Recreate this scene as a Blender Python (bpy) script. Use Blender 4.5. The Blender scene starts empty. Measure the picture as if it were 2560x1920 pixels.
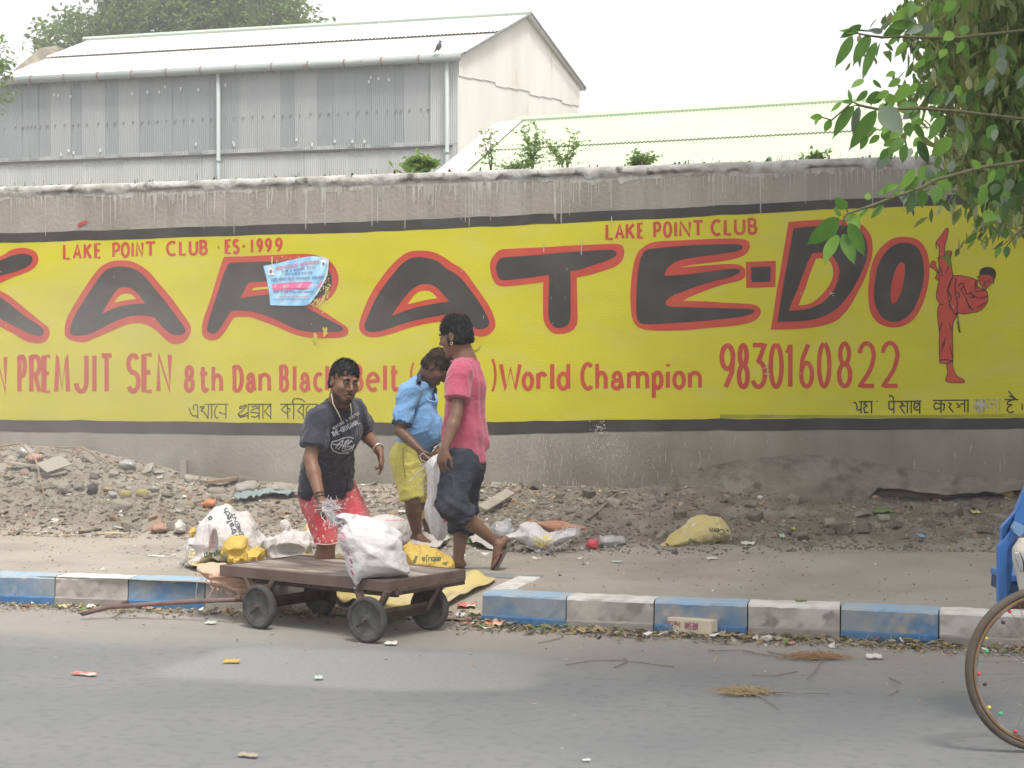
import bpy, bmesh, math, random
import numpy as np
from mathutils import Vector, Matrix
from mathutils.geometry import tessellate_polygon
from mathutils.bvhtree import BVHTree

scene = bpy.context.scene
COL = scene.collection
rng = np.random.default_rng(7)
random.seed(7)

# ---------------------------------------------------------------- camera, sky, sun, exposure
FPX, HC = 4200.0, 1.48                     # focal length in pixels of the 2560 px wide photo, eye height over the road
YAW = math.radians(15.64)
PITCH = math.atan(30.0 / FPX)
cam = bpy.data.cameras.new("camera")
cam.sensor_width = 36.0
cam.lens = FPX / 2560.0 * 36.0
cam.clip_start = 0.2
cam.clip_end = 2500.0
camo = bpy.data.objects.new("camera", cam)
COL.objects.link(camo)
camo.location = (0, 0, HC)
camo.rotation_euler = (math.pi / 2 - PITCH, 0, YAW)
scene.camera = camo

SUN_EL, SUN_AZ = math.radians(56), math.radians(118)   # azimuth counted from +X towards +Y ... see below
world = bpy.data.worlds.new("World")
scene.world = world
world.use_nodes = True
wn = world.node_tree.nodes
wl = world.node_tree.links
for n in list(wn):
    wn.remove(n)
sky = wn.new("ShaderNodeTexSky")
sky.sky_type = 'NISHITA'
sky.sun_disc = False
sky.sun_elevation = SUN_EL
sky.air_density = 0.7
sky.dust_density = 9.0
sky.ozone_density = 1.0
bg = wn.new("ShaderNodeBackground")
bg.inputs["Strength"].default_value = 0.15
wo = wn.new("ShaderNodeOutputWorld")
mixw = wn.new("ShaderNodeMix"); mixw.data_type = 'RGBA'     # thin bright overcast over the clear sky
mixw.inputs["Factor"].default_value = .82
mixw.inputs["B"].default_value = (3.45, 3.42, 3.36, 1)
wl.new(sky.outputs[0], mixw.inputs["A"])
wl.new(mixw.outputs["Result"], bg.inputs[0])
wl.new(bg.outputs[0], wo.inputs[0])

# direction towards the sun: from behind the camera, on its right
SUN_DIR = Vector((0.40, -0.45, 1.15)).normalized()
sky.sun_elevation = math.asin(SUN_DIR.z)
sky.sun_rotation = math.atan2(SUN_DIR.x, SUN_DIR.y)
sl = bpy.data.lights.new("sun", 'SUN')
sl.energy = 1.35
sl.angle = math.radians(14)
sl.color = (1.0, 0.95, 0.86)
so = bpy.data.objects.new("sun", sl)
COL.objects.link(so)
so.rotation_euler = SUN_DIR.to_track_quat('Z', 'Y').to_euler()
so.location = (5, -5, 30)

vs = scene.view_settings
vs.view_transform = 'Standard'
vs.look = 'None'
vs.gamma = 1.0
vs.use_curve_mapping = False
vs.exposure = 1.36
scene.cycles.max_bounces = 6
scene.cycles.diffuse_bounces = 4
scene.cycles.transparent_max_bounces = 8
scene.cycles.use_denoising = True

# ---------------------------------------------------------------- photo pixel -> place
CT, ST = math.cos(PITCH), math.sin(PITCH)
CYW, SYW = math.cos(YAW), math.sin(YAW)

def ray(px, py):
    """ray of a photo pixel in the frame (u right, v away, z up), scaled to v = 1"""
    xr, yr = (px - 1280.0) / FPX, -(py - 960.0) / FPX
    v = CT + yr * ST
    return xr / v, (yr * CT - ST) / v

def uv2w(u, v, z):
    return Vector((u * CYW - v * SYW, u * SYW + v * CYW, z))

def PD(px, py, d):
    u, z = ray(px, py)
    return uv2w(u * d, d, HC + z * d)

def PL(px, py, d):
    """same, in the camera-aligned frame (u, v, z)"""
    u, z = ray(px, py)
    return Vector((u * d, d, HC + z * d))

def PY(px, py, Y):
    u, z = ray(px, py)
    d = Y / (u * SYW + CYW)
    return uv2w(u * d, d, HC + z * d)

def PZ(px, py, Z):
    u, z = ray(px, py)
    return PD(px, py, (Z - HC) / z)

YK = 9.46        # kerb face
YW = 13.96       # street face of the compound wall
ZP = 0.18        # pavement height

# ---------------------------------------------------------------- mesh helpers
def mesh_obj(name, verts, faces, mat=None, parent=None, smooth=False, matidx=None):
    me = bpy.data.meshes.new(name)
    V = np.asarray(verts, np.float32).reshape(-1, 3)
    if isinstance(faces, np.ndarray):
        n, k = faces.shape
        me.vertices.add(len(V)); me.vertices.foreach_set("co", V.ravel())
        me.loops.add(n * k); me.loops.foreach_set("vertex_index", faces.astype(np.int32).ravel())
        me.polygons.add(n); me.polygons.foreach_set("loop_start", np.arange(0, n * k, k, dtype=np.int32))
        me.update(calc_edges=True)
    else:
        me.from_pydata(V.tolist(), [], [tuple(f) for f in faces])
    if mat is not None:
        for m in (mat if isinstance(mat, (list, tuple)) else [mat]):
            me.materials.append(m)
    if matidx is not None:
        me.polygons.foreach_set("material_index", np.asarray(matidx, np.int32))
    me.polygons.foreach_set("use_smooth", np.full(len(me.polygons), bool(smooth)))
    me.update()
    o = bpy.data.objects.new(name, me)
    COL.objects.link(o)
    if parent is not None:
        o.parent = parent
    return o

def empty(name, loc=(0, 0, 0), rz=0.0, parent=None):
    o = bpy.data.objects.new(name, None)
    o.empty_display_size = 0.1
    o.location = loc
    o.rotation_euler = (0, 0, rz)
    COL.objects.link(o)
    if parent is not None:
        o.parent = parent
    return o

def tag(o, label=None, cat=None, group=None, kind=None):
    if label: o["label"] = label
    if cat: o["category"] = cat
    if group: o["group"] = group
    if kind: o["kind"] = kind
    return o

class MB:
    """collects simple shapes into one mesh"""
    def __init__(self):
        self.v, self.f, self.m = [], [], []
    def add(self, vs_, fs_, mi=0):
        b = len(self.v)
        self.v.extend([tuple(v) for v in vs_])
        for f in fs_:
            self.f.append(tuple(b + i for i in f)); self.m.append(mi)
        return self
    def box(self, lo, hi, mi=0, M=None):
        x0, y0, z0 = lo; x1, y1, z1 = hi
        vs_ = [Vector(p) for p in ((x0,y0,z0),(x1,y0,z0),(x1,y1,z0),(x0,y1,z0),(x0,y0,z1),(x1,y0,z1),(x1,y1,z1),(x0,y1,z1))]
        if M is not None: vs_ = [M @ v for v in vs_]
        return self.add(vs_, [(0,3,2,1),(4,5,6,7),(0,1,5,4),(1,2,6,5),(2,3,7,6),(3,0,4,7)], mi)
    def tube(self, pts, r, n=8, mi=0, cap=True):
        pts = [Vector(p) for p in pts]
        rs = r if isinstance(r, (list, tuple)) else [r] * len(pts)
        rings = []
        prev = None
        for i, p in enumerate(pts):
            t = (pts[min(i+1, len(pts)-1)] - pts[max(i-1, 0)])
            if t.length < 1e-9: t = Vector((0,0,1))
            t.normalize()
            if prev is None:
                a = Vector((0,0,1)) if abs(t.z) < .9 else Vector((1,0,0))
                nrm = t.cross(a).normalized()
            else:
                nrm = (prev - t * prev.dot(t))
                nrm = nrm.normalized() if nrm.length > 1e-6 else t.orthogonal().normalized()
            prev = nrm
            bn = t.cross(nrm)
            rings.append([p + (nrm * math.cos(2*math.pi*k/n) + bn * math.sin(2*math.pi*k/n)) * rs[i] for k in range(n)])
        vs_ = [v for rg in rings for v in rg]
        fs_ = []
        for i in range(len(pts)-1):
            for k in range(n):
                a, b = i*n+k, i*n+(k+1)%n
                fs_.append((a, b, b+n, a+n))
        if cap:
            fs_.append(tuple(range(n-1, -1, -1)))
            fs_.append(tuple(range((len(pts)-1)*n, len(pts)*n)))
        return self.add(vs_, fs_, mi)
    def build(self, name, mat=None, parent=None, smooth=False):
        return mesh_obj(name, self.v, self.f, mat, parent, smooth, self.m if isinstance(mat, (list, tuple)) else None)

def bevel(o, w=0.01, seg=2):
    m = o.modifiers.new("b", 'BEVEL'); m.width = w; m.segments = seg; m.limit_method = 'ANGLE'
    return o

# value noise in numpy
_perm = rng.random((32, 32, 32)).astype(np.float32)
def vnoise(P, scale=1.0, off=0.0):
    Q = np.asarray(P, np.float32) * scale + off
    i = np.floor(Q).astype(np.int32); f = Q - i; f = f*f*(3-2*f)
    i &= 31; j = (i+1) & 31
    x0,y0,z0 = i[...,0],i[...,1],i[...,2]; x1,y1,z1 = j[...,0],j[...,1],j[...,2]
    fx,fy,fz = f[...,0],f[...,1],f[...,2]
    a = _perm[x0,y0,z0]*(1-fx)+_perm[x1,y0,z0]*fx
    b = _perm[x0,y1,z0]*(1-fx)+_perm[x1,y1,z0]*fx
    c = _perm[x0,y0,z1]*(1-fx)+_perm[x1,y0,z1]*fx
    d = _perm[x0,y1,z1]*(1-fx)+_perm[x1,y1,z1]*fx
    return ((a*(1-fy)+b*fy)*(1-fz)+(c*(1-fy)+d*fy)*fz)*2-1
def fbm(P, scale=1.0, octv=4, off=0.0):
    s, a, t = 0.0, 1.0, 0.0
    for k in range(octv):
        s = s + a*vnoise(P, scale*2**k, off+k*7.3); t += a; a *= .5
    return s/t

# surface nets: a closed mesh from a sampled field (negative inside)
def nets(f, org, h):
    ins = f < 0
    nx, ny, nz = f.shape
    cs = np.zeros((nx-1, ny-1, nz-1), np.int8)
    for a in (0,1):
        for b in (0,1):
            for c in (0,1):
                cs += ins[a:nx-1+a, b:ny-1+b, c:nz-1+c]
    act = np.argwhere((cs > 0) & (cs < 8))
    idx = -np.ones(cs.shape, np.int32)
    idx[act[:,0], act[:,1], act[:,2]] = np.arange(len(act))
    acc = np.zeros((len(act), 3), np.float32); cnt = np.zeros(len(act), np.float32)
    cor = [(a,b,c) for a in (0,1) for b in (0,1) for c in (0,1)]
    for p in cor:
        for ax in range(3):
            if p[ax] == 1: continue
            q = list(p); q[ax] = 1
            fp = f[act[:,0]+p[0], act[:,1]+p[1], act[:,2]+p[2]]
            fq = f[act[:,0]+q[0], act[:,1]+q[1], act[:,2]+q[2]]
            m = (fp < 0) != (fq < 0)
            t = np.where(m, fp/np.where(fp-fq == 0, 1, fp-fq), 0)
            pos = np.array(p, np.float32)[None].repeat(len(act), 0)
            pos[:, ax] += t
            acc += pos*m[:,None]; cnt += m
    V = (act + acc/np.maximum(cnt,1)[:,None])*h + np.asarray(org)
    faces = []
    for ax in range(3):
        o1, o2 = [(1,2),(2,0),(0,1)][ax]
        sl0 = [slice(1,-1)]*3; sl0[ax] = slice(0,-1)
        sl1 = list(sl0); sl1[ax] = slice(1,None)
        A = ins[tuple(sl0)]; B = ins[tuple(sl1)]
        e = np.argwhere(A != B)
        if len(e) == 0: continue
        e2 = e.copy()
        for k in range(3):
            if k != ax: e2[:,k] += 1
        s = A[e[:,0],e[:,1],e[:,2]]
        def g(d1, d2):
            c = e2.copy(); c[:,o1] += d1; c[:,o2] += d2
            return idx[c[:,0],c[:,1],c[:,2]]
        q = np.stack([g(-1,-1), g(0,-1), g(0,0), g(-1,0)], 1)
        q[~s] = q[~s][:, ::-1]
        faces.append(q)
    Fc = np.concatenate(faces)
    Fc = Fc[(Fc >= 0).all(1)]
    return V.astype(np.float32), Fc

def vert_normals(V, Fc):
    a = V[Fc[:,2]]-V[Fc[:,0]]; b = V[Fc[:,3]]-V[Fc[:,1]]
    n = np.cross(a, b)
    N = np.zeros_like(V)
    for k in range(4): np.add.at(N, Fc[:,k], n)
    return N/np.maximum(np.linalg.norm(N, axis=1, keepdims=True), 1e-9)

class Field:
    """smooth union of tapered capsules and ellipsoids on a grid"""
    def __init__(self, lo, hi, h):
        self.o = np.array(lo, np.float32); self.h = h
        self.n = np.ceil((np.array(hi)-np.array(lo))/h).astype(int)+1
        self.f = np.full(self.n, 1.0, np.float32)
    def _box(self, lo, hi):
        i0 = np.clip(np.floor((lo-self.o)/self.h).astype(int), 0, self.n-1)
        i1 = np.clip(np.ceil((hi-self.o)/self.h).astype(int)+1, 1, self.n)
        s = tuple(slice(a, b) for a, b in zip(i0, i1))
        g = np.stack(np.meshgrid(*[self.o[k]+self.h*np.arange(i0[k], i1[k], dtype=np.float32) for k in range(3)], indexing='ij'), -1)
        return s, g
    def _merge(self, s, d, k, op='u'):
        f = self.f[s]
        if op == 'u':
            if k > 0:
                h = np.clip(.5+.5*(f-d)/k, 0, 1); self.f[s] = f*(1-h)+d*h-k*h*(1-h)
            else: self.f[s] = np.minimum(f, d)
        else:
            if k > 0:
                h = np.clip(.5-.5*(f+d)/k, 0, 1); self.f[s] = f*(1-h)-d*h+k*h*(1-h)
            else: self.f[s] = np.maximum(f, -d)
    def cap(self, a, b, ra, rb=None, k=.02, flat=None, op='u'):
        rb = ra if rb is None else rb
        a = np.array(a, np.float32); b = np.array(b, np.float32)
        R = max(ra, rb)*(1 if flat is None else max(1, max(flat[1:])))+k+3*self.h
        s, g = self._box(np.minimum(a,b)-R, np.maximum(a,b)+R)
        ab = b-a; L2 = max(float(ab@ab), 1e-9)
        t = np.clip(((g-a)@ab)/L2, 0, 1)
        q = g-a-t[...,None]*ab
        if flat is not None:   # flat = (axis, scale_axis, scale_other): ellipse cross section
            ax = np.array(flat[0], np.float32); ax /= np.linalg.norm(ax)
            c = q@ax
            q = q - c[...,None]*ax
            d = np.sqrt((q**2).sum(-1)/flat[2]**2 + (c/flat[1])**2) - (ra*(1-t)+rb*t)
            d = d*min(flat[1], flat[2])
        else:
            d = np.sqrt((q**2).sum(-1)) - (ra*(1-t)+rb*t)
        self._merge(s, d, k, op); return self
    def ell(self, c, r, R=None, k=.02, op='u'):
        c = np.array(c, np.float32); r = np.array(r, np.float32)
        m = r.max()+k+3*self.h
        s, g = self._box(c-m, c+m)
        q = g-c
        if R is not None: q = q@np.array(R, np.float32)      # columns of R are the local axes
        k0 = np.sqrt(((q/r)**2).sum(-1)); k1 = np.sqrt(((q/r**2)**2).sum(-1))
        d = k0*(k0-1)/np.maximum(k1, 1e-6)
        self._merge(s, d, k, op); return self
    def cut(self, p, n, k=0.0):
        """remove the side the normal points to"""
        p = np.array(p, np.float32); n = np.array(n, np.float32); n /= np.linalg.norm(n)
        g = self.grid()
        self.f = np.maximum(self.f, (g-p)@n); return self
    def grid(self):
        return np.stack(np.meshgrid(*[self.o[k]+self.h*np.arange(self.n[k], dtype=np.float32) for k in range(3)], indexing='ij'), -1)
    def mesh(self, name, mat, parent=None, disp=None, smooth=1, tint=None):
        V, Fc = nets(self.f, self.o, self.h)
        for _ in range(smooth):
            S = np.zeros_like(V); C = np.zeros(len(V), np.float32)
            for a, b in ((0,1),(1,2),(2,3),(3,0)):
                np.add.at(S, Fc[:,a], V[Fc[:,b]]); np.add.at(C, Fc[:,a], 1)
                np.add.at(S, Fc[:,b], V[Fc[:,a]]); np.add.at(C, Fc[:,b], 1)
            V = V*.5 + .5*S/np.maximum(C,1)[:,None]
        if disp is not None:
            V = V + vert_normals(V, Fc)*disp(V)[:,None]
        return mesh_obj(name, V, Fc, mat, parent, True)

def catmull(pts, n=6, closed=True, corner=55):
    """smooth a hand-traced outline, keeping sharp corners"""
    P = [Vector((p[0], p[1])) for p in pts]; N = len(P); out = []
    def sharp(i):
        if not closed and i in (0, N-1): return True
        a, b = P[i]-P[(i-1)%N], P[(i+1)%N]-P[i]
        if a.length < 1e-6 or b.length < 1e-6: return True
        return math.degrees(a.angle(b)) > corner
    for i in range(N if closed else N-1):
        p1, p2 = P[i], P[(i+1)%N]
        t1 = (p2-P[(i-1)%N])/2 if not sharp(i) else (p2-p1)*.9
        t2 = (P[(i+2)%N]-p1)/2 if not sharp((i+1)%N) else (p2-p1)*.9
        L = (p2-p1).length
        if t1.length > 1.3*L: t1 = t1.normalized()*L*1.3
        if t2.length > 1.3*L: t2 = t2.normalized()*L*1.3
        for k in range(n):
            t = k/n; h = t*t*(3-2*t)
            out.append(p1*(2*t**3-3*t**2+1)+t1*(t**3-2*t**2+t)+p2*(-2*t**3+3*t**2)+t2*(t**3-t**2))
    if not closed: out.append(P[-1])
    return out

def copy_tree(o, parent=None):
    c = o.copy(); COL.objects.link(c); c.parent = parent
    for ch in o.children: copy_tree(ch, c)
    return c

# ---------------------------------------------------------------- materials
def mat(name, col, rough=.8, col2=None, nscale=3.0, lo=.35, hi=.65, detail=4, col3=None, n3=12.0, lo3=.6, hi3=.7,
        bump=0.0, bscale=40.0, bdist=.006, spec=.3, metal=0.0, stretch=None, trans=0.0, sheen=0.0, coord="Object"):
    m = bpy.data.materials.new(name); m.use_nodes = True
    nt = m.node_tree; N = nt.nodes; L = nt.links
    b = N["Principled BSDF"]
    b.inputs["Roughness"].default_value = rough
    b.inputs["Metallic"].default_value = metal
    b.inputs["Specular IOR Level"].default_value = spec
    b.inputs["Base Color"].default_value = (*col, 1)
    if sheen: b.inputs["Sheen Weight"].default_value = sheen
    tc = N.new("ShaderNodeTexCoord"); mp = N.new("ShaderNodeMapping")
    L.new(tc.outputs[coord], mp.inputs[0])
    if stretch: mp.inputs["Scale"].default_value = stretch
    cur = None
    def layer(c0, c1, sc, l, h_, det):
        nz = N.new("ShaderNodeTexNoise"); nz.inputs["Scale"].default_value = sc; nz.inputs["Detail"].default_value = det
        L.new(mp.outputs[0], nz.inputs["Vector"])
        mr = N.new("ShaderNodeMapRange"); mr.inputs["From Min"].default_value = l; mr.inputs["From Max"].default_value = h_
        L.new(nz.outputs["Fac"], mr.inputs["Value"])
        mx = N.new("ShaderNodeMix"); mx.data_type = 'RGBA'
        L.new(mr.outputs[0], mx.inputs["Factor"])
        if isinstance(c0, tuple): mx.inputs["A"].default_value = (*c0, 1)
        else: L.new(c0, mx.inputs["A"])
        mx.inputs["B"].default_value = (*c1, 1)
        return mx.outputs["Result"]
    if col2 is not None:
        cur = layer(col, col2, nscale, lo, hi, detail)
    if col3 is not None:
        cur = layer(cur if cur is not None else col, col3, n3, lo3, hi3, detail)
    if cur is not None: L.new(cur, b.inputs["Base Color"])
    if bump:
        nz = N.new("ShaderNodeTexNoise"); nz.inputs["Scale"].default_value = bscale; nz.inputs["Detail"].default_value = 5
        L.new(mp.outputs[0], nz.inputs["Vector"])
        bp = N.new("ShaderNodeBump"); bp.inputs["Strength"].default_value = bump; bp.inputs["Distance"].default_value = bdist
        L.new(nz.outputs["Fac"], bp.inputs["Height"]); L.new(bp.outputs[0], b.inputs["Normal"])
    if trans:
        out = N["Material Output"]; tr = N.new("ShaderNodeBsdfTranslucent"); ms = N.new("ShaderNodeMixShader")
        ms.inputs[0].default_value = trans
        if cur is not None: L.new(cur, tr.inputs[0])
        else: tr.inputs[0].default_value = (*col, 1)
        L.new(b.outputs[0], ms.inputs[1]); L.new(tr.outputs[0], ms.inputs[2]); L.new(ms.outputs[0], out.inputs[0])
    return m
# ================================================================ compound wall and its painted mural
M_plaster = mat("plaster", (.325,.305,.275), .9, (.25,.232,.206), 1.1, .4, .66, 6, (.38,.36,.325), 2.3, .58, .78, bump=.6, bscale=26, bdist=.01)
M_coping = mat("whitewashed_mortar", (.47,.47,.46), .9, (.33,.32,.305), 6, .42, .60, 6, (.14,.13,.12), 8, .58, .68, bump=1.0, bscale=22, bdist=.015)
M_drip = mat("whitewash", (.43,.42,.40), .85, (.345,.325,.295), 5, .4, .6)
# damp and splash dirt towards the ground; the darkening also grows towards the right
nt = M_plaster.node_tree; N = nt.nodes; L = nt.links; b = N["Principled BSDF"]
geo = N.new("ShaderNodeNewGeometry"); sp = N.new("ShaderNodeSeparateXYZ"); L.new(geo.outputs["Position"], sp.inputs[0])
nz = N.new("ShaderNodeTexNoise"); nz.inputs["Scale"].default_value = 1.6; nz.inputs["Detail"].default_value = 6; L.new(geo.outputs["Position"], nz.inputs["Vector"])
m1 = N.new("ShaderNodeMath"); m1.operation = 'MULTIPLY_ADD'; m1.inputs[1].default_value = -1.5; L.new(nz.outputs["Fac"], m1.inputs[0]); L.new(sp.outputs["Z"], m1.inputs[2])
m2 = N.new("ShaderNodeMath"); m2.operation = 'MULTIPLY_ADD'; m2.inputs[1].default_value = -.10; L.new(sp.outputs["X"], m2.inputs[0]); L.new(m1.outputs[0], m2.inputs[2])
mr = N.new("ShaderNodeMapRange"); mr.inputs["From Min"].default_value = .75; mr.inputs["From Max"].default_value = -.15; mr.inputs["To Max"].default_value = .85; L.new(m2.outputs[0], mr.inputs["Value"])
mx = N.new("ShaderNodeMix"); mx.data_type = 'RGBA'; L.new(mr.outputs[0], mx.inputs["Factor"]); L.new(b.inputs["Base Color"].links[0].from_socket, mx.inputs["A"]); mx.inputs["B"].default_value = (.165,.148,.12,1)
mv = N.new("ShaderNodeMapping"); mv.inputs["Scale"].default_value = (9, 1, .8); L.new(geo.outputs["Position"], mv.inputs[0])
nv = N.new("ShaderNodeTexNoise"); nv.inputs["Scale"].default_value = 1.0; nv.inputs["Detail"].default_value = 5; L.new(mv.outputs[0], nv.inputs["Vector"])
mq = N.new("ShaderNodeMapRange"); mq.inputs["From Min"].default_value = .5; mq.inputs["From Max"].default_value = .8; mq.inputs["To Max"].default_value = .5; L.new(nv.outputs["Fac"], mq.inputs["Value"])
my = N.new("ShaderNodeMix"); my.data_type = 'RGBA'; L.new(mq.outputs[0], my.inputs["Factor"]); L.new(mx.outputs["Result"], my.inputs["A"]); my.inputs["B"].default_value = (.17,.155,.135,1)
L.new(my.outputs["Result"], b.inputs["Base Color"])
M_yellow = mat("yellow_paint", (.525,.49,.036), .75, (.47,.435,.032), 1.3, .4, .7, 6, (.50,.46,.13), 2.2, .50, .95, bump=.35, bscale=30, stretch=(1,1,2.6))
M_red = mat("red_paint", (.46,.070,.050), .7, (.52,.10,.05), 5, .5, .8, 4, (.42,.05,.04), 2, .5, .8, bump=.25, bscale=30)
M_black = mat("black_paint", (.050,.048,.048), .8, (.068,.066,.063), 3, .4, .7, 5, (.11,.105,.095), 2.0, .55, .95, bump=.25, bscale=30)
M_blackl = mat("black_lettering", (.045,.04,.035), .8)
M_olive = mat("olive_overpaint", (.27,.27,.035), .8, (.36,.34,.04), 5)
M_scuff = mat("scuff", (.48,.46,.42), .85, (.38,.36,.32), 20)
M_scuffy = mat("faded_paint", (.60,.55,.22), .85, (.56,.50,.10), 9)

XL, XR = -12.5, 8.5
wall = empty("compound_wall", (0, YW, 0))
tag(wall, "long plastered compound wall carrying the yellow and black painted mural", "wall")
def wpt(px, py, off=0.0):
    p = PY(px, py, YW - off)
    return Vector((p.x, p.y - YW, p.z))
ZT = 3.14
def ztop(x):   # height of the wall top along x, from two sightings
    a = PY(0, 478, YW); b = PY(2270, 402, YW)
    return a.z + (b.z - a.z) * (x - a.x) / (b.x - a.x)
# body
nx, nz = 160, 24
vs_, fs_ = [], []
for i in range(nx + 1):
    x = XL + (XR - XL) * i / nx
    zt = ztop(x) - .03
    for j in range(nz + 1):
        z = -.3 + (zt + .3) * j / nz
        vs_.append((x, 0, z))
    vs_.append((x, .25, zt)); vs_.append((x, .25, -.3))
S = nz + 3
for i in range(nx):
    for j in range(S - 1):
        a = i * S + j
        fs_.append((a, a + S, a + S + 1, a + 1))
fs_.append(tuple(range(S))); fs_.append(tuple(nx * S + j for j in range(S - 1, -1, -1)))
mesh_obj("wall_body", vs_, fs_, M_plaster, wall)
# rough whitewashed mortar coping, a lumpy bead along the top
nx, nc = 900, 14
vs_, fs_ = [], []
X = np.linspace(XL, XR, nx + 1)
Pn = np.stack([X, X*0, X*0], -1)
lump = fbm(Pn, 3.0, 3); lip = fbm(Pn, 9, 3, 4.0)
for i in range(nx + 1):
    zt = ztop(X[i]) + .006 * lump[i]
    low = -.040 - .035 * lip[i]
    prof = [(-.003, low - .012), (-.010, low + .004), (-.016, -.030), (-.018, .000), (-.012, .024), (.004, .036), (.05, .045), (.12, .05), (.2, .045), (.255, .03), (.275, .0), (.27, -.03), (.252, -.05)]
    for k, (y, z) in enumerate(prof):
        n = fbm(np.array([[X[i], y, z]]), 14, 3)[0] if k < 9 else 0
        vs_.append((X[i], y - .006 * n, zt + z + .006 * n))
S = 13
for i in range(nx):
    for k in range(S - 1):
        a = i * S + k
        fs_.append((a, a + S, a + S + 1, a + 1))
mesh_obj("coping", vs_, fs_, M_coping, wall, True)
# whitewash drips under the coping
mb = MB(); r = random.Random(3)
x = XL
dens = lambda x: .5 + .5 * math.sin(x * 1.7) * math.sin(x * .63 + 1) + .25 * math.sin(x * 5.1)
for _ in range(1500):
    x = r.uniform(XL, XR)
    if r.random() > .25 + .75 * max(0, dens(x)): continue
    L_ = r.uniform(.02, .12) + (r.random() ** 3) * .30
    w = r.uniform(.0025, .006)
    z0 = ztop(x) - r.uniform(.04, .08)
    off = -.0035 - r.random() * .0012
    lean = r.uniform(-.012, .012) if r.random() < .12 else 0
    zs = [z0, z0 - L_ * .3, z0 - L_ * .92, z0 - L_]
    ws = [w * 2.2, w, w * .8, w * .3]
    pts = []
    for z_, w_, t in zip(zs, ws, (0, .3, .92, 1)):
        pts += [(x - w_ + lean * t, off, z_), (x + w_ + lean * t, off, z_)]
    mb.add(pts, [(0, 1, 3, 2), (2, 3, 5, 4), (4, 5, 7, 6)])
tag(mb.build("paint_drips", M_drip, wall), kind="stuff")
# smear of whitewash under the coping
V, Fs = [], []; X_ = np.arange(XL, XR, .012)
a1 = fbm(np.stack([X_, X_*0, X_*0], -1), 2.2, 3); a2 = fbm(np.stack([X_, X_*0+3, X_*0], -1), 16, 3)
for i, x in enumerate(X_):
    V += [(x, -.0025, ztop(x)-.03), (x, -.0025, ztop(x)-.075-.035*a1[i]-.05*max(0, a2[i]))]
Fs = [(2*i, 2*i+1, 2*i+3, 2*i+2) for i in range(len(X_)-1)]
mesh_obj("whitewash_smear", V, Fs, mat("thin_whitewash", (.44,.43,.42), .85, (.29,.275,.25), 10, .42, .6, 6, stretch=(1.6,1,.5)), wall)
# broken glass and nails set in the coping
MG = [mat("green_glass", (.03,.12,.06), .15, spec=.6), mat("brown_glass", (.10,.035,.015), .15, spec=.6), mat("clear_glass", (.28,.31,.30), .15, spec=.6), mat("nail_iron", (.12,.10,.09), .6)]
mb = MB(); r = random.Random(5)
for _ in range(520):
    x = r.uniform(XL, XR); y = r.uniform(0, .2); zt = ztop(x) + .03
    if r.random() < .42:
        h_ = r.uniform(.03, .075); w = .0022; lx = r.uniform(-.02, .02)
        mb.add([(x-w,y,zt),(x+w,y,zt),(x+w+lx,y,zt+h_),(x-w+lx,y,zt+h_),(x,y+w*2,zt),(x+lx,y+w*2,zt+h_)], [(0,1,2,3),(1,4,5,2),(4,0,3,5)], 3)
    else:
        s = r.uniform(.008, .024); h_ = r.uniform(.018, .05); a = r.uniform(0, 3.1)
        dx, dy = math.cos(a) * s, math.sin(a) * s
        tx = r.uniform(-.6, .6)
        mb.add([(x-dx,y-dy,zt-.01),(x+dx,y+dy,zt-.01),(x+dx*.7,y+dy,zt+h_*r.uniform(.4,1)),(x+dx*tx,y,zt+h_),(x-dx,y-dy,zt+h_*r.uniform(.2,.8)),
                (x-dy*.25,y+dx*.25+.006,zt-.01),(x+dx*tx,y+.006,zt+h_*.95)], [(0,1,2,3,4),(1,5,6,2),(5,0,4,3,6)], r.choice([0,0,1,2,2]))
tag(mb.build("glass_shards", MG, wall), kind="stuff")

# ---- painting helpers
def crop(ox, oy, s):
    return lambda p: (ox + p[0] / s, oy + p[1] / s)
C1, C2, C3 = crop(0, 480, 2.458), crop(800, 480, 2.458), crop(1660, 480, 2.458)
mural = empty("mural", (0, 0, 0), parent=wall)
def paint(name, cr, pts, layer, m, smooth=True, parent=mural, n=6):
    pts = [cr(p) for p in pts]
    loop = catmull(pts, n) if smooth else [Vector(p) for p in pts]
    V = [wpt(p[0], p[1], .002 + .0015 * layer) for p in loop]
    tri = tessellate_polygon([V])
    return mesh_obj(name, V, [tuple(t) for t in tri], m, parent)
_bo = [0]
def brush(mbx, pts, w, layer, smooth=True, wr=.0, ends=1.0):
    """a brush stroke of pixel width w along photo points"""
    P = catmull(pts, 5, False, 60) if smooth and len(pts) > 2 else [Vector(p) for p in pts]
    n = len(P)
    for i in range(n):
        pass
    L_, R_ = [], []
    for i, p in enumerate(P):
        t = (P[min(i+1, n-1)] - P[max(i-1, 0)])
        if t.length < 1e-6: t = Vector((1, 0))
        t.normalize(); nn = Vector((-t.y, t.x))
        ww = w / 2 * (1 + wr * math.sin(i * 1.3 + p.x)) * (ends if i in (0, n-1) else 1)
        # mitre at sharp joints
        if 0 < i < n-1:
            a = (P[i]-P[i-1]).normalized(); b = (P[i+1]-P[i]).normalized()
            c = max(.80, math.sqrt(max(0, (1 + a.dot(b)) / 2))); ww /= c
        L_.append(p + nn * ww); R_.append(p - nn * ww)
    _bo[0] = (_bo[0] + 1) % 7
    of = [.002 + .0015 * layer + _bo[0] * .00013 + .000012 * i for i in range(n)]
    V = [wpt(p.x, p.y, o_) for p, o_ in zip(L_, of)] + [wpt(p.x, p.y, o_) for p, o_ in zip(R_, of)]
    mbx.add(V, [(i, i + 1, n + i + 1, n + i) for i in range(n - 1)])

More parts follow.
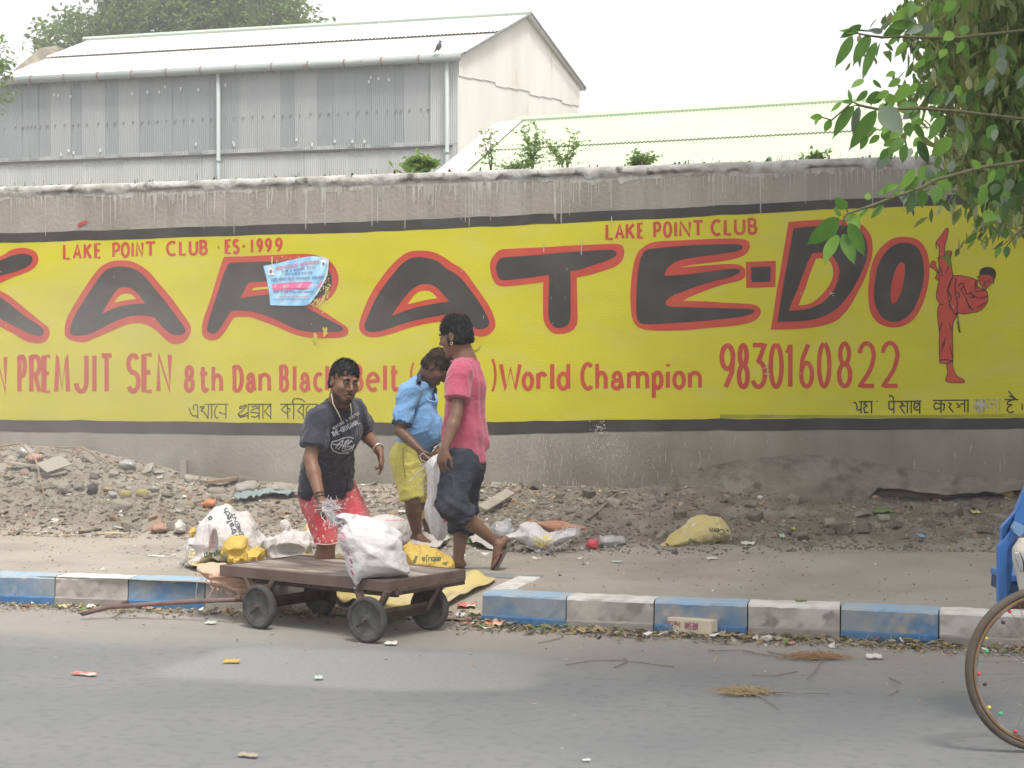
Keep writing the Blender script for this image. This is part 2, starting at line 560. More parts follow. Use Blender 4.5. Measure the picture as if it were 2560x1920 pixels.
# yellow field and the dark bands
def strip(name, top, bot, layer, m, wob=0.0, seed=0):
    """band between two traced edges given in photo pixels, run on past both sides of the picture"""
    def ev(E, x):
        for (x0, y0), (x1, y1) in zip(E, E[1:]):
            if x <= x1 or (x1, y1) == E[-1]:
                return y0 + (y1 - y0) * (x - x0) / (x1 - x0)
    V, Fs = [], []; xs = np.arange(-600, 4300, 12.0)
    n1 = fbm(np.stack([xs, xs*0+seed, xs*0], -1), .02, 3)*wob
    n2 = fbm(np.stack([xs, xs*0+seed+5, xs*0], -1), .02, 3)*wob
    for i, x in enumerate(xs):
        V += [wpt(x, ev(top, x) + n1[i], .002 + .0015 * layer), wpt(x, ev(bot, x) + n2[i], .002 + .0015 * layer)]
    Fs = [(2*i, 2*i+1, 2*i+3, 2*i+2) for i in range(len(xs) - 1)]
    return mesh_obj(name, V, Fs, m, mural)
UT = [(0, 583), (244, 576), (325, 573), (690, 561), (900, 554), (1207, 542), (1700, 519), (2090, 499), (2560, 478)]
UB = [(0, 606), (366, 596), (610, 587), (900, 580), (1410, 557), (1660, 545), (2067, 523), (2560, 505)]
LT = [(0, 1050), (285, 1053), (752, 1059), (1210, 1056), (1660, 1049), (2107, 1047), (2560, 1046)]
LB = [(0, 1078), (407, 1084), (752, 1089), (1210, 1087), (1410, 1082), (1660, 1077), (2107, 1075), (2560, 1072)]
strip("yellow_field", UB, LT, 0, M_yellow)
strip("black_band", UT, [(x, y + 1) for x, y in UB], 1, M_black, 2.2, 1)
strip("black_band", [(x, y - 1) for x, y in LT], LB, 1, M_black, 2.2, 9)
paint("olive_band", crop(0, 0, 1), [(1800,1036),(2000,1037),(2200,1038),(2380,1037),(2560,1034),(2760,1030),(2760,1042),(2560,1043),(2300,1045),(1800,1046)], .5, M_olive, False)

def letter(name, cr, outer, inner, holes=(), ys=(), rn=6):
    o = paint(name, cr, outer, 1, M_red)
    paint("letter_fill", cr, inner, 2, M_black)
    for h_ in holes: paint("letter_counter", cr, h_, 3, M_red)
    for h_ in ys: paint("letter_counter", cr, h_, 4, M_yellow)
letter("letter_k", C1,
 [(-560,400),(-520,385),(-440,385),(-400,400),(-390,440),(-395,520),(-300,470),(-150,425),(0,395),(60,360),(110,345),(165,345),(215,365),(235,400),(230,440),(200,475),(150,500),(80,525),(0,562),(-40,583),(0,605),(60,640),(160,720),(250,795),(295,830),(305,865),(295,900),(265,925),(215,930),(150,912),(80,870),(0,828),(-120,760),(-250,690),(-395,660),(-420,800),(-450,890),(-500,920),(-570,900),(-600,840),(-590,700),(-580,520)],
 [(-540,430),(-500,420),(-440,425),(-430,480),(-430,570),(-300,510),(-150,465),(0,420),(60,395),(120,380),(165,382),(195,395),(200,420),(180,450),(120,480),(60,500),(0,515),(-100,565),(-110,580),(-60,605),(0,645),(50,680),(150,760),(240,820),(270,850),(265,875),(235,885),(180,868),(100,830),(0,778),(-120,710),(-260,640),(-430,610),(-450,740),(-480,850),(-510,880),(-555,865),(-560,800),(-550,600)])
letter("letter_a", C1,
 [(740,420),(800,425),(860,450),(915,490),(960,540),(1010,600),(1060,660),(1110,730),(1145,780),(1170,820),(1172,860),(1150,905),(1110,930),(1060,932),(1020,910),(985,875),(950,845),(900,815),(850,805),(790,812),(730,835),(660,865),(590,895),(530,920),(480,922),(425,905),(400,880),(398,830),(410,780),(440,720),(475,660),(520,590),(560,530),(600,480),(640,445),(690,425)],
 [(740,458),(790,462),(840,480),(885,515),(920,555),(960,605),(1010,665),(1055,725),(1100,785),(1135,835),(1140,860),(1120,875),(1080,878),(1040,865),(1005,835),(975,800),(950,772),(905,762),(850,758),(790,765),(730,785),(670,812),(610,845),(555,870),(500,882),(450,880),(430,860),(435,820),(455,770),(485,715),(525,650),(565,590),(605,530),(645,485),(690,463)],
 [[(750,585),(800,590),(840,620),(870,655),(893,685),(830,688),(760,698),(700,715),(630,748),(650,705),(685,650),(715,605)]],
 [[(770,625),(805,630),(830,650),(838,657),(790,663),(740,672),(703,682),(715,660),(740,635)]])
letter("letter_r", C1,
 [(1375,400),(1400,397),(1500,395),(1650,388),(1780,382),(1880,380),(1950,390),(2010,415),(2050,450),(2075,500),(2080,550),(2065,600),(2035,645),(1990,675),(1930,698),(1960,715),(2020,755),(2080,795),(2125,825),(2142,850),(2135,880),(2100,893),(2030,898),(1930,897),(1870,890),(1800,872),(1740,845),(1680,820),(1600,790),(1540,770),(1480,768),(1440,772),(1415,805),(1385,855),(1350,895),(1310,912),(1270,905),(1245,880),(1240,840),(1250,780),(1275,710),(1305,620),(1335,520),(1360,440)],
 [(1410,438),(1470,432),(1600,428),(1750,425),(1870,420),(1930,428),(1985,450),(2025,490),(2040,540),(2030,590),(1995,630),(1950,655),(1900,680),(1850,698),(1890,715),(1930,735),(2000,775),(2060,805),(2105,830),(2110,845),(2085,858),(2000,860),(1900,858),(1830,845),(1760,815),(1700,785),(1620,755),(1550,735),(1480,728),(1425,732),(1400,765),(1370,810),(1340,855),(1310,870),(1280,862),(1272,840),(1285,780),(1310,700),(1340,610),(1365,530),(1390,470)],
 [[(1530,560),(1600,552),(1700,545),(1830,540),(1850,575),(1830,612),(1760,622),(1600,635),(1475,652),(1500,610)]],
 [[(1560,590),(1650,582),(1760,577),(1800,585),(1760,592),(1650,595),(1548,605)]])
letter("letter_a", C2,
 [(575,362),(640,360),(700,370),(760,400),(820,440),(865,467),(900,500),(950,570),(1000,640),(1045,710),(1070,770),(1078,815),(1065,850),(1030,880),(980,890),(940,878),(905,852),(880,800),(845,782),(740,797),(640,812),(550,835),(470,862),(400,882),(340,893),(290,888),(255,865),(240,830),(245,790),(265,730),(300,650),(340,580),(390,510),(430,460),(480,410),(530,375)],
 [(575,403),(620,400),(680,410),(730,430),(770,465),(830,500),(880,545),(930,610),(980,680),(1020,750),(1040,795),(1035,820),(1010,838),(975,842),(940,830),(910,800),(880,760),(850,740),(780,752),(700,765),(600,785),(500,812),(420,840),(350,858),(300,858),(275,840),(275,810),(295,760),(330,680),(370,610),(420,540),(460,490),(500,445),(540,415)],
 [[(620,570),(680,570),(725,595),(760,635),(795,672),(740,680),(660,695),(560,718),(440,762),(470,715),(515,655),(565,600)]],
 [[(615,612),(660,608),(690,620),(715,645),(725,652),(660,662),(590,678),(538,690),(560,660),(585,630)]])
letter("letter_t", C2,
 [(1140,350),(1250,345),(1400,338),(1550,328),(1700,322),(1800,318),(1850,325),(1868,350),(1868,390),(1850,430),(1810,460),(1740,485),(1660,508),(1578,527),(1580,600),(1582,700),(1583,790),(1570,830),(1540,858),(1490,872),(1440,870),(1410,850),(1385,815),(1372,770),(1370,680),(1370,600),(1372,555),(1290,565),(1200,575),(1130,580),(1085,568),(1060,530),(1045,470),(1050,420),(1080,375),(1110,355)],
 [(1140,400),(1250,393),(1400,380),(1550,368),(1700,358),(1790,355),(1820,368),(1822,385),(1800,405),(1740,430),(1660,455),(1600,475),(1538,487),(1540,560),(1540,660),(1540,760),(1530,805),(1500,830),(1460,835),(1430,820),(1410,790),(1403,740),(1405,650),(1408,560),(1408,507),(1330,520),(1250,530),(1170,540),(1115,540),(1092,515),(1082,470),(1090,430),(1110,408)])
letter("letter_e", C3,
 [(98,297),(250,290),(400,285),(470,288),(515,300),(528,330),(520,360),(490,390),(430,412),(340,428),(240,440),(150,452),(105,463),(200,455),(300,447),(400,442),(460,447),(495,470),(500,500),(490,530),(450,550),(380,565),(300,590),(220,620),(150,650),(118,668),(250,672),(380,680),(480,685),(550,692),(585,710),(595,735),(585,765),(550,795),(490,812),(400,825),(280,835),(150,848),(0,853),(-90,850),(-150,835),(-185,800),(-200,750),(-207,650),(-203,560),(-190,460),(-165,380),(-134,345),(-94,318),(-34,303)],
 [(-104,355),(0,340),(150,328),(300,322),(400,320),(460,322),(483,335),(480,350),(440,365),(350,380),(250,393),(150,408),(80,425),(40,450),(15,480),(3,515),(60,512),(150,505),(250,492),(350,478),(430,472),(465,475),(470,490),(440,510),(380,530),(300,550),(200,580),(100,618),(40,645),(8,675),(20,697),(60,705),(150,708),(280,712),(420,715),(520,718),(555,725),(552,740),(520,755),(450,770),(350,782),(200,795),(60,805),(-60,812),(-130,810),(-160,790),(-170,740),(-170,640),(-165,540),(-155,450),(-135,385)])
letter("hyphen", C3, [(502,430),(687,422),(685,585),(505,590)], [(535,462),(655,457),(655,550),(535,555)])
letter("letter_d", C3,
 [(765,183),(880,175),(990,168),(1080,170),(1160,180),(1215,200),(1250,235),(1275,280),(1282,340),(1278,400),(1260,460),(1230,540),(1190,620),(1150,690),(1110,745),(1060,790),(1000,815),(920,832),(820,842),(655,847),(670,760),(690,620),(715,480),(740,330)],
 [(797,222),(900,212),(1000,205),(1100,205),(1180,217),(1220,250),(1245,310),(1250,370),(1240,430),(1210,500),(1175,570),(1130,640),(1080,700),(1020,745),(950,775),(860,792),(697,798),(712,700),(735,560),(760,420),(780,310)],
 [[(912,378),(980,372),(1030,390),(1060,430),(1078,480),(1070,530),(1050,590),(1015,640),(970,680),(920,705),(860,722),(768,730),(790,670),(820,600),(850,520),(880,440)]],
 [[(935,410),(985,410),(1020,430),(1038,475),(1035,530),(1010,580),(970,630),(920,672),(880,690),(828,697),(845,650),(870,590),(895,510)]])
letter("letter_o", C3,
 [(1475,275),(1540,285),(1590,320),(1620,380),(1630,450),(1628,540),(1610,630),(1585,700),(1545,770),(1490,815),(1430,832),(1370,828),(1310,800),(1270,740),(1255,650),(1258,560),(1275,450),(1310,370),(1360,315),(1415,282)],
 [(1475,312),(1530,322),(1570,360),(1590,420),(1597,490),(1590,570),(1565,650),(1535,720),(1490,770),(1440,795),(1390,795),(1340,770),(1305,710),(1290,640),(1295,560),(1310,470),(1340,400),(1385,345),(1430,320)],
 [[(1465,430),(1480,445),(1480,500),(1470,560),(1455,620),(1430,670),(1410,687),(1395,670),(1392,620),(1400,560),(1415,500),(1440,445)]])

# ---- hand lettering: strokes in a unit box, x 0..1 right, y 0..1 up
def arc(cx, cy, rx, ry, a0, a1, n=10):
    return [(cx + rx * math.cos(math.radians(a0 + (a1-a0)*k/n)), cy + ry * math.sin(math.radians(a0 + (a1-a0)*k/n))) for k in range(n + 1)]
GL = {
 'L': [[(0,1),(0,0),(1,0)]], 'A': [[(0,0),(.5,1),(1,0)],[(.2,.33),(.8,.33)]],
 'K': [[(0,1),(0,0)],[(1,1),(.05,.45)],[(.25,.58),(1,0)]],
 'E': [[(1,1),(0,1),(0,0),(1,0)],[(0,.52),(.85,.52)]],
 'P': [[(0,0),(0,1),(.6,1)]+arc(.55,.73,.45,.27,90,-90)[1:]+[(0,.46)]],
 'R': [[(0,0),(0,1),(.6,1)]+arc(.55,.75,.45,.25,90,-90)[1:]+[(0,.5)],[(.45,.5),(1,0)]],
 'O': [arc(.5,.5,.5,.5,90,450,18)], '0': [arc(.5,.5,.5,.5,90,450,18)],
 'I': [[(.5,1),(.5,0)]], 'N': [[(0,0),(0,1),(1,0),(1,1)]], 'T': [[(0,1),(1,1)],[(.5,1),(.5,0)]],
 'C': [arc(.62,.5,.62,.5,52,308,14)], 'U': [[(0,1),(0,.35)]+arc(.5,.32,.5,.32,180,360)+[(1,1)]],
 'B': [[(0,0),(0,1),(.5,1)]+arc(.5,.76,.38,.24,90,-90)[1:]+[(0,.52)],[(.5,.52)]+arc(.5,.26,.5,.26,90,-90)[1:]+[(0,0)]],
 'S': [arc(.5,.76,.46,.24,30,270)[0:]+arc(.5,.26,.5,.26,90,-150)[0:]],
 'M': [[(0,0),(.12,1),(.5,.1),(.88,1),(1,0)]], 'J': [[(1,1),(1,.3)]+arc(.5,.28,.5,.28,0,-170)],
 'D': [[(0,0),(0,1),(.4,1)]+arc(.4,.5,.6,.5,90,-90)[1:]+[(0,0)]],
 'W': [[(0,1),(.25,0),(.5,.85),(.75,0),(1,1)]], 'F': [[(1,1),(0,1),(0,0)],[(0,.52),(.8,.52)]],
 'G': [arc(.6,.5,.6,.5,50,330,14)+[(1,.45),(.6,.45)]], 'H': [[(0,0),(0,1)],[(1,0),(1,1)],[(0,.5),(1,.5)]],
 'Y': [[(0,1),(.5,.45),(1,1)],[(.5,.45),(.5,0)]], 'V': [[(0,1),(.5,0),(1,1)]],
 '1': [[(.12,.80),(.62,.965)],[(.68,1),(.68,0)]], '9': [arc(.5,.72,.46,.28,0,360,16),[(.96,.72),(.85,.35),(.35,0)]],
 '6': [arc(.5,.28,.46,.28,180,540,16),[(.04,.28),(.15,.65),(.65,1)]],
 '8': [arc(.5,.76,.38,.24,-90,270,16),arc(.5,.26,.48,.26,90,450,16)],
 '3': [[(0,1),(.95,1),(.45,.6)]+arc(.45,.3,.52,.3,80,-150)],
 '2': [arc(.5,.72,.48,.28,170,-20,10)+[(.7,.35),(.05,0),(1,0)]], '-': [[(0,.5),(1,.5)]],
 '4': [[(.75,0),(.75,1),(0,.3),(1,.3)]], '5': [[(.9,1),(.1,1),(.08,.55)]+arc(.45,.3,.5,.3,100,-150)],
 'a': [[(.1,.62)]+arc(.5,.62,.38,.38,150,0)+[(1,0)],[(.9,.55)]+arc(.45,.25,.42,.26,70,300)+[(.9,.25)]],
 'c': [arc(.62,.5,.62,.5,55,305,12)], 'e': [[(.05,.5),(.98,.56)]+arc(.5,.5,.5,.5,10,310,12)],
 'o': [arc(.5,.5,.5,.5,90,450,16)], 'n': [[(0,0),(0,1)],[(0,.65)]+arc(.5,.62,.5,.36,170,0)+[(1,0)]],
 'm': [[(0,0),(0,1)],[(0,.7)]+arc(.25,.66,.25,.32,170,0)+[(.5,0)],[(.5,.66)]+arc(.75,.66,.25,.32,170,0)+[(1,0)]],
 'r': [[(0,0),(0,1)],[(0,.6)]+arc(.5,.6,.5,.38,160,30)],
 'l': [[(.5,1),(.5,0)]], 't': [[(.4,1),(.4,.25)]+arc(.72,.22,.32,.22,180,330),[(0,.72),(1,.72)]],
 'h': [[(0,0),(0,1)],[(0,.4)]+arc(.5,.38,.5,.26,170,0)+[(1,0)]], 'k': [[(0,0),(0,1)],[(.9,.62),(.05,.28)],[(.3,.38),(1,0)]],
 'd': [[(1,0),(1,1)],arc(.48,.31,.48,.31,0,360,14)], 'p': [[(0,-.65),(0,1)],arc(.5,.5,.5,.5,0,360,14)],
 'i': [[(.5,.66),(.5,0)],[(.5,.98),(.5,.88)]], '(': [arc(1.1,.5,.9,.5,115,245)], ')': [arc(-.1,.5,.9,.5,65,-65)],
 'u': [[(0,1),(0,.35)]+arc(.5,.32,.5,.32,180,360)+[(1,1)]], 'j': [[(.6,1),(.6,-.3),(.1,-.45)]], 'q': [arc(.5,.5,.5,.5,0,360,14),[(1,1),(1,-.5)]],
 's': [arc(.5,.76,.4,.24,30,270)+arc(.5,.26,.45,.26,90,-150)], 'y': [[(0,1),(.5,.1)],[(1,1),(.3,-.5)]], 'b': [[(0,1),(0,0)],arc(.5,.31,.5,.31,0,360,14)],
 'x': [[(0,0),(1,1)],[(0,1),(1,0)]], 'w': [[(0,1),(.25,0),(.5,.8),(.75,0),(1,1)]], '&': [[(1,0),(.2,.75),(.5,1),(.75,.75),(.1,.3),(.4,0),(1,.4)]],
 '.': [[(.4,.02),(.6,.02)]], '/': [[(0,0),(1,1)]],
}
def lettering(cr, items, base, top, w, m, layer=1, inset=.45):
    """items: (char, x0, x1[, y scale]) in crop pixels; base/top: two points giving each guide line"""
    def ln(E, x): return E[0][1] + (E[1][1]-E[0][1]) * (x-E[0][0]) / (E[1][0]-E[0][0])
    for it in items:
        ch, x0, x1 = it[:3]; hs = it[3] if len(it) > 3 else 1.0
        xm = (x0+x1)/2; yb, yt = ln(base, xm), ln(top, xm)
        yt = yb + (yt-yb)*hs
        yb_, yt_ = yb - w*inset, yt + w*inset
        a, b = x0 + w*inset, x1 - w*inset
        if ch in 'Il1i' and b - a < w: a, b = xm - .5, xm + .5
        mb = MB()
        for st in GL[ch]:
            pts = [cr((a + (b-a)*sx, yb_ + (yt_-yb_)*sy)) for sx, sy in st]
            sm = len(st) > 5
            s_ = cr((1,0))[0]-cr((0,0))[0]
            brush(mb, pts, w*s_*random.uniform(.93,1.07), layer, sm, .03)
        nm = "letter" if ch.isalpha() else ("digit" if ch.isdigit() else "mark")
        mb.build(nm, m, mural)
lettering(C1, [('L',387,437),('A',447,503),('K',513,565),('E',580,625),('P',690,738),('O',742,798),('I',806,824),('N',833,883),('T',888,962),('C',1020,1085),('L',1100,1150),('U',1160,1217),('B',1225,1277),('-',1330,1355),('E',1383,1425),('S',1428,1472),('-',1482,1514),('1',1535,1562),('9',1575,1617),('9',1626,1672),('9',1688,1738)],
          [(387,418),(1738,372)], [(387,318),(1738,280)], 17, M_red)
lettering(C3, [('L',-359,-307),('A',-302,-242),('K',-236,-178),('E',-164,-122),('P',-66,-17),('O',-6,50),('I',62,82),('N',92,166),('T',172,247),('C',287,352),('L',368,420),('U',430,500),('B',515,573)],
          [(-359,297),(573,261)], [(-359,195),(573,157)], 18, M_red)
lettering(C1, [('N',-32,45),('P',107,165),('R',180,255),('E',258,320),('M',333,430),('J',455,543),('I',566,594),('T',612,698),('S',775,862),('E',872,944),('N',962,1055)],
          [(0,1240),(1055,1235)], [(0,1002),(1055,987)], 27, M_red)
lettering(C1, [('8',1130,1196),('t',1218,1285),('h',1300,1370),('D',1430,1497),('a',1510,1572,.72),('n',1588,1665,.72),('B',1717,1777),('l',1797,1823),('a',1840,1907,.72),('c',1925,1988,.72),('k',2000,2060),
               ('B',2166,2232),('e',2249,2336,.72),('l',2354,2378),('t',2391,2452)],
          [(1130,1232),(2540,1226)], [(1130,1065),(2540,1055)], 24, M_red)
lettering(C1, [('(',2515,2556,1.12)], [(1130,1236),(2540,1230)], [(1130,1065),(2540,1055)], 11, M_red)
lettering(C2, [(')',1040,1092,1.2)], [(1100,1240),(2346,1225)], [(1100,1048),(2346,1042)], 15, M_red)
lettering(C2, [('W',1100,1240),('o',1240,1315,.68),('r',1330,1400,.68),('l',1413,1441),('d',1455,1537),('C',1600,1680),('h',1692,1767),('a',1785,1867,.68),('m',1887,2022,.68),('p',2040,2110,.68),('i',2124,2152),('o',2166,2247,.68),('n',2262,2346,.68)],
          [(1100,1223),(2346,1213)], [(1100,1048),(2346,1042)], 25, M_red)
lettering(C3, [('9',340,440),('8',447,527),('3',533,635),('0',643,735),('1',740,800),('6',827,925),('0',940,1028),('8',1062,1158),('2',1187,1303),('2',1330,1448)],
          [(340,1212),(1448,1203)], [(340,932),(1448,914)], 28, M_red)
# Bengali line
B1 = crop(440, 960, 4.809)
def glyphs(name, cr, strokes, w, m, layer=1):
    mb = MB(); s_ = cr((1,0))[0]-cr((0,0))[0]
    for st in strokes: brush(mb, [cr(p) for p in st], w*s_, layer, len(st) > 2, .04)
    return mb.build(name, m, mural)
glyphs("word", B1, [[(158,285),(170,330),(200,380),(250,382),(262,415)],[(205,300),(210,262),(235,245),(258,262),(262,330),(262,415)],[(205,300),(220,310)],
 [(300,262),(290,275),(310,285),(330,262),(338,285),(300,318),(345,350),(385,420)],[(395,245),(388,330),(385,420)],[(345,245),(440,243)],[(430,245),(430,418)],[(385,243),(628,243)],
 [(500,262),(475,290),(465,340),(475,400),(500,412)],[(600,245),(600,420)],[(515,350),(530,335),(548,352),(600,365)],[(500,410),(508,400)]], 12.5, M_blackl)
glyphs("word", B1, [[(795,262),(770,270),(765,300),(790,290),(830,250),(848,262),(800,320),(770,340),(745,360),(790,380),(865,345)],[(868,245),(868,425)],[(860,243),(1155,243)],[(745,360),(770,400),(865,380)],
 [(905,262),(930,275),(960,262),(990,290),(915,310),(900,340),(960,345),(1000,350)],[(1000,245),(1000,428)],[(905,385),(940,400),(1000,375)],[(1045,245),(1045,422)],[(1135,245),(1065,330),(1135,400)],[(1138,245),(1138,425)]], 12.5, M_blackl)
glyphs("word", B1, [[(1252,243),(1700,243)],[(1330,245),(1265,310),(1345,365)],[(1338,245),(1345,425)],[(1340,290),(1372,300),(1362,340)],[(1412,425),(1415,245),(1395,215),(1420,180),(1470,175),(1520,190),(1548,215)],
 [(1530,245),(1462,320),(1530,380)],[(1532,245),(1530,425)],[(1468,400),(1482,408)],[(1600,262),(1570,290),(1565,350),(1580,400)],[(1700,245),(1640,320),(1700,380)],[(1702,245),(1702,425)]], 12.5, M_blackl)
H1 = crop(2100, 960, 4.809)
glyphs("word", H1, [[(160,222),(185,225),(205,270),(200,300),(225,318),(250,300)],[(255,215),(252,355)],[(225,212),(395,210)],[(318,215),(285,240),(330,262),(285,285),(300,345),(345,340)],[(378,212),(380,355)],[(440,208),(455,210)]], 16, M_blackl)
glyphs("word", H1, [[(640,210),(640,165),(615,135),(595,140),(600,160)],[(590,215),(590,290),(620,310),(645,290)],[(648,205),(648,355)],[(580,212),(980,205)],[(725,222),(760,240),(735,262),(720,270),(745,310),(780,360)],[(735,262),(790,265)],[(810,208),(810,352)],[(858,208),(855,355)],[(960,205),(958,360)],[(955,235),(900,225),(888,280),(910,315),(955,310)],[(905,290),(950,240)]], 16, M_blackl)
glyphs("word", H1, [[(1118,198),(1550,193)],[(1215,200),(1213,352)],[(1210,245),(1150,225),(1128,270),(1150,305),(1210,285)],[(1215,235),(1255,240),(1250,300),(1235,318)],[(1300,225),(1340,240),(1310,275),(1365,342)],[(1400,225),(1425,255),(1445,270),(1400,285)],[(1440,240),(1500,240)],[(1498,198),(1498,340)],[(1540,195),(1538,345)]], 16, M_blackl)
glyphs("word", H1, [[(1600,190),(1935,188)],[(1640,195),(1640,270),(1620,290),(1650,300),(1665,270)],[(1650,245),(1730,245)],[(1732,190),(1730,345)],[(1785,225),(1830,240),(1820,270),(1790,262)],[(1830,240),(1880,240)],[(1878,190),(1878,345)],[(1918,190),(1918,345)]], 13, mat("worn_lettering", (.22,.21,.17), .9, (.5,.48,.3), 30))
glyphs("word", H1, [[(1980,188),(2145,188)],[(2025,85),(2070,140),(2120,190)],[(2030,145),(2075,160),(2105,185)],[(2075,190),(2020,215),(2010,240),(2070,250),(2020,280),(2010,320),(2050,345),(2090,325)],[(2190,235),(2190,310)]], 16, M_blackl)

# painted high-kick figure
K = crop(2280, 540, 2.964)
fig = MB()
def fpoly(pts, layer=1, m=M_red, nm="figure_paint", ow=4.6, outline=True):
    paint(nm, K, pts, layer, m)
    if outline:
        mb = MB(); brush(mb, [K(p) for p in pts + pts[:1]], ow/2.964*1.0, layer + .6, True, .15)
        mb.build("figure_outline", M_blackl, mural)
fpoly([(252,90),(268,90),(270,105),(262,150),(248,200),(242,260),(245,305),(200,305),(202,270),(200,230),(180,205),(180,190),(200,165),(225,130)], 1)
fpoly([(130,378),(140,345),(158,332),(175,345),(178,375),(198,415),(196,430),(160,390)], 1)
fpoly([(182,440),(190,415),(200,430),(200,482),(170,462)], 1)
fpoly([(305,440),(350,440),(400,448),(450,462),(485,478),(480,520),(540,548),(555,560),(563,605),(558,640),(530,680),(490,708),(440,716),(400,726),(360,724),(335,715),(318,735),(300,700),(275,640),(265,560),(290,480)], 1)
fpoly([(192,305),(215,315),(250,312),(280,295),(290,262),(285,330),(290,370),(303,440),(290,480),(268,548),(292,605),(275,650),(320,735),(335,722),(330,745),(305,790),(300,850),(300,920),(303,1000),(303,1075),(250,1066),(205,1070),(202,1000),(203,900),(200,830),(190,760),(192,680),(205,650),(185,620),(180,585),(190,520),(200,480),(200,420),(198,360)], 2)
fpoly([(250,262),(270,256),(294,264),(290,290),(260,308),(244,300)], 2)
fpoly([(205,1068),(250,1062),(303,1072),(300,1080),(255,1092),(215,1090),(203,1084)], 2)
fpoly([(250,1092),(298,1078),(305,1130),(330,1180),(370,1205),(390,1222),(385,1235),(330,1235),(265,1230),(250,1210),(262,1170),(262,1130)], 2)
fpoly([(500,440),(560,430),(606,440),(605,480),(590,490),(570,520),(540,545),(515,520),(500,490)], 2.2, outline=True)
fpoly([(500,440),(500,415),(515,390),(550,378),(590,382),(618,405),(622,440),(612,465),(600,480),(598,455),(570,440),(530,435)], 3, M_blackl, "figure_hair", outline=False)
mb = MB()
for st in [[(325,460),(318,560),(335,640),(335,700),(345,790),(357,865),(345,840),(338,780)],[(325,560),(350,570),(350,600),(325,608)],[(305,440),(262,552),(290,605),(275,655),(325,735)],
           [(345,520),(360,500),(382,500),(385,525),(405,580),(425,575),(445,560)],[(385,525),(362,540),(400,610),(415,650),(455,700)],[(470,480),(465,555),(490,558),(545,548)],[(485,480),(482,540)],[(445,580),(500,610),(560,590)],
           [(430,560),(460,605),(420,600)],[(400,610),(430,690)],[(480,680),(545,640)],[(275,370),(250,420)],[(208,380),(228,445)],[(285,480),(262,560)],[(200,650),(235,660)],[(222,790),(205,850)],[(242,935),(215,1005)],[(275,790),(292,850)],
           [(250,900),(225,960)],[(280,960),(298,1040)],[(512,462),(535,455)],[(555,478),(580,470)],[(515,475),(530,475)],[(560,490),(578,486)],[(540,480),(535,502),(550,500)],[(525,515),(550,518)],[(500,445),(485,450),(495,485)],[(600,485),(608,495),(590,505)],[(176,205),(182,245)]]:
    brush(mb, [K(p) for p in st], 2.0, 4, True, .2)
mb.build("figure_lines", M_blackl, mural)

# scuffs, splashes of whitewash and old paste on the painted wall
mb = MB(); r = random.Random(11)
_bl = [0]
def blot(cx, cy, rx, ry, layer, n=9, rr=r):
    P = [(cx + rx*math.cos(2*math.pi*k/n)*rr.uniform(.55,1.1), cy + ry*math.sin(2*math.pi*k/n)*rr.uniform(.55,1.1)) for k in range(n)]
    _bl[0] += 1
    V = [wpt(x, y, .002 + .0015*layer + (_bl[0] % 97)*.00001) for x, y in P]
    mb.add(V, [tuple(range(n))])
for (cx, cy, rx, ry, c, s) in [(1500,1068,24,18,34,3),(1500,1082,30,10,30,2.6),(1520,1112,60,30,70,2.6),(1500,1145,90,24,60,2.2),(2455,1012,30,12,34,6),(2450,1030,7,14,6,5),(1920,917,9,5,10,3),(1917,935,10,5,10,3),(2000,934,6,4,4,3),(2078,733,9,7,12,4)]:
    for _ in range(c):
        a, q = r.uniform(0, 6.28), abs(r.gauss(0, .5))
        blot(cx + rx*q*math.cos(a), cy + ry*q*math.sin(a), r.uniform(.6, s), r.uniform(.6, s*.8), 6)
for _ in range(110):   # short paint ticks and splashes over all of it
    x, y = r.uniform(0, 2560), r.uniform(600, 1045); blot(x, y, r.uniform(.5, 1.3), r.uniform(.8, 4.5), 5.6)
for _ in range(260):   # pale splashes under the band
    x = r.choice([r.gauss(1330, 90), r.gauss(1080, 60), r.uniform(0, 2560), r.gauss(1550,120)]); y = r.uniform(1088, 1215); l = r.uniform(4, 26); d = r.uniform(-.35, .35)*l
    V = [wpt(x, y, .004), wpt(x + 1.4, y, .004), wpt(x + 1.0 + d, y + l, .004), wpt(x + d, y + l, .004)]
    mb.add(V, [(0,1,2,3)])
for (x, y) in [(1453,612),(1529,555),(1359,620)]:
    V = [wpt(x-1, y-14, .012), wpt(x+1.2, y-14, .012), wpt(x+1.6, y+28 if x == 1453 else y+10, .012), wpt(x-.6, y+22 if x == 1453 else y+10, .012)]
    mb.add(V, [(0,1,2,3)])
tag(mb.build("scuffs", M_scuff, mural), kind="stuff")
mb = MB()
for _ in range(60): blot(r.gauss(815,9), r.gauss(735,20), r.uniform(.8,3), r.uniform(.8,3.5), 6)
for _ in range(50): blot(r.gauss(790,16), r.gauss(756,5), r.uniform(.8,3.4), r.uniform(.8,2.5), 6)
for _ in range(60): blot(r.choice([680, r.uniform(690, 760)]), r.gauss(650,5), r.uniform(.8,2.4), r.uniform(.8,2.4), 6)
tag(mb.build("torn_paste", M_scuffy, mural), kind="stuff")
mb = MB()
for (x, y, w, h_) in [(790,845,4,14),(812,830,4,10),(1190,860,9,10)]:
    for _ in range(14): blot(r.gauss(x, w*.5), r.gauss(y, h_*.5), w*.7, h_*.6, 5.9)
mb.build("paint_smudge", mat("ochre_smudge", (.50,.42,.035), .8), mural)
mb = MB(); brush(mb, [(194,565),(205,558),(218,553)], 7, 6, True, .3, .3); mb.build("red_smudge", M_red, wall)

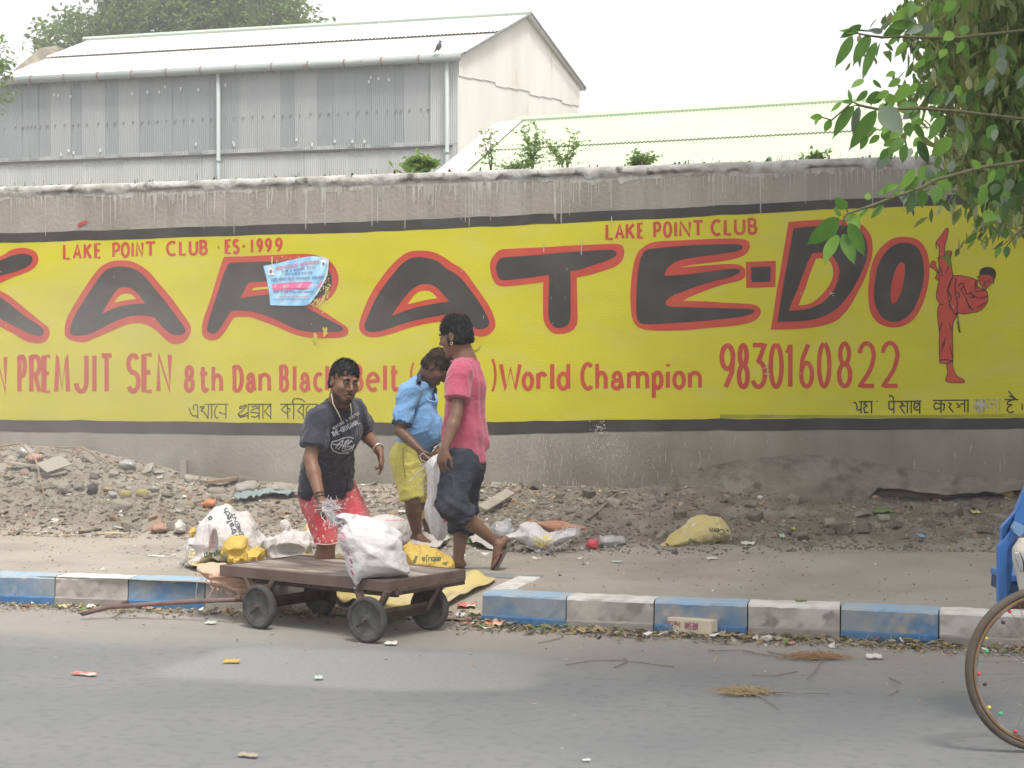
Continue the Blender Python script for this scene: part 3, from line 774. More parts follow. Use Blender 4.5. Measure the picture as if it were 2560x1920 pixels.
# torn blue poster pasted over the letter
Q = crop(640, 620, 9.76)
poster = empty("poster", (0, YW, 0))
tag(poster, "torn blue paper poster with pink heading pasted over the letter R", "poster")
M_pb = mat("poster_blue", (.22,.50,.78), .6, (.42,.68,.86), 9, .35, .65, 3)
M_pw = mat("poster_white", (.75,.75,.76), .6); M_pp = mat("poster_pink", (.70,.16,.34), .6); M_pd = mat("poster_ink", (.10,.10,.28), .6); M_pr = mat("poster_red", (.66,.12,.20), .6)
def pz(px, py):   # the sheet lifts off the wall towards its torn right edge and upper right corner
    x, y = (px-640)*9.76, (py-620)*9.76
    e = 1300 + 480*max(0, min(1, (1250-y)/1000)) 
    t = max(0, 1-abs(e-x)/260)
    return .014 + .022*t*t + .003*math.sin(x*.02+y*.013)
def ppt(p, ex=0):
    a = Q(p); w_ = PY(a[0], a[1], YW - pz(*a) - ex); return Vector((w_.x, w_.y-YW, w_.z))
PO = [(178,438),(500,375),(800,305),(1040,250),(1250,212),(1410,200),(1560,215),(1700,245),(1765,250),(1780,290),(1765,500),(1745,640),(1700,760),(1640,880),(1560,1010),(1500,1120),(1440,1190),(1390,1270),(1300,1360),(1200,1400),(900,1410),(600,1402),(345,1395),(335,1250),(320,1100),(290,900),(240,680),(200,530)]
loop = catmull([(p[0], p[1]) for p in PO], 3)
from mathutils.geometry import delaunay_2d_cdt
pin = [Vector((x, y)) for x in range(200, 1800, 60) for y in range(220, 1400, 60)]
def inside(p, poly):
    c = False; n = len(poly)
    for i in range(n):
        a, b = poly[i], poly[i-1]
        if (a[1] > p[1]) != (b[1] > p[1]) and p[0] < (b[0]-a[0])*(p[1]-a[1])/(b[1]-a[1])+a[0]: c = not c
    return c
pin = [p for p in pin if inside(p, loop)]
res = delaunay_2d_cdt(list(loop) + pin, [], [list(range(len(loop)))], 1, 1e-4)
mesh_obj("paper_sheet", [ppt(p) for p in res[0]], [tuple(f) for f in res[2]], M_pb, poster, True)
def pp(name, pts, ex, m):
    V = [ppt(p, ex) for p in pts]; mesh_obj(name, V, [tuple(t) for t in tessellate_polygon([V])], m, poster)
pp("pink_panel", [(390,880),(800,845),(1200,825),(1620,805),(1590,900),(1540,985),(1100,1010),(700,1030),(430,1045),(400,980)], .0035, M_pp)
pp("white_edge", [(1765,255),(1778,300),(1760,500),(1740,640),(1690,770),(1600,930),(1500,1110),(1440,1185),(1430,1170),(1490,1060),(1570,920),(1660,760),(1720,620),(1740,480)], .003, M_pw)
pp("white_corner", [(1560,215),(1640,222),(1765,252),(1720,300),(1640,280)], .003, M_pw)
for (cx, cy, s) in [(360,560,1.0),(1645,360,.95)]:
    pp("portrait", [(cx-60*s,cy-60*s),(cx-20*s,cy-85*s),(cx+40*s,cy-75*s),(cx+65*s,cy-20*s),(cx+60*s,cy+40*s),(cx+110*s,cy+95*s),(cx-80*s,cy+105*s),(cx-50*s,cy+40*s)], .0035, M_pw)
    pp("portrait_face", [(cx-35*s,cy-25*s),(cx+30*s,cy-30*s),(cx+35*s,cy+30*s),(cx,cy+70*s),(cx-35*s,cy+40*s)], .0045, mat("face_ink", (.30,.14,.22), .6))
def ptext(txt, x, y, size, m, ex=.0055, slope=0.0, w=None):
    cu = bpy.data.curves.new("t", 'FONT'); cu.body = txt; cu.size = 1.0; cu.resolution_u = 1
    to = bpy.data.objects.new("t", cu); COL.objects.link(to)
    bpy.context.view_layer.update()
    me = to.evaluated_get(bpy.context.evaluated_depsgraph_get()).to_mesh()
    V = [v.co.copy() for v in me.vertices]; Fs = [tuple(p.vertices) for p in me.polygons]
    to.to_mesh_clear() if False else None
    if V:
        mx = max(v.x for v in V); sx = size if w is None else w/mx
        W = [ppt((x + v.x*sx, y - v.y*size + slope*v.x*sx), ex) for v in V]
        mesh_obj("printed_line", W, Fs, m, poster)
    bpy.data.objects.remove(to)
ptext("\u0938\u0926\u092d\u093e\u0935\u0928\u093e \u0938\u092e\u094d\u092e\u0947\u0932\u0928", 475, 565, 150, M_pr, slope=-.165, w=1080)
ptext("\u0967 \u0938\u0947 \u0969 \u091c\u0928\u0935\u0930\u0940, 2016", 620, 620, 90, M_pd, slope=-.15, w=830)
ptext("\u0938\u093e\u092f\u0902 4 \u0938\u0947 8 \u092c\u091c\u0947 \u0924\u0915", 700, 680, 85, M_pd, slope=-.08, w=680)
ptext("\u0936\u0939\u0940\u0926 \u092e\u0940\u0928\u093e\u0930 \u092e\u0948\u0926\u093e\u0928, \u0927\u0930\u094d\u092e\u0924\u0932\u094d\u0932\u093e, \u0915\u094b\u0932\u0915\u093e\u0924\u093e", 360, 815, 105, M_pd, slope=-.05, w=1310)
ptext("\u0936\u094d\u0930\u0940 \u0938\u0924\u092a\u093e\u0932 \u091c\u0940 \u092e\u0939\u093e\u0930\u093e\u091c", 440, 990, 140, M_pw, slope=-.012, w=1080)
ptext("\u0938\u093e\u0925 \u092e\u0947\u0902 \u090f\u0935\u0902 \u0905\u0928\u094d\u092f \u0938\u0902\u0924 \u092e\u0939\u093e\u0924\u094d\u092e\u093e", 420, 1110, 70, M_pd, slope=-.02, w=1000)
ptext("\u0906\u092f\u094b\u091c\u0915 \u0938\u0926\u092d\u093e\u0935\u0928\u093e \u0938\u092e\u093f\u0924\u093f", 560, 1210, 60, M_pr, slope=-.01, w=800)
ptext("\u092e\u093e\u0928\u0935 \u0938\u0947\u0935\u093e \u0938\u092e\u093f\u0924\u093f \u0915\u094b\u0932\u0915\u093e\u0924\u093e", 400, 1275, 45, M_pd, slope=-.01, w=900)
# ================================================================ ground, road, pavement, kerb
M_earth = mat("far_earth", (.20,.18,.15), .95, (.12,.12,.08), .3)
g = mesh_obj("ground", [(-400,-300,-.06),(400,-300,-.06),(400,900,-.06),(-400,900,-.06)], [(0,1,2,3)], M_earth); tag(g, kind="structure")

# asphalt: dusty towards the kerb
M_road = mat("asphalt", (.158,.166,.173), .9, (.188,.193,.197), 1.1, .35, .7, 6, (.13,.138,.148), 16, .5, .78, bump=.5, bscale=160, bdist=.004)
nt = M_road.node_tree; N = nt.nodes; L = nt.links; b = N["Principled BSDF"]
geo = N.new("ShaderNodeNewGeometry"); sp = N.new("ShaderNodeSeparateXYZ"); L.new(geo.outputs["Position"], sp.inputs[0])
nz = N.new("ShaderNodeTexNoise"); nz.inputs["Scale"].default_value = 1.1; nz.inputs["Detail"].default_value = 6
mp2 = N.new("ShaderNodeMapping"); mp2.inputs["Scale"].default_value = (.45, 1.2, 1); L.new(geo.outputs["Position"], mp2.inputs[0]); L.new(mp2.outputs[0], nz.inputs["Vector"])
ma = N.new("ShaderNodeMath"); ma.operation = 'MULTIPLY_ADD'; ma.inputs[1].default_value = 2.0; L.new(nz.outputs["Fac"], ma.inputs[0]); L.new(sp.outputs["Y"], ma.inputs[2])
mr = N.new("ShaderNodeMapRange"); mr.inputs["From Min"].default_value = 8.9; mr.inputs["From Max"].default_value = 10.4; mr.inputs["To Max"].default_value = .92; L.new(ma.outputs[0], mr.inputs["Value"])
old = b.inputs["Base Color"].links[0].from_socket
mx = N.new("ShaderNodeMix"); mx.data_type = 'RGBA'; L.new(mr.outputs[0], mx.inputs["Factor"]); L.new(old, mx.inputs["A"]); mx.inputs["B"].default_value = (.295,.272,.24,1)
vor = N.new("ShaderNodeTexVoronoi"); vor.inputs["Scale"].default_value = 3.2; L.new(geo.outputs["Position"], vor.inputs["Vector"])
m3 = N.new("ShaderNodeMapRange"); m3.inputs["From Min"].default_value = .035; m3.inputs["From Max"].default_value = .02; L.new(vor.outputs["Distance"], m3.inputs["Value"])
mx2 = N.new("ShaderNodeMix"); mx2.data_type = 'RGBA'; L.new(m3.outputs[0], mx2.inputs["Factor"]); L.new(mx.outputs["Result"], mx2.inputs["A"]); mx2.inputs["B"].default_value = (.29,.29,.285,1)
L.new(mx2.outputs["Result"], b.inputs["Base Color"])
xs = np.concatenate([np.linspace(-30, -8, 23), np.arange(-7.95, 2.5, .05), np.linspace(2.6, 30, 28)]); ys = np.concatenate([np.linspace(-12, 4, 17), np.arange(4.1, YK+.9, .05)])
XX, YY = np.meshgrid(xs, ys, indexing='ij')
ZZ = XX*0
V = np.stack([XX, YY, ZZ], -1).reshape(-1, 3); n1 = len(ys)
ii = (np.arange(len(xs)-1)[:,None]*n1 + np.arange(n1-1)[None]).ravel()
road = tag(mesh_obj("road", V, np.stack([ii, ii+n1, ii+n1+1, ii+1], 1), M_road, None, True), kind="structure")
# worn pale patch in the road: coarser bare aggregate with a ragged, worn-out edge
pp_ = [PZ(x, y, 0) for x, y in [(375,1688),(480,1650),(560,1626),(700,1619),(900,1628),(1100,1633),(1300,1641),(1368,1662),(1352,1698),(1305,1725),(1200,1729),(1050,1726),(900,1720),(760,1714),(560,1704)]]
Q2 = catmull([(p.x, p.y) for p in pp_], 6); dmin = np.full(len(V), 1e9); insd = np.zeros(len(V), bool)
for k in range(len(Q2)):
    a_, b_ = Q2[k], Q2[k-1]; e0, e1 = b_.x-a_.x, b_.y-a_.y; wx, wy = V[:,0]-a_.x, V[:,1]-a_.y
    t_ = np.clip((wx*e0+wy*e1)/max(e0*e0+e1*e1, 1e-9), 0, 1); dmin = np.minimum(dmin, np.hypot(wx-e0*t_, wy-e1*t_))
    c_ = (a_.y > V[:,1]) != (b_.y > V[:,1]); insd ^= c_ & (V[:,0] < a_.x+(V[:,1]-a_.y)*e0/(e1 if abs(e1) > 1e-9 else 1e-9))
sdp = np.where(insd, dmin, -dmin)+.10*fbm(V, 3.5, 4)
# every boundary sample carries its own wear value
ca = np.zeros((len(V), 4), np.float32); ca[:,:3] = np.clip(sdp/.12+.5, 0, 1)[:,None]; ca[:,3] = 1
road.data.color_attributes.new("wear", 'FLOAT_COLOR', 'POINT').data.foreach_set("color", ca.ravel())
nt = M_road.node_tree; N = nt.nodes; L = nt.links; b = N["Principled BSDF"]
at_ = N.new("ShaderNodeAttribute"); at_.attribute_name = "wear"
z1 = N.new("ShaderNodeTexNoise"); z1.inputs["Scale"].default_value = 42; z1.inputs["Detail"].default_value = 4; L.new(N["Texture Coordinate"].outputs["Object"], z1.inputs["Vector"])
cr_ = N.new("ShaderNodeMix"); cr_.data_type = 'RGBA'; L.new(z1.outputs["Fac"], cr_.inputs["Factor"]); cr_.inputs["A"].default_value = (.17,.178,.182,1); cr_.inputs["B"].default_value = (.285,.287,.28,1)
mw = N.new("ShaderNodeMix"); mw.data_type = 'RGBA'; L.new(at_.outputs["Fac"], mw.inputs["Factor"]); L.new(b.inputs["Base Color"].links[0].from_socket, mw.inputs["A"]); L.new(cr_.outputs["Result"], mw.inputs["B"]); L.new(mw.outputs["Result"], b.inputs["Base Color"])

# pavement and rubble bank as one height field
def interp_world(samples, fn):
    P = sorted((fn(px, py) for px, py in samples), key=lambda p: p[0])
    return np.array([p[0] for p in P]), np.array([p[1] for p in P])
bx, bz = interp_world([(-300,1120),(0,1118),(60,1112),(200,1122),(330,1148),(450,1180),(600,1200),(760,1212),(1200,1205),(1500,1215),(1900,1222),(2300,1245),(2560,1232),(2900,1240)], lambda px, py: (PY(px, py, YW).x, PY(px, py, YW).z))
sx_, sy_ = interp_world([(-300,1330),(0,1335),(300,1342),(450,1345),(700,1355),(1200,1368),(1500,1378),(1700,1392),(1900,1392),(2100,1368),(2300,1348),(2560,1335),(2900,1335)], lambda px, py: (PZ(px, py, ZP).x, PZ(px, py, ZP).y))
sy_ = np.minimum(sy_, YW-1.35)
XD = PY(1150,930,13).x; XE = 1.4; XW0 = -9.9
GAP0, GAP1 = PZ(703,1460,ZP).x, PZ(1200,1482,ZP).x
def zground(X, Y, rough=True):
    X = np.asarray(X, float); Y = np.asarray(Y, float)
    zw = np.interp(X, bx, bz); y0 = np.interp(X, sx_, sy_)
    P3 = np.stack([X, Y, X*0], -1)
    y0 = y0 + .18*fbm(P3*np.array([1,0,0]), 1.3, 3)
    t = np.clip((Y-y0)/(YW-y0), 0, 1)
    leftness = np.clip((XD+.6-X)/2.0, 0, 1)
    s = t**(1.15) *(1-leftness) + (t**1.25)*leftness
    Z = ZP + (zw-ZP)*s
    # low dust drift on the right-hand pavement
    Z = Z + .07*np.exp(-(((X-PZ(2330,1400,ZP).x)/1.3)**2 + ((Y-11.6)/.5)**2))
    Z = Z + .012*fbm(P3, 1.5, 3)*np.clip((Y-YK-.3)/.5, 0, 1)
    if rough:
        e = np.clip(t*7, 0, 1)*np.clip((YW+.1-Y)/.25, .25, 1)
        n = fbm(P3, 3.2, 4)
        rid = 1-np.abs(fbm(P3, 7, 3, 9.0))*2.2
        Z = Z + e*(.05*n + .03*rid*n.clip(-.2,1)) + e*.012*fbm(P3, 26, 2)
        Z = Z + .003*fbm(P3, 20, 2)
    # the missing kerb stones: ground falls to road level
    gx = np.clip((X-GAP0+.07)/.05, 0, 1)*np.clip((GAP1+.10-X)/.05, 0, 1)
    gy = np.clip((YK+.85-Y)/.62, 0, 1)
    Z = Z*(1-gx*gy) + (.015)*gx*gy
    return Z
xs = np.concatenate([np.arange(-12, 2.0, .026), np.arange(2.0, 9, .08)]); ys = np.concatenate([[YK+.02], np.arange(YK+.19, YW+.02, .03), [YW+.05]])
XX, YY = np.meshgrid(xs, ys, indexing='ij')
ZZ = zground(XX, YY)
V = np.stack([XX, YY, ZZ], -1).reshape(-1, 3); n1 = len(ys)
ii = (np.arange(len(xs)-1)[:,None]*n1 + np.arange(n1-1)[None]).ravel()
pav = mesh_obj("pavement", V, np.stack([ii, ii+n1, ii+n1+1, ii+1], 1), None, None, True)
tag(pav, kind="structure")
# real soil difference: bare dark clods on the bank, paler plaster dust at left, trodden dust on the walk
y0 = np.interp(V[:,0], sx_, sy_); t = np.clip((V[:,1]-y0+.12*fbm(V*np.array([1,1,0]), 2.2, 4))/.35, 0, 1)
lf = np.clip((XD+.5-V[:,0])/1.3, 0, 1)
colr = np.zeros((len(V), 4), np.float32); colr[:,0] = t; colr[:,1] = lf; colr[:,3] = 1
at = pav.data.color_attributes.new("soil", 'FLOAT_COLOR', 'POINT'); at.data.foreach_set("color", colr.ravel())
M_soil = bpy.data.materials.new("soil"); M_soil.use_nodes = True
N = M_soil.node_tree.nodes; L = M_soil.node_tree.links; b = N["Principled BSDF"]; b.inputs["Roughness"].default_value = .95; b.inputs["Specular IOR Level"].default_value = .1
at_ = N.new("ShaderNodeAttribute"); at_.attribute_name = "soil"; sp = N.new("ShaderNodeSeparateColor"); L.new(at_.outputs["Color"], sp.inputs[0])
tc = N.new("ShaderNodeTexCoord")
def nzc(c0, c1, sc, lo, hi, det=6):
    z = N.new("ShaderNodeTexNoise"); z.inputs["Scale"].default_value = sc; z.inputs["Detail"].default_value = det; L.new(tc.outputs["Object"], z.inputs["Vector"])
    m_ = N.new("ShaderNodeMapRange"); m_.inputs["From Min"].default_value = lo; m_.inputs["From Max"].default_value = hi; L.new(z.outputs["Fac"], m_.inputs["Value"])
    x_ = N.new("ShaderNodeMix"); x_.data_type = 'RGBA'; L.new(m_.outputs[0], x_.inputs["Factor"]); x_.inputs["A"].default_value = (*c0,1); x_.inputs["B"].default_value = (*c1,1); return x_.outputs["Result"]
walk = nzc((.335,.308,.272), (.275,.252,.22), 1.8, .4, .65)
dark = nzc((.165,.148,.127), (.24,.218,.19), 5, .45, .68)
pale = nzc((.285,.258,.222), (.215,.19,.162), 6, .42, .65)
m1 = N.new("ShaderNodeMix"); m1.data_type = 'RGBA'; L.new(sp.outputs[1], m1.inputs["Factor"]); L.new(dark, m1.inputs["A"]); L.new(pale, m1.inputs["B"])
m2 = N.new("ShaderNodeMix"); m2.data_type = 'RGBA'; L.new(sp.outputs[0], m2.inputs["Factor"]); L.new(walk, m2.inputs["A"]); L.new(m1.outputs["Result"], m2.inputs["B"])
L.new(m2.outputs["Result"], b.inputs["Base Color"])
z = N.new("ShaderNodeTexNoise"); z.inputs["Scale"].default_value = 60; z.inputs["Detail"].default_value = 6; L.new(tc.outputs["Object"], z.inputs["Vector"])
bp = N.new("ShaderNodeBump"); bp.inputs["Strength"].default_value = .6; bp.inputs["Distance"].default_value = .01; L.new(z.outputs["Fac"], bp.inputs["Height"]); L.new(bp.outputs[0], b.inputs["Normal"])
pav.data.materials.append(M_soil)
gbvh = BVHTree.FromPolygons([tuple(v) for v in V], [tuple(int(k) for k in f) for f in np.stack([ii, ii+n1, ii+n1+1, ii+1], 1)])
def gz(x, y):
    h = gbvh.ray_cast(Vector((x, y, 5)), Vector((0,0,-1)))
    return h[0].z if h[0] is not None else 0.0

# kerb: painted stones
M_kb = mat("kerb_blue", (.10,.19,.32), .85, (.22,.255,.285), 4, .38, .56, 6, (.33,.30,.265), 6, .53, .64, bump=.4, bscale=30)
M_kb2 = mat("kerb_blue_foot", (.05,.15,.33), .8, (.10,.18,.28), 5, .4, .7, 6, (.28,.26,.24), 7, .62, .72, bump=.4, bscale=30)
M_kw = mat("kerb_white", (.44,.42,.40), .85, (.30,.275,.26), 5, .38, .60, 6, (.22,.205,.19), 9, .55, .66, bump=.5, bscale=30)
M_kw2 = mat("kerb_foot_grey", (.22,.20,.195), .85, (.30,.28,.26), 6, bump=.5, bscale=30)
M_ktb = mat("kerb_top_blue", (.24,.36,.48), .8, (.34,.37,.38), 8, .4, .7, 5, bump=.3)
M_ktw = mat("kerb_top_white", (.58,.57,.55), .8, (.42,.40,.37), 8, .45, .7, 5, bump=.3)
kerb = empty("kerb", (0, YK, 0)); tag(kerb, kind="structure")
def kstone(x0, y0, x1, y1, blue, rx=0):
    a, b_ = PZ(x0, y0, ZP), PZ(x1, y1, ZP)
    d = (b_-a); Ln = d.length; d.normalize(); nrm = Vector((-d.y, d.x, 0))
    mbx = MB(); r_ = random.Random(int(x0)+5)
    nseg = 14
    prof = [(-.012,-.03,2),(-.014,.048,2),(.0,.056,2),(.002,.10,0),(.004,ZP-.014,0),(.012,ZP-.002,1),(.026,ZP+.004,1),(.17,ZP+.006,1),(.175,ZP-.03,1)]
    for i in range(nseg+1):
        s = .004 + (Ln-.008)*i/nseg
        for (y, z, _) in prof:
            e = 1 if 0 < i < nseg else 0
            jit = .004*e
            p = a + d*s + nrm*(y + r_.uniform(-jit, jit)); mbx.v.append((p.x, p.y-YK, z + r_.uniform(-jit, jit)*.7))
    S = len(prof)
    for i in range(nseg):
        for k in range(S-1):
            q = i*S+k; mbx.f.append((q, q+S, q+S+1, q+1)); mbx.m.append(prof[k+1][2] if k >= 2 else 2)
    mbx.f.append(tuple(range(S))); mbx.m.append(0)
    mbx.f.append(tuple(nseg*S+k for k in range(S-1,-1,-1))); mbx.m.append(0)
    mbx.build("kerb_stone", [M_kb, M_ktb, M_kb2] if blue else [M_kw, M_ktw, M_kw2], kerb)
ke = lambda x: 1438.2+.029*x
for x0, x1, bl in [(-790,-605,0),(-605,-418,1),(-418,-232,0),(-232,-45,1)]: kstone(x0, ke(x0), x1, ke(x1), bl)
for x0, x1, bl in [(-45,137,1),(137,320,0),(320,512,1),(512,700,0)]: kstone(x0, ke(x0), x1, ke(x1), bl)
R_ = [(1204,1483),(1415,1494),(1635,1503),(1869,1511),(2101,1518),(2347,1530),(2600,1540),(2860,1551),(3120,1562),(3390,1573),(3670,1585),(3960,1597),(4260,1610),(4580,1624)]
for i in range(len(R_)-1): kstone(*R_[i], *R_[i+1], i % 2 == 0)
# return stone at the gap
mb = MB()
gx_ = PZ(1204,1483,ZP)
mb.box((gx_.x-.005, .17, -.03), (gx_.x+.15, .80, ZP+.008), 0)
bevel(mb.build("kerb_stone", M_ktw, kerb), .012)
mb = MB(); mb.box((PZ(1030,1450,ZP).x, .80, -.03), (gx_.x+.15, .92, ZP+.005), 0)
bevel(mb.build("kerb_stone", mat("kerb_dark_old", (.17,.20,.23), .85, (.28,.27,.25), 5), kerb), .012)

# plaster skirt breaking away along the wall foot on the right
M_skirt = mat("mud_plaster", (.165,.15,.128), .95, (.225,.208,.182), 3, .4, .65, 6, (.115,.10,.085), 7, .52, .68, bump=1.0, bscale=14, bdist=.04)
top = [(1560,1229),(1640,1205),(1740,1172),(1850,1150),(2000,1135),(2100,1140),(2200,1160),(2330,1180),(2450,1190),(2560,1200),(2760,1200)]
bot = [(1560,1230),(1700,1228),(1850,1262),(2000,1266),(2150,1268),(2195,1226),(2280,1226),(2340,1238),(2420,1236),(2560,1222),(2760,1220)]
def ev(E, x):
    return float(np.interp(x, [e[0] for e in E], [e[1] for e in E]))
xs_ = np.arange(1560, 2760, 5.0); rows = 12; V = []
for x in xs_:
    wob = 5*float(fbm(np.array([[x*.03, 1, 0]]), 1.0, 4)[0])
    yt, yb = ev(top, x), ev(bot, x)+wob
    for k in range(rows+1):
        t = k/rows; py = yt+(yb-yt)*t
        thick = .004 + (.14 + .16*max(0, 1-abs(x-1990)/190)**.5)*t**1.7*min(1, (x-1555)/200)
        p = PY(x, py, YW-thick); n_ = float(fbm(np.array([[p.x, p.y, p.z]]), 6, 3)[0])*.035*t
        V.append((p.x, p.y-YW+n_, p.z+n_*.5))
    p = V[-1]; V.append((p[0], p[1]+.12, p[2]-.015)); V.append((p[0], .0, p[2]-.02))
S = rows+3; Fs = [(i*S+k, (i+1)*S+k, (i+1)*S+k+1, i*S+k+1) for i in range(len(xs_)-1) for k in range(S-1)]
mesh_obj("plaster_skirt", V, Fs, M_skirt, wall, True)

# ---------------------------------------------------------------- rubble
M_r = [mat("concrete_chip", (.26,.24,.21), .9, (.215,.195,.17), 8, bump=.5), mat("pale_chip", (.345,.32,.28), .9, (.28,.255,.22), 9, bump=.4), mat("brick_chip", (.28,.195,.155), .9, (.26,.22,.185), 9, bump=.5),
       mat("clod", (.175,.158,.137), .95, (.13,.116,.10), 9, bump=.6), mat("white_scrap", (.54,.52,.49), .8, (.46,.44,.40), 9), mat("tan_scrap", (.36,.28,.18), .9, (.28,.20,.12), 9)]
def chunk_geom(r, s, flat):
    """an irregular broken lump: a jittered box with cut corners"""
    a = [Vector((x*r.uniform(.55,1), y*r.uniform(.55,1), z*r.uniform(.6,1)*flat)) for x in (-1,1) for y in (-1,1) for z in (-1,1)]
    a = [v*s for v in a]
    return a, [(0,1,3,2),(4,6,7,5),(0,4,5,1),(2,3,7,6),(0,2,6,4),(1,5,7,3)]
mb = MB(); r = random.Random(21)
def clod_geom(r, s, flat):
    t = 1.618; a = [(-1,t,0),(1,t,0),(-1,-t,0),(1,-t,0),(0,-1,t),(0,1,t),(0,-1,-t),(0,1,-t),(t,0,-1),(t,0,1),(-t,0,-1),(-t,0,1)]
    sx1, sx2 = r.uniform(.7,1.2), r.uniform(.6,1)
    vs2 = [Vector((x*sx1, y*sx2, z*max(.5,flat)))*(s*.5*r.uniform(.72,1.12)) for x, y, z in a]
    return vs2, [(0,11,5),(0,5,1),(0,1,7),(0,7,10),(0,10,11),(1,5,9),(5,11,4),(11,10,2),(10,7,6),(7,1,8),(3,9,4),(3,4,2),(3,2,6),(3,6,8),(3,8,9),(4,9,5),(2,4,11),(6,2,10),(8,6,7),(9,8,1)]
def scatter(n, xf, yf, smin, smax, wts, flat=(.3,.9), mbx=None, sink=.2, power=2.2):
    for _ in range(n):
        x, y = xf(), yf()
        if callable(y): y = y(x)
        if not (YK+.2 < y < YW-.02): continue
        s = smin + (smax-smin)*r.random()**power
        mi_ = r.choices(range(6), wts)[0]
        vs2, fs2 = (clod_geom if mi_ == 3 or (mi_ == 0 and x > XD) else chunk_geom)(r, s, r.uniform(*flat))
        M = Matrix.Translation((x, y, gz(x, y)+s*.3-s*sink)) @ Matrix.Rotation(r.uniform(0,6.28), 4, 'Z') @ Matrix.Rotation(r.gauss(0,.45), 4, 'X') @ Matrix.Rotation(r.gauss(0,.45), 4, 'Y')
        mbx.add([M @ v for v in vs2], fs2, mi_)
ys0 = lambda x: float(np.interp(x, sx_, sy_))
def yb_(x):
    return lambda x=x: None
def in_bank(x0, x1, bias=1.0):
    x = r.uniform(x0, x1); y0_ = ys0(x)-.12; return x, y0_ + (YW-.03-y0_)*r.random()**bias
def scat(n, x0, x1, smin, smax, wts, flat=(.3,.9), bias=1.0, power=2.2):
    for _ in range(n):
        x, y = in_bank(x0, x1, bias)
        scatter(1, lambda: x, lambda: y, smin, smax, wts, flat, mb, .2, power)
scat(9000, XW0, XD+.2, .004, .025, (5,4,1.6,3,.45,1.6), (.12,.6), 1.0, 2.2)
scat(600, XW0, XD, .018, .052, (5,4,1.2,3,.25,1.2), (.10,.4), 1.0, 1.7)
scat(7000, XD-.2, XE, .003, .022, (2.0,.5,.25,9,.15,.3), (.4,1), 1.0, 2.2)
scat(230, XD, XE, .015, .05, (2.2,.4,.1,9,.05,.1), (.4,1), 1.0, 1.7)
scat(900, XE, 5.5, .01, .04, (2,.4,.2,9,.1,.2), (.4,1), 1.0, 2.2)
scat(1300, XD-1, XD+1, .006, .03, (4,3,1.2,2,.8,1.5), (.2,.7), .8)
for _ in range(1500):  # loose grit on the walk
    x = r.uniform(-8.5, XE); y = r.uniform(YK+.25, ys0(x)+.1)
    scatter(1, lambda: x, lambda: y, .002, .011, (4,2,1,3,.5,1), (.3,.9), mb, .2, 3)
tag(mb.build("rubble", M_r), kind="stuff")

# larger pieces one can pick out
rub = []
def chunk_obj(px, py, s, mi, flat, seed, label=None, cat="rubble", name="rubble_chunk", rz=None, tilt=None):
    """placed at the spot of the bank that this line of sight meets"""
    u, z = ray(px, py); d = uv2w(u, 1.0, z)
    h = gbvh.ray_cast(Vector((0,0,HC)), d.normalized())
    if h[0] is None: return None
    rr_ = random.Random(seed); bm = bmesh.new()
    vs2, fs2 = chunk_geom(rr_, s, flat)
    bv = [bm.verts.new(v) for v in vs2]
    for f in fs2: bm.faces.new([bv[i] for i in f])
    bmesh.ops.bevel(bm, geom=bm.edges[:], offset=s*.10, segments=1, affect='EDGES')
    me = bpy.data.meshes.new(name); bm.to_mesh(me); bm.free(); me.materials.append(M_r[mi])
    o = bpy.data.objects.new(name, me); COL.objects.link(o)
    o.location = h[0] + Vector((0,0,s*flat*.45)); o.rotation_euler = (rr_.gauss(0,.3) if tilt is None else tilt, rr_.gauss(0,.3), rr_.uniform(0,6.28) if rz is None else rz)
    return o
big = [(130,1185,.12,1,.2),(300,1270,.10,1,.45),(360,1178,.10,1,.12),(395,1180,.06,1,.2),(330,1325,.09,0,.5),(445,1320,.075,0,.6),(385,1320,.09,2,.35),(160,1290,.05,1,.3),(190,1215,.06,1,.2),(105,1222,.08,0,.4),
       (285,1190,.05,1,.3),(240,1190,.06,0,.5),(200,1225,.06,0,.5),(230,1150,.10,0,.25),(480,1200,.08,1,.3),(540,1230,.09,0,.3),(420,1240,.06,0,.4),(370,1245,.05,2,.4),(150,1150,.07,1,.2),(60,1180,.07,0,.4),
       (30,1150,.06,1,.3),(20,1250,.05,1,.3),(75,1290,.05,2,.3),(500,1260,.06,0,.4),(270,1225,.05,5,.3),(620,1215,.12,3,.5),(690,1205,.10,0,.55),(640,1190,.06,1,.3),(585,1205,.07,0,.3),(1535,1265,.075,0,.6),
       (1575,1258,.05,0,.5),(1425,1280,.05,0,.4),(1475,1240,.06,3,.6),(1662,1235,.06,0,.6),(1700,1290,.05,3,.8),(1780,1300,.05,3,.8),(1875,1265,.05,0,.5),(1985,1295,.05,0,.5),(2075,1315,.06,0,.6),(2210,1300,.06,0,.4),
       (2100,1330,.07,3,.8),(2160,1330,.06,3,.8),(2000,1350,.06,3,.7),(1890,1300,.06,3,.7),(1720,1340,.05,0,.6),(1655,1345,.05,0,.6),(2380,1290,.08,3,.6),(2450,1270,.08,3,.6),(2500,1300,.06,0,.5),(2520,1240,.06,5,.5),
       (2340,1315,.05,3,.6),(1990,1255,.07,0,.5),(1340,1222,.06,3,.6),(1240,1215,.06,1,.4),(1290,1230,.05,2,.4),(1400,1245,.04,3,.6),(2240,1320,.05,3,.6),(2160,1288,.07,0,.45),(2460,1330,.06,3,.5),(2515,1330,.07,3,.4)]
seen_lb = {}
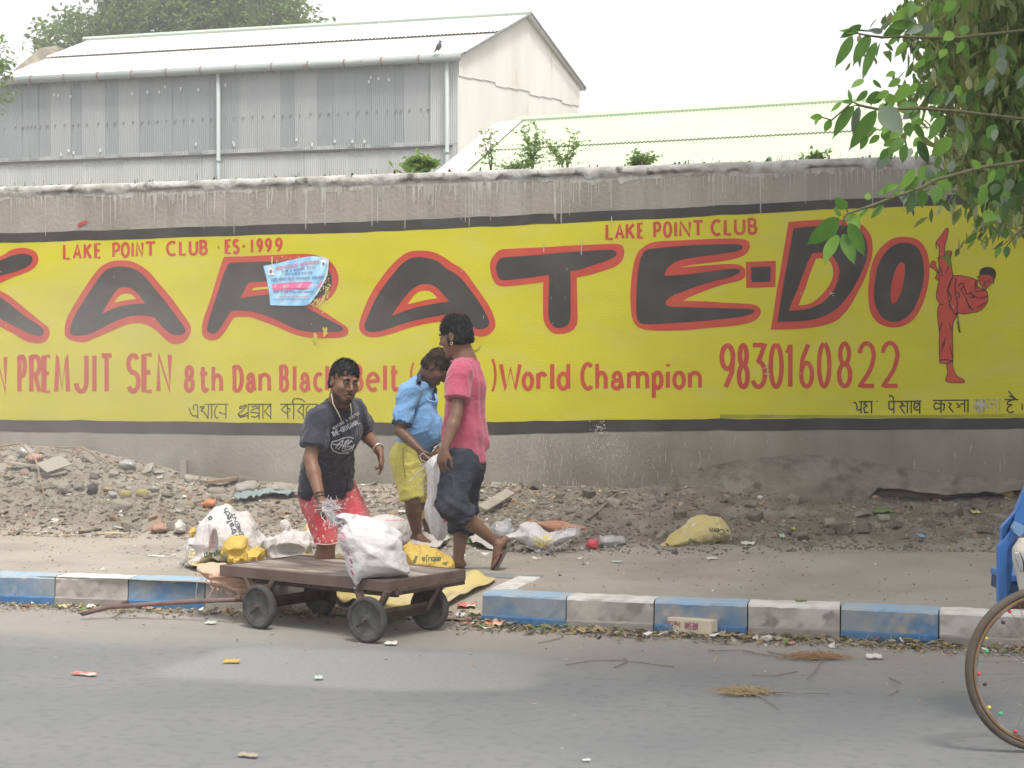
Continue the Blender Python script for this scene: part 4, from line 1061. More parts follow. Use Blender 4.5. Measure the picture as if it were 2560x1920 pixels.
for i, (px, py, s, mi, fl) in enumerate(big):
    o = chunk_obj(px, py, s, mi, fl, i)
    if o:
        kindw = {0: "grey concrete piece", 1: "pale broken tile", 2: "reddish brick piece", 3: "dark earth clod", 5: "tan chunk"}[mi] if fl < .7 or mi == 3 else "grey stone"
        sz = "large " if s > .085 else ("small " if s < .055 else "")
        hz = next(w for lim, w in [(75,"at the far left edge"),(150,"below the letter P of the second line"),(230,"below the letters M and J"),(300,"below the gap before SEN"),(400,"below the word SEN"),(480,"below the figure 8"),(560,"below the word Dan"),(760,"left of the charcoal T-shirt"),
             (1270,"by the pink T-shirt"),(1370,"below the letters Cham"),(1500,"below the end of Champion"),(1600,"below the 9 and 8 of the number"),(1690,"behind the stuffed yellow sack"),(1760,"behind the yellow sack's right end"),(1850,"right of the stuffed yellow sack"),(1930,"below the digits 0822"),(2030,"under the broken plaster ledge"),(2130,"left of the wall hollow"),(2230,"in the wall hollow"),(2360,"right of the wall hollow"),(2480,"near the rickshaw"),(9999,"next to the rickshaw frame")] if px < lim)
        vt = ("high on the heap" if py < 1190 else "mid-heap" if py < 1260 else "low on the heap") if px < 750 else ("against the wall foot" if py < 1245 else "mid-bank" if py < 1300 else "at the foot of the bank")
        lb = sz+kindw+" "+vt+" "+hz
        if lb in seen_lb: lb = {0: "another ", 1: "further ", 2: "third "}[min(2, seen_lb[lb]-1)]+lb if False else lb+", "+("right one" if px > seen_lb[lb] else "left one")
        else: seen_lb[lb] = px
        lb = " ".join(lb.split()[:16]) if len(lb.split()) > 16 else lb
        tag(o, lb, "rubble", "broken pieces in the left rubble heap" if px < 750 else "clods and stones in the right earth bank")

# litter along the kerb foot and on the road edge
M_l = [mat("dry_leaf", (.25,.17,.075), .8, (.33,.25,.12), 9), mat("olive_leaf", (.15,.16,.06), .8, (.22,.20,.09), 9), mat("grey_leaf", (.30,.28,.22), .85), mat("paper_bit", (.62,.60,.56), .8), mat("straw", (.42,.33,.18), .8), mat("dark_bit", (.07,.06,.05), .8), mat("soft_green", (.10,.22,.06), .7), mat("red_bit", (.5,.10,.08), .6)]
def leaf_geom(r, L_, W_):
    c = r.uniform(-.3, .5)
    return [(-L_/2,0,0),(0,-W_/2,c*W_*.5),(L_/2,0,r.uniform(0,.3)*L_),(0,W_/2,c*W_*.5),(0,0,0)], [(0,1,4),(1,2,4),(2,3,4),(3,0,4)]
def scatter_leaves(mbx, n, fx, s0, s1, wts, z=None, lift=.004):
    for _ in range(n):
        x, y = fx(); s = s0 + (s1-s0)*r.random()**1.8
        mi = r.choices(range(8), wts)[0]
        L_, W_ = (s, s*r.uniform(.35,.6)) if mi not in (4,) else (s*2.2, .004)
        vs2, fs2 = leaf_geom(r, L_, W_)
        zz = (gz(x, y) if z is None else z) + r.uniform(.001, .02)*s/.05 + lift
        M = Matrix.Translation((x, y, zz)) @ Matrix.Rotation(r.uniform(0,6.28), 4, 'Z') @ Matrix.Rotation(r.gauss(0,.35), 4, 'X') @ Matrix.Rotation(r.gauss(0,.2), 4, 'Y')
        mbx.add([M @ Vector(v) for v in vs2], fs2, mi)
mb = MB(); r = random.Random(31)
kline = lambda x: float(np.interp(x, [PZ(a, b_, ZP).x for a, b_ in R_], [PZ(a, b_, ZP).y for a, b_ in R_])) if x > GAP1 else float(np.interp(x, [PZ(0, ke(0), ZP).x, PZ(700, ke(700), ZP).x], [PZ(0, ke(0), ZP).y, PZ(700, ke(700), ZP).y]))
W_lit = (5,4,4,1.3,4,2.5,.7,.25)
scatter_leaves(mb, 2100, lambda: (lambda x: (x, kline(x)-.02-abs(r.gauss(0,.13))))(r.uniform(GAP1-.1, 1.0)), .012, .075, W_lit, 0.0)
scatter_leaves(mb, 1100, lambda: (lambda x: (x, kline(x)-.02-abs(r.gauss(0,.13))))(r.uniform(-7.5, GAP0+.3)), .012, .06, W_lit, 0.0)
scatter_leaves(mb, 700, lambda: (r.uniform(GAP0, GAP1+.1), YK+r.uniform(-.25,.45)), .012, .055, (4,3,4,2,3,3,1,.5), 0.02)
scatter_leaves(mb, 420, lambda: (r.uniform(-7, 1), YK-.1-abs(r.gauss(0,.9))), .006, .035, (3,2,3,1,4,3,.2,.1), 0.006)
scatter_leaves(mb, 260, lambda: (lambda x: (x, r.uniform(YK+.2, ys0(x))))(r.uniform(-8, 1.2)), .008, .04, (3,2,3,1,2,4,.3,.2))
scatter_leaves(mb, 1300, lambda: in_bank(XW0, XD), .012, .06, (3,1,4,3,2,2,.3,.6))
scatter_leaves(mb, 420, lambda: in_bank(XD, XE), .012, .06, (4,2,3,.8,3,2,.5,.2))
w0, w1 = PZ(420, 1380, ZP), PZ(1560, 1380, ZP)
scatter_leaves(mb, 330, lambda: (lambda t: (w0.x+(w1.x-w0.x)*t, w0.y+(w1.y-w0.y)*t+r.gauss(-.1,.28)))(r.random()), .012, .07, (.6,.3,1,7,.6,1.2,.3,.3))
tag(mb.build("leaf_litter", M_l), kind="stuff")
# gritty soil along the gutter
mb = MB(); r = random.Random(33)
for _ in range(3800):
    x = r.uniform(-7.2, 1.2); 
    yk = kline(x) if not (GAP0 < x < GAP1) else YK+.25
    y = yk - abs(r.gauss(0, .14)); s = .002+.010*r.random()**2.5
    vs2, fs2 = chunk_geom(r, s, .6); M = Matrix.Translation((x, y, .008)) @ Matrix.Rotation(r.uniform(0,6.28), 4, 'Z')
    mb.add([M @ v for v in vs2], fs2, r.choice([0,0,1,2,3,3,5]))
tag(mb.build("gutter_grit", M_r), kind="stuff")
# ================================================================ industrial shed behind the wall
M_fg = [mat("fibreglass_dark", (.24,.268,.29), .5, (.262,.288,.305), .5, stretch=(3,1,.35)), mat("fibreglass_mid", (.25,.28,.30), .5, (.275,.30,.315), .5, stretch=(3,1,.35)), mat("fibreglass_light", (.305,.33,.35), .5, (.335,.355,.37), .5, stretch=(3,1,.35))]
M_tin = mat("painted_tin", (.46,.48,.48), .55, (.40,.42,.42), .7, stretch=(2,1,.4))
M_gab = mat("gable_tin", (.66,.65,.62), .6, (.60,.59,.55), .6, .4, .65, 5, (.52,.47,.40), 1.2, .66, .74, stretch=(2,2,.35))
M_roof = mat("roof_tin", (.70,.70,.68), .45, (.64,.63,.61), .4)
M_gut = mat("gutter_metal", (.30,.34,.34), .5, (.36,.39,.38), 1.5, .4, .7, 4, (.25,.14,.08), 2.5, .68, .74)
M_pipe = mat("pipe_grey", (.38,.43,.44), .5)
M_dark = mat("dark_girt", (.06,.055,.06), .7)
def corr(name, p0, du, width, z0, z1, m, parent, pitch=.076, amp=.010, per=6, nrm=None):
    """corrugated sheet: p0 start (x,y), du unit direction, z0/z1 numbers or functions of distance"""
    n = max(2, int(width/pitch*per)); V = []; Fs = []
    nrm = nrm or Vector((du.y, -du.x, 0))
    for i in range(n+1):
        s = width*i/n; o_ = amp*math.sin(2*math.pi*s/pitch)
        p = p0 + du*s + nrm*o_
        V.append((p.x, p.y, z0(s) if callable(z0) else z0)); V.append((p.x, p.y, z1(s) if callable(z1) else z1))
        if i: Fs.append((2*i-2, 2*i, 2*i+1, 2*i-1))
    return mesh_obj(name, V, Fs, m, parent, True)
c0 = PD(1145, 930, 60.0); YS = c0.y
shed = empty("factory_shed", (c0.x, YS, 0))
tag(shed, "tall pale corrugated industrial shed with grey translucent side panels", "shed")
O = Vector((c0.x, YS, 0))
def rel(v): return v - O
ze = PY(1145, 132, YS).z
zb = PY(1135, 367, YS).z
dX = Vector((1, 0, 0))
def xw(px): return PY(px, 930, YS).x
def C4(x): return x/1.728
pan = [(-120,0,1),(0,95,0),(95,130,1),(130,165,0),(165,222,0),(222,305,2),(305,357,0),(357,452,2),(452,515,0),(515,600,2),(600,665,0),(665,742,1),(742,817,0),(817,900,1),(900,962,0),(962,1030,0),(1030,1115,2),(1115,1208,2),(1208,1275,0),(1275,1367,2),(1367,1442,0),(1442,1530,1),(1530,1607,0),(1607,1700,1),(1700,1747,0),(1747,1847,2),(1847,1860,0)]
for i, (a, b_, t) in enumerate(pan):
    xa, xb = xw(C4(a)), xw(C4(b_))
    corr("wall_sheet", rel(Vector((xa, YS-.02*(i % 2), 0))), dX, xb-xa+.04, zb+.12, ze-.02, M_fg[t], shed)
xa = xw(C4(1860)); corr("wall_sheet", rel(Vector((xa, YS-.01, 0))), dX, c0.x-xa, zb+.12, ze, M_tin, shed)
x = xw(-70)
while x < c0.x-.1:
    w = min(.82, c0.x-x); corr("wall_sheet", rel(Vector((x, YS-.015*(int(x*3) % 2), 0))), dX, w, 2.5, zb+.22, M_tin, shed, amp=.016); x += w
mb = MB(); mb.box((xw(-70)-c0.x, -.10, zb-.02), (-.2, -.03, zb+.06)); mb.build("girt", M_dark, shed)
mb = MB()
rb = random.Random(8)
for (a, b_, t) in pan[1:]:
    for zz in (.38, .86):
        for q in (.25,.75):
            x = xw(C4(a+(b_-a)*q))-c0.x; z_ = zb+.12+(ze-zb)*(zz if q < .5 else zz+.004)
            mb.box((x-.03,-.06,z_-.035),(x+.03,-.02,z_+.035))
tag(mb.build("bolt_heads", mat("bolt_grey", (.25,.24,.25), .6), shed), kind="stuff")
mb = MB()
for _ in range(26):
    x = xw(rb.uniform(120,1060))-c0.x; z_ = rb.choice([zb+.35, ze-.8])+rb.uniform(-.12,.12); mb.box((x-.035,-.07,z_-.06),(x+.035,-.03,z_+.06))
tag(mb.build("white_patches", mat("patch_white", (.62,.63,.63), .6), shed), kind="stuff")
# gable
gd = Vector((.537, .844)); gd.normalize()
gdw = Vector((gd.x*CYW-gd.y*SYW, gd.x*SYW+gd.y*CYW, 0))
Lg = 8.57; ta = 4.44; za = 14.98
gz0 = lambda s: 2.5
def groof(s): return ze + (za-ze)*(s/ta if s < ta else (Lg-s)/(Lg-ta)) - .05
def glap(s): return 12.05 + .16*math.floor(s/.8)*0 + .05*((int(s/.8)*7) % 3)
s = 0.0; i = 0
while s < Lg-.02:
    w = min(.8, Lg-s); p = rel(c0)+gdw*s; p.z = 0
    f0 = s
    corr("gable_sheet", p, gdw, w+.02, lambda q, f0=f0: 2.5, lambda q, f0=f0: min(groof(f0+q), glap(f0+.3)+.1), M_gab, shed, amp=.010)
    if glap(f0+.3) < groof(f0+w/2):
        p2 = p + Vector((gdw.y, -gdw.x, 0))*.035
        corr("gable_sheet", p2, gdw, w+.02, lambda q, f0=f0: glap(f0+.3), lambda q, f0=f0: groof(f0+q)+.02, M_gab, shed, amp=.010)
    s += w; i += 1
# roof planes, built as corrugated slopes
xl = xw(6)-c0.x
apex = rel(c0)+gdw*ta; apex.z = za
eav = Vector((0, 0, ze)); far = rel(c0)+gdw*Lg; far.z = ze
def slope(name, a, b_, xl, m, parent, pitch=.15, amp=.02, n=4):
    """a: low edge right end, b_: high edge right end; runs along -x to xl"""
    k = int(-xl/pitch*n); V = []; Fs = []
    for i in range(k+1):
        x = xl*i/k; o_ = amp*math.sin(2*math.pi*i/n)
        V.append((a.x+x, a.y, a.z+o_)); V.append((b_.x+x, b_.y, b_.z+o_))
        if i: Fs.append((2*i-2, 2*i-1, 2*i+1, 2*i))
    return mesh_obj(name, V, Fs, m, parent, True)
mid = eav.lerp(apex, .52)
sh = Vector((gdw.x,gdw.y,0))*-.35
slope("roof_slope", eav+sh+Vector((.25,0,-.12)), mid+Vector((.25,0,.0)), xl-.2, M_roof, shed)
slope("roof_slope", mid+sh*.4+Vector((.25,0,.03)), apex+Vector((.25,0,.04)), xl-.2, M_roof, shed)
slope("roof_slope", far+Vector((.25,.3,-.1)), apex+Vector((.25,0,.03)), xl-.2, M_roof, shed)
mb = MB()
cap_ = [apex+Vector((.3,0,.10)), apex+Vector((xl-.2,0,.10))]
mb.tube(cap_, .10, 6); mb.build("ridge_cap", mat("ridge_tin", (.42,.50,.44), .6), shed)
mb = MB(); mb.tube([eav+sh*1.1+Vector((.3,0,-.22)), eav+sh*1.1+Vector((xl-.4,0,-.22))], .15, 8)
mb.build("gutter", M_gut, shed, True)
mb = MB()
for k in range(13):
    x = -1.2-k*1.42; p = eav+sh*1.1+Vector((x,0,-.22)); mb.tube([p-Vector((.02,0,0)), p+Vector((.02,0,0))], .17, 8)
tag(mb.build("gutter_straps", mat("rusty_strap", (.22,.13,.09), .8), shed), kind="stuff")
for a, b_ in [(eav+Vector((.25,0,-.02)), apex+Vector((.28,0,.06))), (apex+Vector((.28,0,.06)), far+Vector((.25,.1,-.05)))]:
    mb = MB(); mb.tube([a+Vector((.02,-.05,0)), b_+Vector((.02,-.05,0))], .045, 6); mb.build("barge_flashing", mat("flashing", (.20,.21,.22), .6), shed)
for px, ztp in [(554, ze-.35), (1123, ze-.1)]:
    x = xw(px)-c0.x; mb = MB(); mb.tube([(x,-.25,2.4),(x,-.25,ztp)], .075, 10); mb.build("downpipe", M_pipe, shed, True)
    for zz in (5.0, 7.2, 9.3):
        mb = MB(); mb.tube([(x,-.25,zz-.06),(x,-.25,zz+.06)], .09, 10); mb.build("pipe_collar", M_pipe, shed, True)
for px in (62, 258, 462, 675, 900):
    x = xw(px)-c0.x; z_ = PY(px, 216-.06*px, YS).z; mb = MB(); mb.box((x-.09,-.08,z_-.08),(x+.09,-.03,z_+.08)); mb.build("purlin_end", mat("purlin", (.18,.17,.17), .8), shed)
# left gable end closes the volume, with the concrete coping seen beyond the roof
mb = MB(); mb.add([(xl,0,2.5),(xl,0,ze),(xl+apex.x,apex.y,za),(xl+far.x,far.y,ze),(xl+far.x,far.y,2.5)], [(0,1,2,3,4)]); mb.build("gable_wall", M_gab, shed)
mb = MB(); mb.add([(0+far.x,far.y,2.5),(far.x,far.y,ze),(far.x+xl,far.y,ze),(far.x+xl,far.y,2.5)], [(0,1,2,3)]); mb.build("rear_wall", M_gab, shed)
M_cop2 = mat("old_concrete", (.36,.33,.27), .9, (.24,.21,.17), 1.2)
block = empty("concrete_parapet", PD(80,150,76)); block.location.z = 0
tag(block, "weathered concrete parapet rising past the left end of the pale roof", "parapet")
mb = MB(); bl = block.location
P4 = [PD(10,196,74), PD(100,120,78), PD(140,114,80), PD(150,124,80), PD(140,134,80), PD(108,140,78), PD(25,200,74)]
n = len(P4); V = [p-bl for p in P4] + [p-bl+Vector((0,1.2,0)) for p in P4]
mb.add(V, [tuple(range(n-1,-1,-1)), tuple(range(n, 2*n))] + [(i, (i+1)%n, n+(i+1)%n, n+i) for i in range(n)])
mb.build("parapet_top", M_cop2, block)
mb = MB(); a_, c_ = PD(30,198,74.5)-bl, PD(112,140,78.5)-bl
mb.add([a_, c_, Vector((c_.x,c_.y,3)), Vector((a_.x,a_.y,3)), a_+Vector((0,1,0)), c_+Vector((0,1,0)), Vector((c_.x,c_.y+1,3)), Vector((a_.x,a_.y+1,3))], [(0,1,2,3),(4,7,6,5),(0,4,5,1),(1,5,6,2),(3,7,4,0)])
mb.build("parapet_wall", M_cop2, block)

# bird on the eave
bp_ = PD(1097, 128, 59.6)
F_ = Field((-.3,-.3,-.1), (.3,.3,.6), .02)
F_.ell((0,0,.19), (.10,.09,.15), Matrix.Rotation(.5,3,'Y').to_3x3(), .03).ell((.05,0,.36), (.055,.05,.055), None, .03).cap((-.06,0,.12),(-.20,0,-.02), .045,.02,.03).cap((.09,0,.36),(.14,0,.35),.018,.006,.01).cap((0,.03,.08),(0,.03,-.02),.012,.01,.01).cap((0,-.03,.08),(0,-.03,-.02),.012,.01,.01)
bird = F_.mesh("crow", mat("crow_black", (.06,.06,.065), .6)); bird.location = bp_; bird.location.z -= .02
tag(bird, "dark crow perched on the roof gutter near the shed corner", "bird")

# green roofed shed to the right
M_groof = mat("green_roof_tin", (.44,.53,.37), .5, (.48,.55,.41), .5); M_fas = mat("pale_fascia", (.62,.60,.55), .7)
rl, rr2 = PD(1300, 306, 50), PD(2700, 222, 43)
el = PD(1120, 470, 43.5)
gs = empty("green_roof_shed", (rl.x, rl.y, 0)); tag(gs, "low shed with pale green corrugated roof behind the right wall", "shed")
O2 = Vector((rl.x, rl.y, 0))
dr = (rr2-rl); down = (el-rl)
def gslope(name, t0, t1, lift):
    Ln = dr.length; n = int(Ln/.11*4); V = []; Fs = []
    for i in range(n+1):
        s = i/n; o_ = .02*math.sin(2*math.pi*i/4)+lift
        for t in (t0, t1):
            p = rl + dr*s + down*t - O2; V.append((p.x, p.y, p.z+o_))
        if i: Fs.append((2*i-2, 2*i-1, 2*i+1, 2*i))
    return mesh_obj(name, V, Fs, M_groof, gs, True)
gslope("roof_slope", 0, .47, .04); gslope("roof_slope", .45, 1.25, 0)
V = [rl-O2+Vector((0,0,.02)), rl+dr-O2+Vector((0,0,.02)), rl+dr-O2+Vector((0,5.5,-2.2)), rl-O2+Vector((0,5.5,-2.2))]
mesh_obj("rear_slope", V, [(0,1,2,3)], M_groof, gs)
mb = MB(); mb.tube([rl-O2+Vector((-.1,0,.07)), rl+dr-O2+Vector((0,0,.07))], .10, 6); mb.build("ridge_cap", mat("ridge_green", (.48,.58,.44), .6), gs)
mb = MB(); a_ = rl-O2; b_ = rl+down*1.25-O2
mb.add([a_+Vector((-.75,0,.02)), a_+Vector((.1,0,.10)), b_+Vector((.1,0,.08)), b_+Vector((-.95,0,0)), b_+Vector((-.95,0,-.3)), a_+Vector((-.75,0,-.3))], [(0,1,2,3),(0,3,4,5)])
mb.build("barge_board", M_fas, gs)
mb = MB(); mb.add([a_+Vector((-.6,0,0)), b_+Vector((-.6,0,0)), Vector((b_.x-.6,b_.y,0)), Vector((a_.x-.6,a_.y,0))], [(0,1,2,3)]); mb.build("end_wall", M_fas, gs)

# small white lamp fixture over the wall top
lf = empty("wall_camera", PD(600, 455, 22)); tag(lf, "small white box fixture peeping over the wall below the shed downpipe", "fixture")
lf.location.z = 0; zt_ = PD(600, 455, 22).z
mb = MB(); mb.box((-.05,-.06,zt_-.03),(.05,.10,zt_+.04)); bevel(mb.build("housing", mat("fixture_white", (.7,.7,.7), .5), lf), .01)
mb = MB(); mb.tube([(0,0,0),(0,0,zt_-.03)], .015, 8); mb.build("post", M_pipe, lf)
mb = MB(); mb.box((-.25,-.02,zt_-.09),(.12,.02,zt_-.06)); mb.build("arm", mat("fixture_dark", (.1,.1,.1), .6), lf)
# ================================================================ trees and plants
M_bark = mat("bark", (.12,.10,.08), .9, (.18,.16,.13), 8, bump=.6)
def leafmat(name, c, c2, tr=.45, rough=.5): return mat(name, c, rough, c2, 1.5, .35, .65, 3, spec=.35, trans=tr)
ML_far = [leafmat("far_leaf", (.11,.20,.045), (.15,.25,.06)), leafmat("far_leaf_light", (.18,.29,.07), (.23,.33,.09))]
ML_over = [leafmat("canopy_leaf", (.05,.09,.025), (.07,.11,.03), .25)]
ML_fine = [leafmat("fine_leaf_olive", (.185,.235,.065), (.24,.28,.09), .55), leafmat("fine_leaf_pale", (.29,.33,.15), (.36,.39,.20)), leafmat("fine_leaf_green", (.11,.23,.04), (.15,.28,.055)), leafmat("fine_leaf_dark", (.08,.135,.04), (.12,.17,.06)), leafmat("rust_leaf", (.30,.16,.04), (.25,.12,.03))]
ML_big = [leafmat("broad_leaf", (.075,.185,.030), (.11,.22,.04), .45), leafmat("broad_leaf_bright", (.15,.31,.045), (.20,.35,.07), .55), leafmat("broad_leaf_under", (.14,.19,.13), (.17,.22,.16), .3), leafmat("broad_leaf_dark", (.030,.075,.018), (.045,.09,.025), .35)]

def leaves_mesh(name, C, size, mats, parent, rs, wts=None, droop=.3, aspect=.42, org=(0,0,0), parts=6):
    """leaf-shaped faces at the points C (world), random turn, joined"""
    n = len(C); C = np.asarray(C, np.float32)-np.asarray(org, np.float32)
    th = rs.uniform(0, 2*np.pi, n); el = rs.normal(-droop, .55, n)
    d = np.stack([np.cos(th)*np.cos(el), np.sin(th)*np.cos(el), np.sin(el)], 1)
    up = rs.normal(0, .6, (n, 3)); up[:,2] += 1
    sd = np.cross(d, up); sd /= np.linalg.norm(sd, axis=1, keepdims=True)+1e-9
    nn = np.cross(sd, d)
    L_ = (size*rs.uniform(.6, 1.3, n))[:,None]; W_ = L_*aspect*rs.uniform(.75, 1.2, n)[:,None]
    p0 = C-d*L_*.5; p1 = C-d*L_*.12+sd*W_*.5+nn*W_*.12; p2 = C+d*L_*.22+sd*W_*.4+nn*W_*.10; p3 = C+d*L_*.5-nn*L_*.06
    p4 = C+d*L_*.22-sd*W_*.4+nn*W_*.10; p5 = C-d*L_*.12-sd*W_*.5+nn*W_*.12
    V = np.stack([p0,p1,p2,p3,p4,p5], 1).reshape(-1, 3)
    b_ = np.arange(n)*6
    Fc = np.concatenate([np.stack([b_,b_+1,b_+2,b_+3],1), np.stack([b_,b_+3,b_+4,b_+5],1)])
    mi = rs.choice(len(mats), n, p=wts); mi = np.concatenate([mi, mi])
    return mesh_obj(name, V, Fc, mats, parent, False, mi)

def crown_points(blobs, n_twigs, per, spread, rs, shell=.75):
    P = []
    vol = np.array([b[1][0]*b[1][1]*b[1][2] for b in blobs]); vol = vol/vol.sum()
    for k in rs.choice(len(blobs), n_twigs, p=vol):
        c, rad = blobs[k]
        v = rs.normal(0,1,3); v /= np.linalg.norm(v); q = shell + (1-shell)*rs.random() if rs.random() < .75 else rs.random()**.5
        t = np.array(c)+v*np.array(rad)*q
        P.append(t + rs.normal(0, spread, (per, 3)))
    return np.concatenate(P)

def limbs(name, base, tips, r0, m, parent, org):
    mb = MB(); base = Vector(base)
    for t, rr_ in tips:
        t = Vector(t); mid = base.lerp(t, .5)+Vector((random.uniform(-.4,.4), random.uniform(-.3,.3), (t-base).length*.08))
        mb.tube([base-Vector(org), mid-Vector(org), t-Vector(org)], [r0, r0*.6, rr_], 7)
    return mb.build(name, m, parent, True)

rs = np.random.default_rng(5)
# far tree behind the shed
tb = PD(450, 120, 84); T1 = empty("broad_tree", (tb.x, tb.y, 0))
tag(T1, "big hazy green tree crown rising behind the pale shed roof", "tree")
def B(px, py, d, r_): p = PD(px, py, d); return ((p.x, p.y, p.z), r_)
bl1 = [B(430,60,82,(4.2,3.2,2.2)), B(240,95,82,(2.9,2.5,1.5)), B(140,105,82,(1.3,1.5,.8)), B(620,60,82,(3.3,2.8,1.9)), B(740,70,82,(1.4,1.6,1.3)), B(400,-40,82,(4.0,3.0,2.0)), B(600,-30,82,(3.5,3,1.7)), B(300,160,82,(3.5,2.5,1.2)), B(560,130,82,(4,2.5,1.2))]
leaves_mesh("crown", crown_points(bl1, 1750, 16, .26, rs, .6), .30, ML_far, T1, rs, [.6,.4], .2, .5, T1.location)
mb = MB(); mb.tube([(0,0,0),(.3,0,5),(0,0,11)], [.5,.4,.25], 10); mb.build("trunk", M_bark, T1, True)
limbs("branches", tb*Vector((1,1,0)) + Vector((0,0,9.5)) if False else Vector((tb.x,tb.y,9.5)), [(b_[0], .05) for b_ in bl1], .22, M_bark, T1, T1.location)
# corner of another tree at the left edge
tb = PD(-60, 170, 48); T2 = empty("leafy_tree", (tb.x, tb.y, 0)); tag(T2, "sprig of a nearer green tree at the left edge below the parapet", "tree")
bl2 = [B(-20,170,48,(.62,.7,.42)), B(-90,150,48,(1.3,1.2,.8)), B(-60,230,48,(1.1,1,.6))]
leaves_mesh("crown", crown_points(bl2, 130, 14, .12, rs, .6), .16, ML_far, T2, rs, [.5,.5], .2, .5, T2.location)
mb = MB(); mb.tube([(0,0,0),(.1,0,tb.z)], [.2,.08], 8); mb.build("trunk", M_bark, T2, True)

# plants growing out of / behind the wall top
ML_plant = leafmat("sapling_leaf", (.20,.34,.08), (.26,.38,.11), .55)
def plant(name, px, py0, h, spread, n, label, seed, lsz=.05, cat="plant", fine=True, d=15.2):
    b0 = PD(px, py0, d); rr_ = np.random.default_rng(seed); o = empty(name, b0); tag(o, label, cat)
    mb = MB(); pts = []
    for k in range(n):
        a = rr_.uniform(-1, 1); hh = h*rr_.uniform(.6, 1)
        tip = Vector((a*spread, rr_.uniform(-.1,.1), hh)); md = tip*.5+Vector((a*spread*-.15, 0, .05*hh))
        mb.tube([(0,0,-.05), md, tip], [.008,.005,.002], 5)
        for s in np.linspace(.25, 1, 7):
            q = Vector((0,0,0)).lerp(tip, float(s)) + Vector((0,0,.02))
            for _ in range(3):
                e = q+Vector((rr_.normal(0,.07), rr_.normal(0,.05), rr_.normal(.01,.03)))
                mb.tube([q, e], [.002,.001], 3)
                for w in np.linspace(.2,1,6 if fine else 3): pts.append(q.lerp(e, float(w)) + Vector((rr_.normal(0,.010), rr_.normal(0,.010), rr_.normal(0,.008))))
    mb.build("stems", mat("green_stem", (.16,.17,.08), .8), o)
    leaves_mesh("foliage", [tuple(p) for p in pts], lsz, [ML_plant, ML_far[1]], o, rr_, [.5,.5], .1, .42, (0,0,0))
    return o
plant("sapling", 1230, 440, .36, .10, 2, "feathery sapling on the wall top, leftmost of the group by the green roof", 1, .032)
plant("sapling", 1332, 434, .42, .13, 4, "tallest dense feathery sapling on the wall top before the green roof", 2, .036)
plant("sapling", 1415, 430, .36, .20, 4, "feathery sapling on the wall top, right one of the group by the green roof", 3, .034)
plant("shrub", 1600, 428, .12, .08, 6, "small round green tuft alone on the middle of the wall top", 4, .04)
plant("weed", 1040, 446, .17, .13, 5, "broad leaved weed on the wall top below the shed corner", 5, .10, fine=False)
plant("weed", 1290, 438, .09, .2, 5, "low weeds at the foot of the saplings on the wall top", 6, .03)
plant("weed", 2040, 412, .08, .10, 4, "tiny weed on the wall top just left of the hanging branches", 7, .05, fine=False)

# ---- the street tree whose branches hang in from the right
T3 = empty("street_tree", (6.6, 7.6, 0)); tag(T3, "large street tree with leafy branches hanging in at the upper right", "tree")
o3 = Vector(T3.location)
mb = MB(); mb.tube([(0,0,-.1),(.1,0,.8),(0,.1,2.5),(-.3,0,4.5),(-.6,-.2,7)], [.38,.28,.24,.2,.12], 12); mb.build("trunk", M_bark, T3, True)
# fine drooping foliage, in real depth between 7.5 and 10 m from the eye
D1 = crop(2000, 0, 2.514)
reg = [((1100,120),(330,160)),((1000,330),(180,180)),((1250,330),(180,260)),((1000,560),(160,140)),((1200,600),(230,200)),((1060,800),(150,160)),((1270,850),(170,200)),((1080,1000),(130,110)),((1290,1060),(140,150)),((880,80),(110,90)),((850,330),(60,130)),((1320,1180),(90,110)),((1100,1130),(110,60)),((1240,1400),(45,40)),((1270,1490),(80,50)),((1330,1380),(70,60)),((1500,500),(220,600)),((1500,1000),(200,320)),((1350,60),(250,140)),((1010,30),(260,80)),((930,600),(90,110)),((820,30),(60,40)),((1180,950),(150,150)),((1300,700),(160,160)),((1900,500),(400,700)),((2100,0),(600,500)),((1500,-350),(450,350)),((1950,1000),(300,350))]
wt = np.array([a[1][0]*a[1][1] for a in reg], float); wt /= wt.sum()
big_small = []
C = []
for k in rs.choice(len(reg), 2500, p=wt):
    (cx, cy), (rx, ry) = reg[k]; a = rs.uniform(0, 6.28); q = rs.random()**.5
    x, y = cx+rx*q*math.cos(a), cy+ry*q*math.sin(a); d = rs.uniform(7.4, 10.2)
    px, py = D1((x, y)); p = PD(px, py, d)
    # a hanging spray: leaves down a drooping twig
    n_ = rs.integers(4, 9); sx0, sy0 = rs.normal(0,.03), rs.normal(0,.03)
    for j in range(n_):
        C.append((p.x+sx0*j+rs.normal(0,.022), p.y+sy0*j+rs.normal(0,.022), p.z-.030*j+.08+rs.normal(0,.012)))
C = np.array(C)
wts_ = [.34,.20,.24,.205,.015]
leaves_mesh("fine_foliage", C, .088, ML_fine, T3, rs, wts_, 1.0, .40, o3)
T3.children[-1]["kind"] = "stuff" if T3.children else "stuff"
# shade-giving upper crown over the street, above the picture
bl3 = []
rr_ = np.random.default_rng(12)
for x in np.arange(-7.5, 8.5, 1.8):
    for y in np.arange(-1.5, 14.6, 1.8):
        bl3.append(((x+rr_.normal(0,.4), y+rr_.normal(0,.4), 8.4+rr_.normal(0,.5)), (1.5,1.5,.9)))
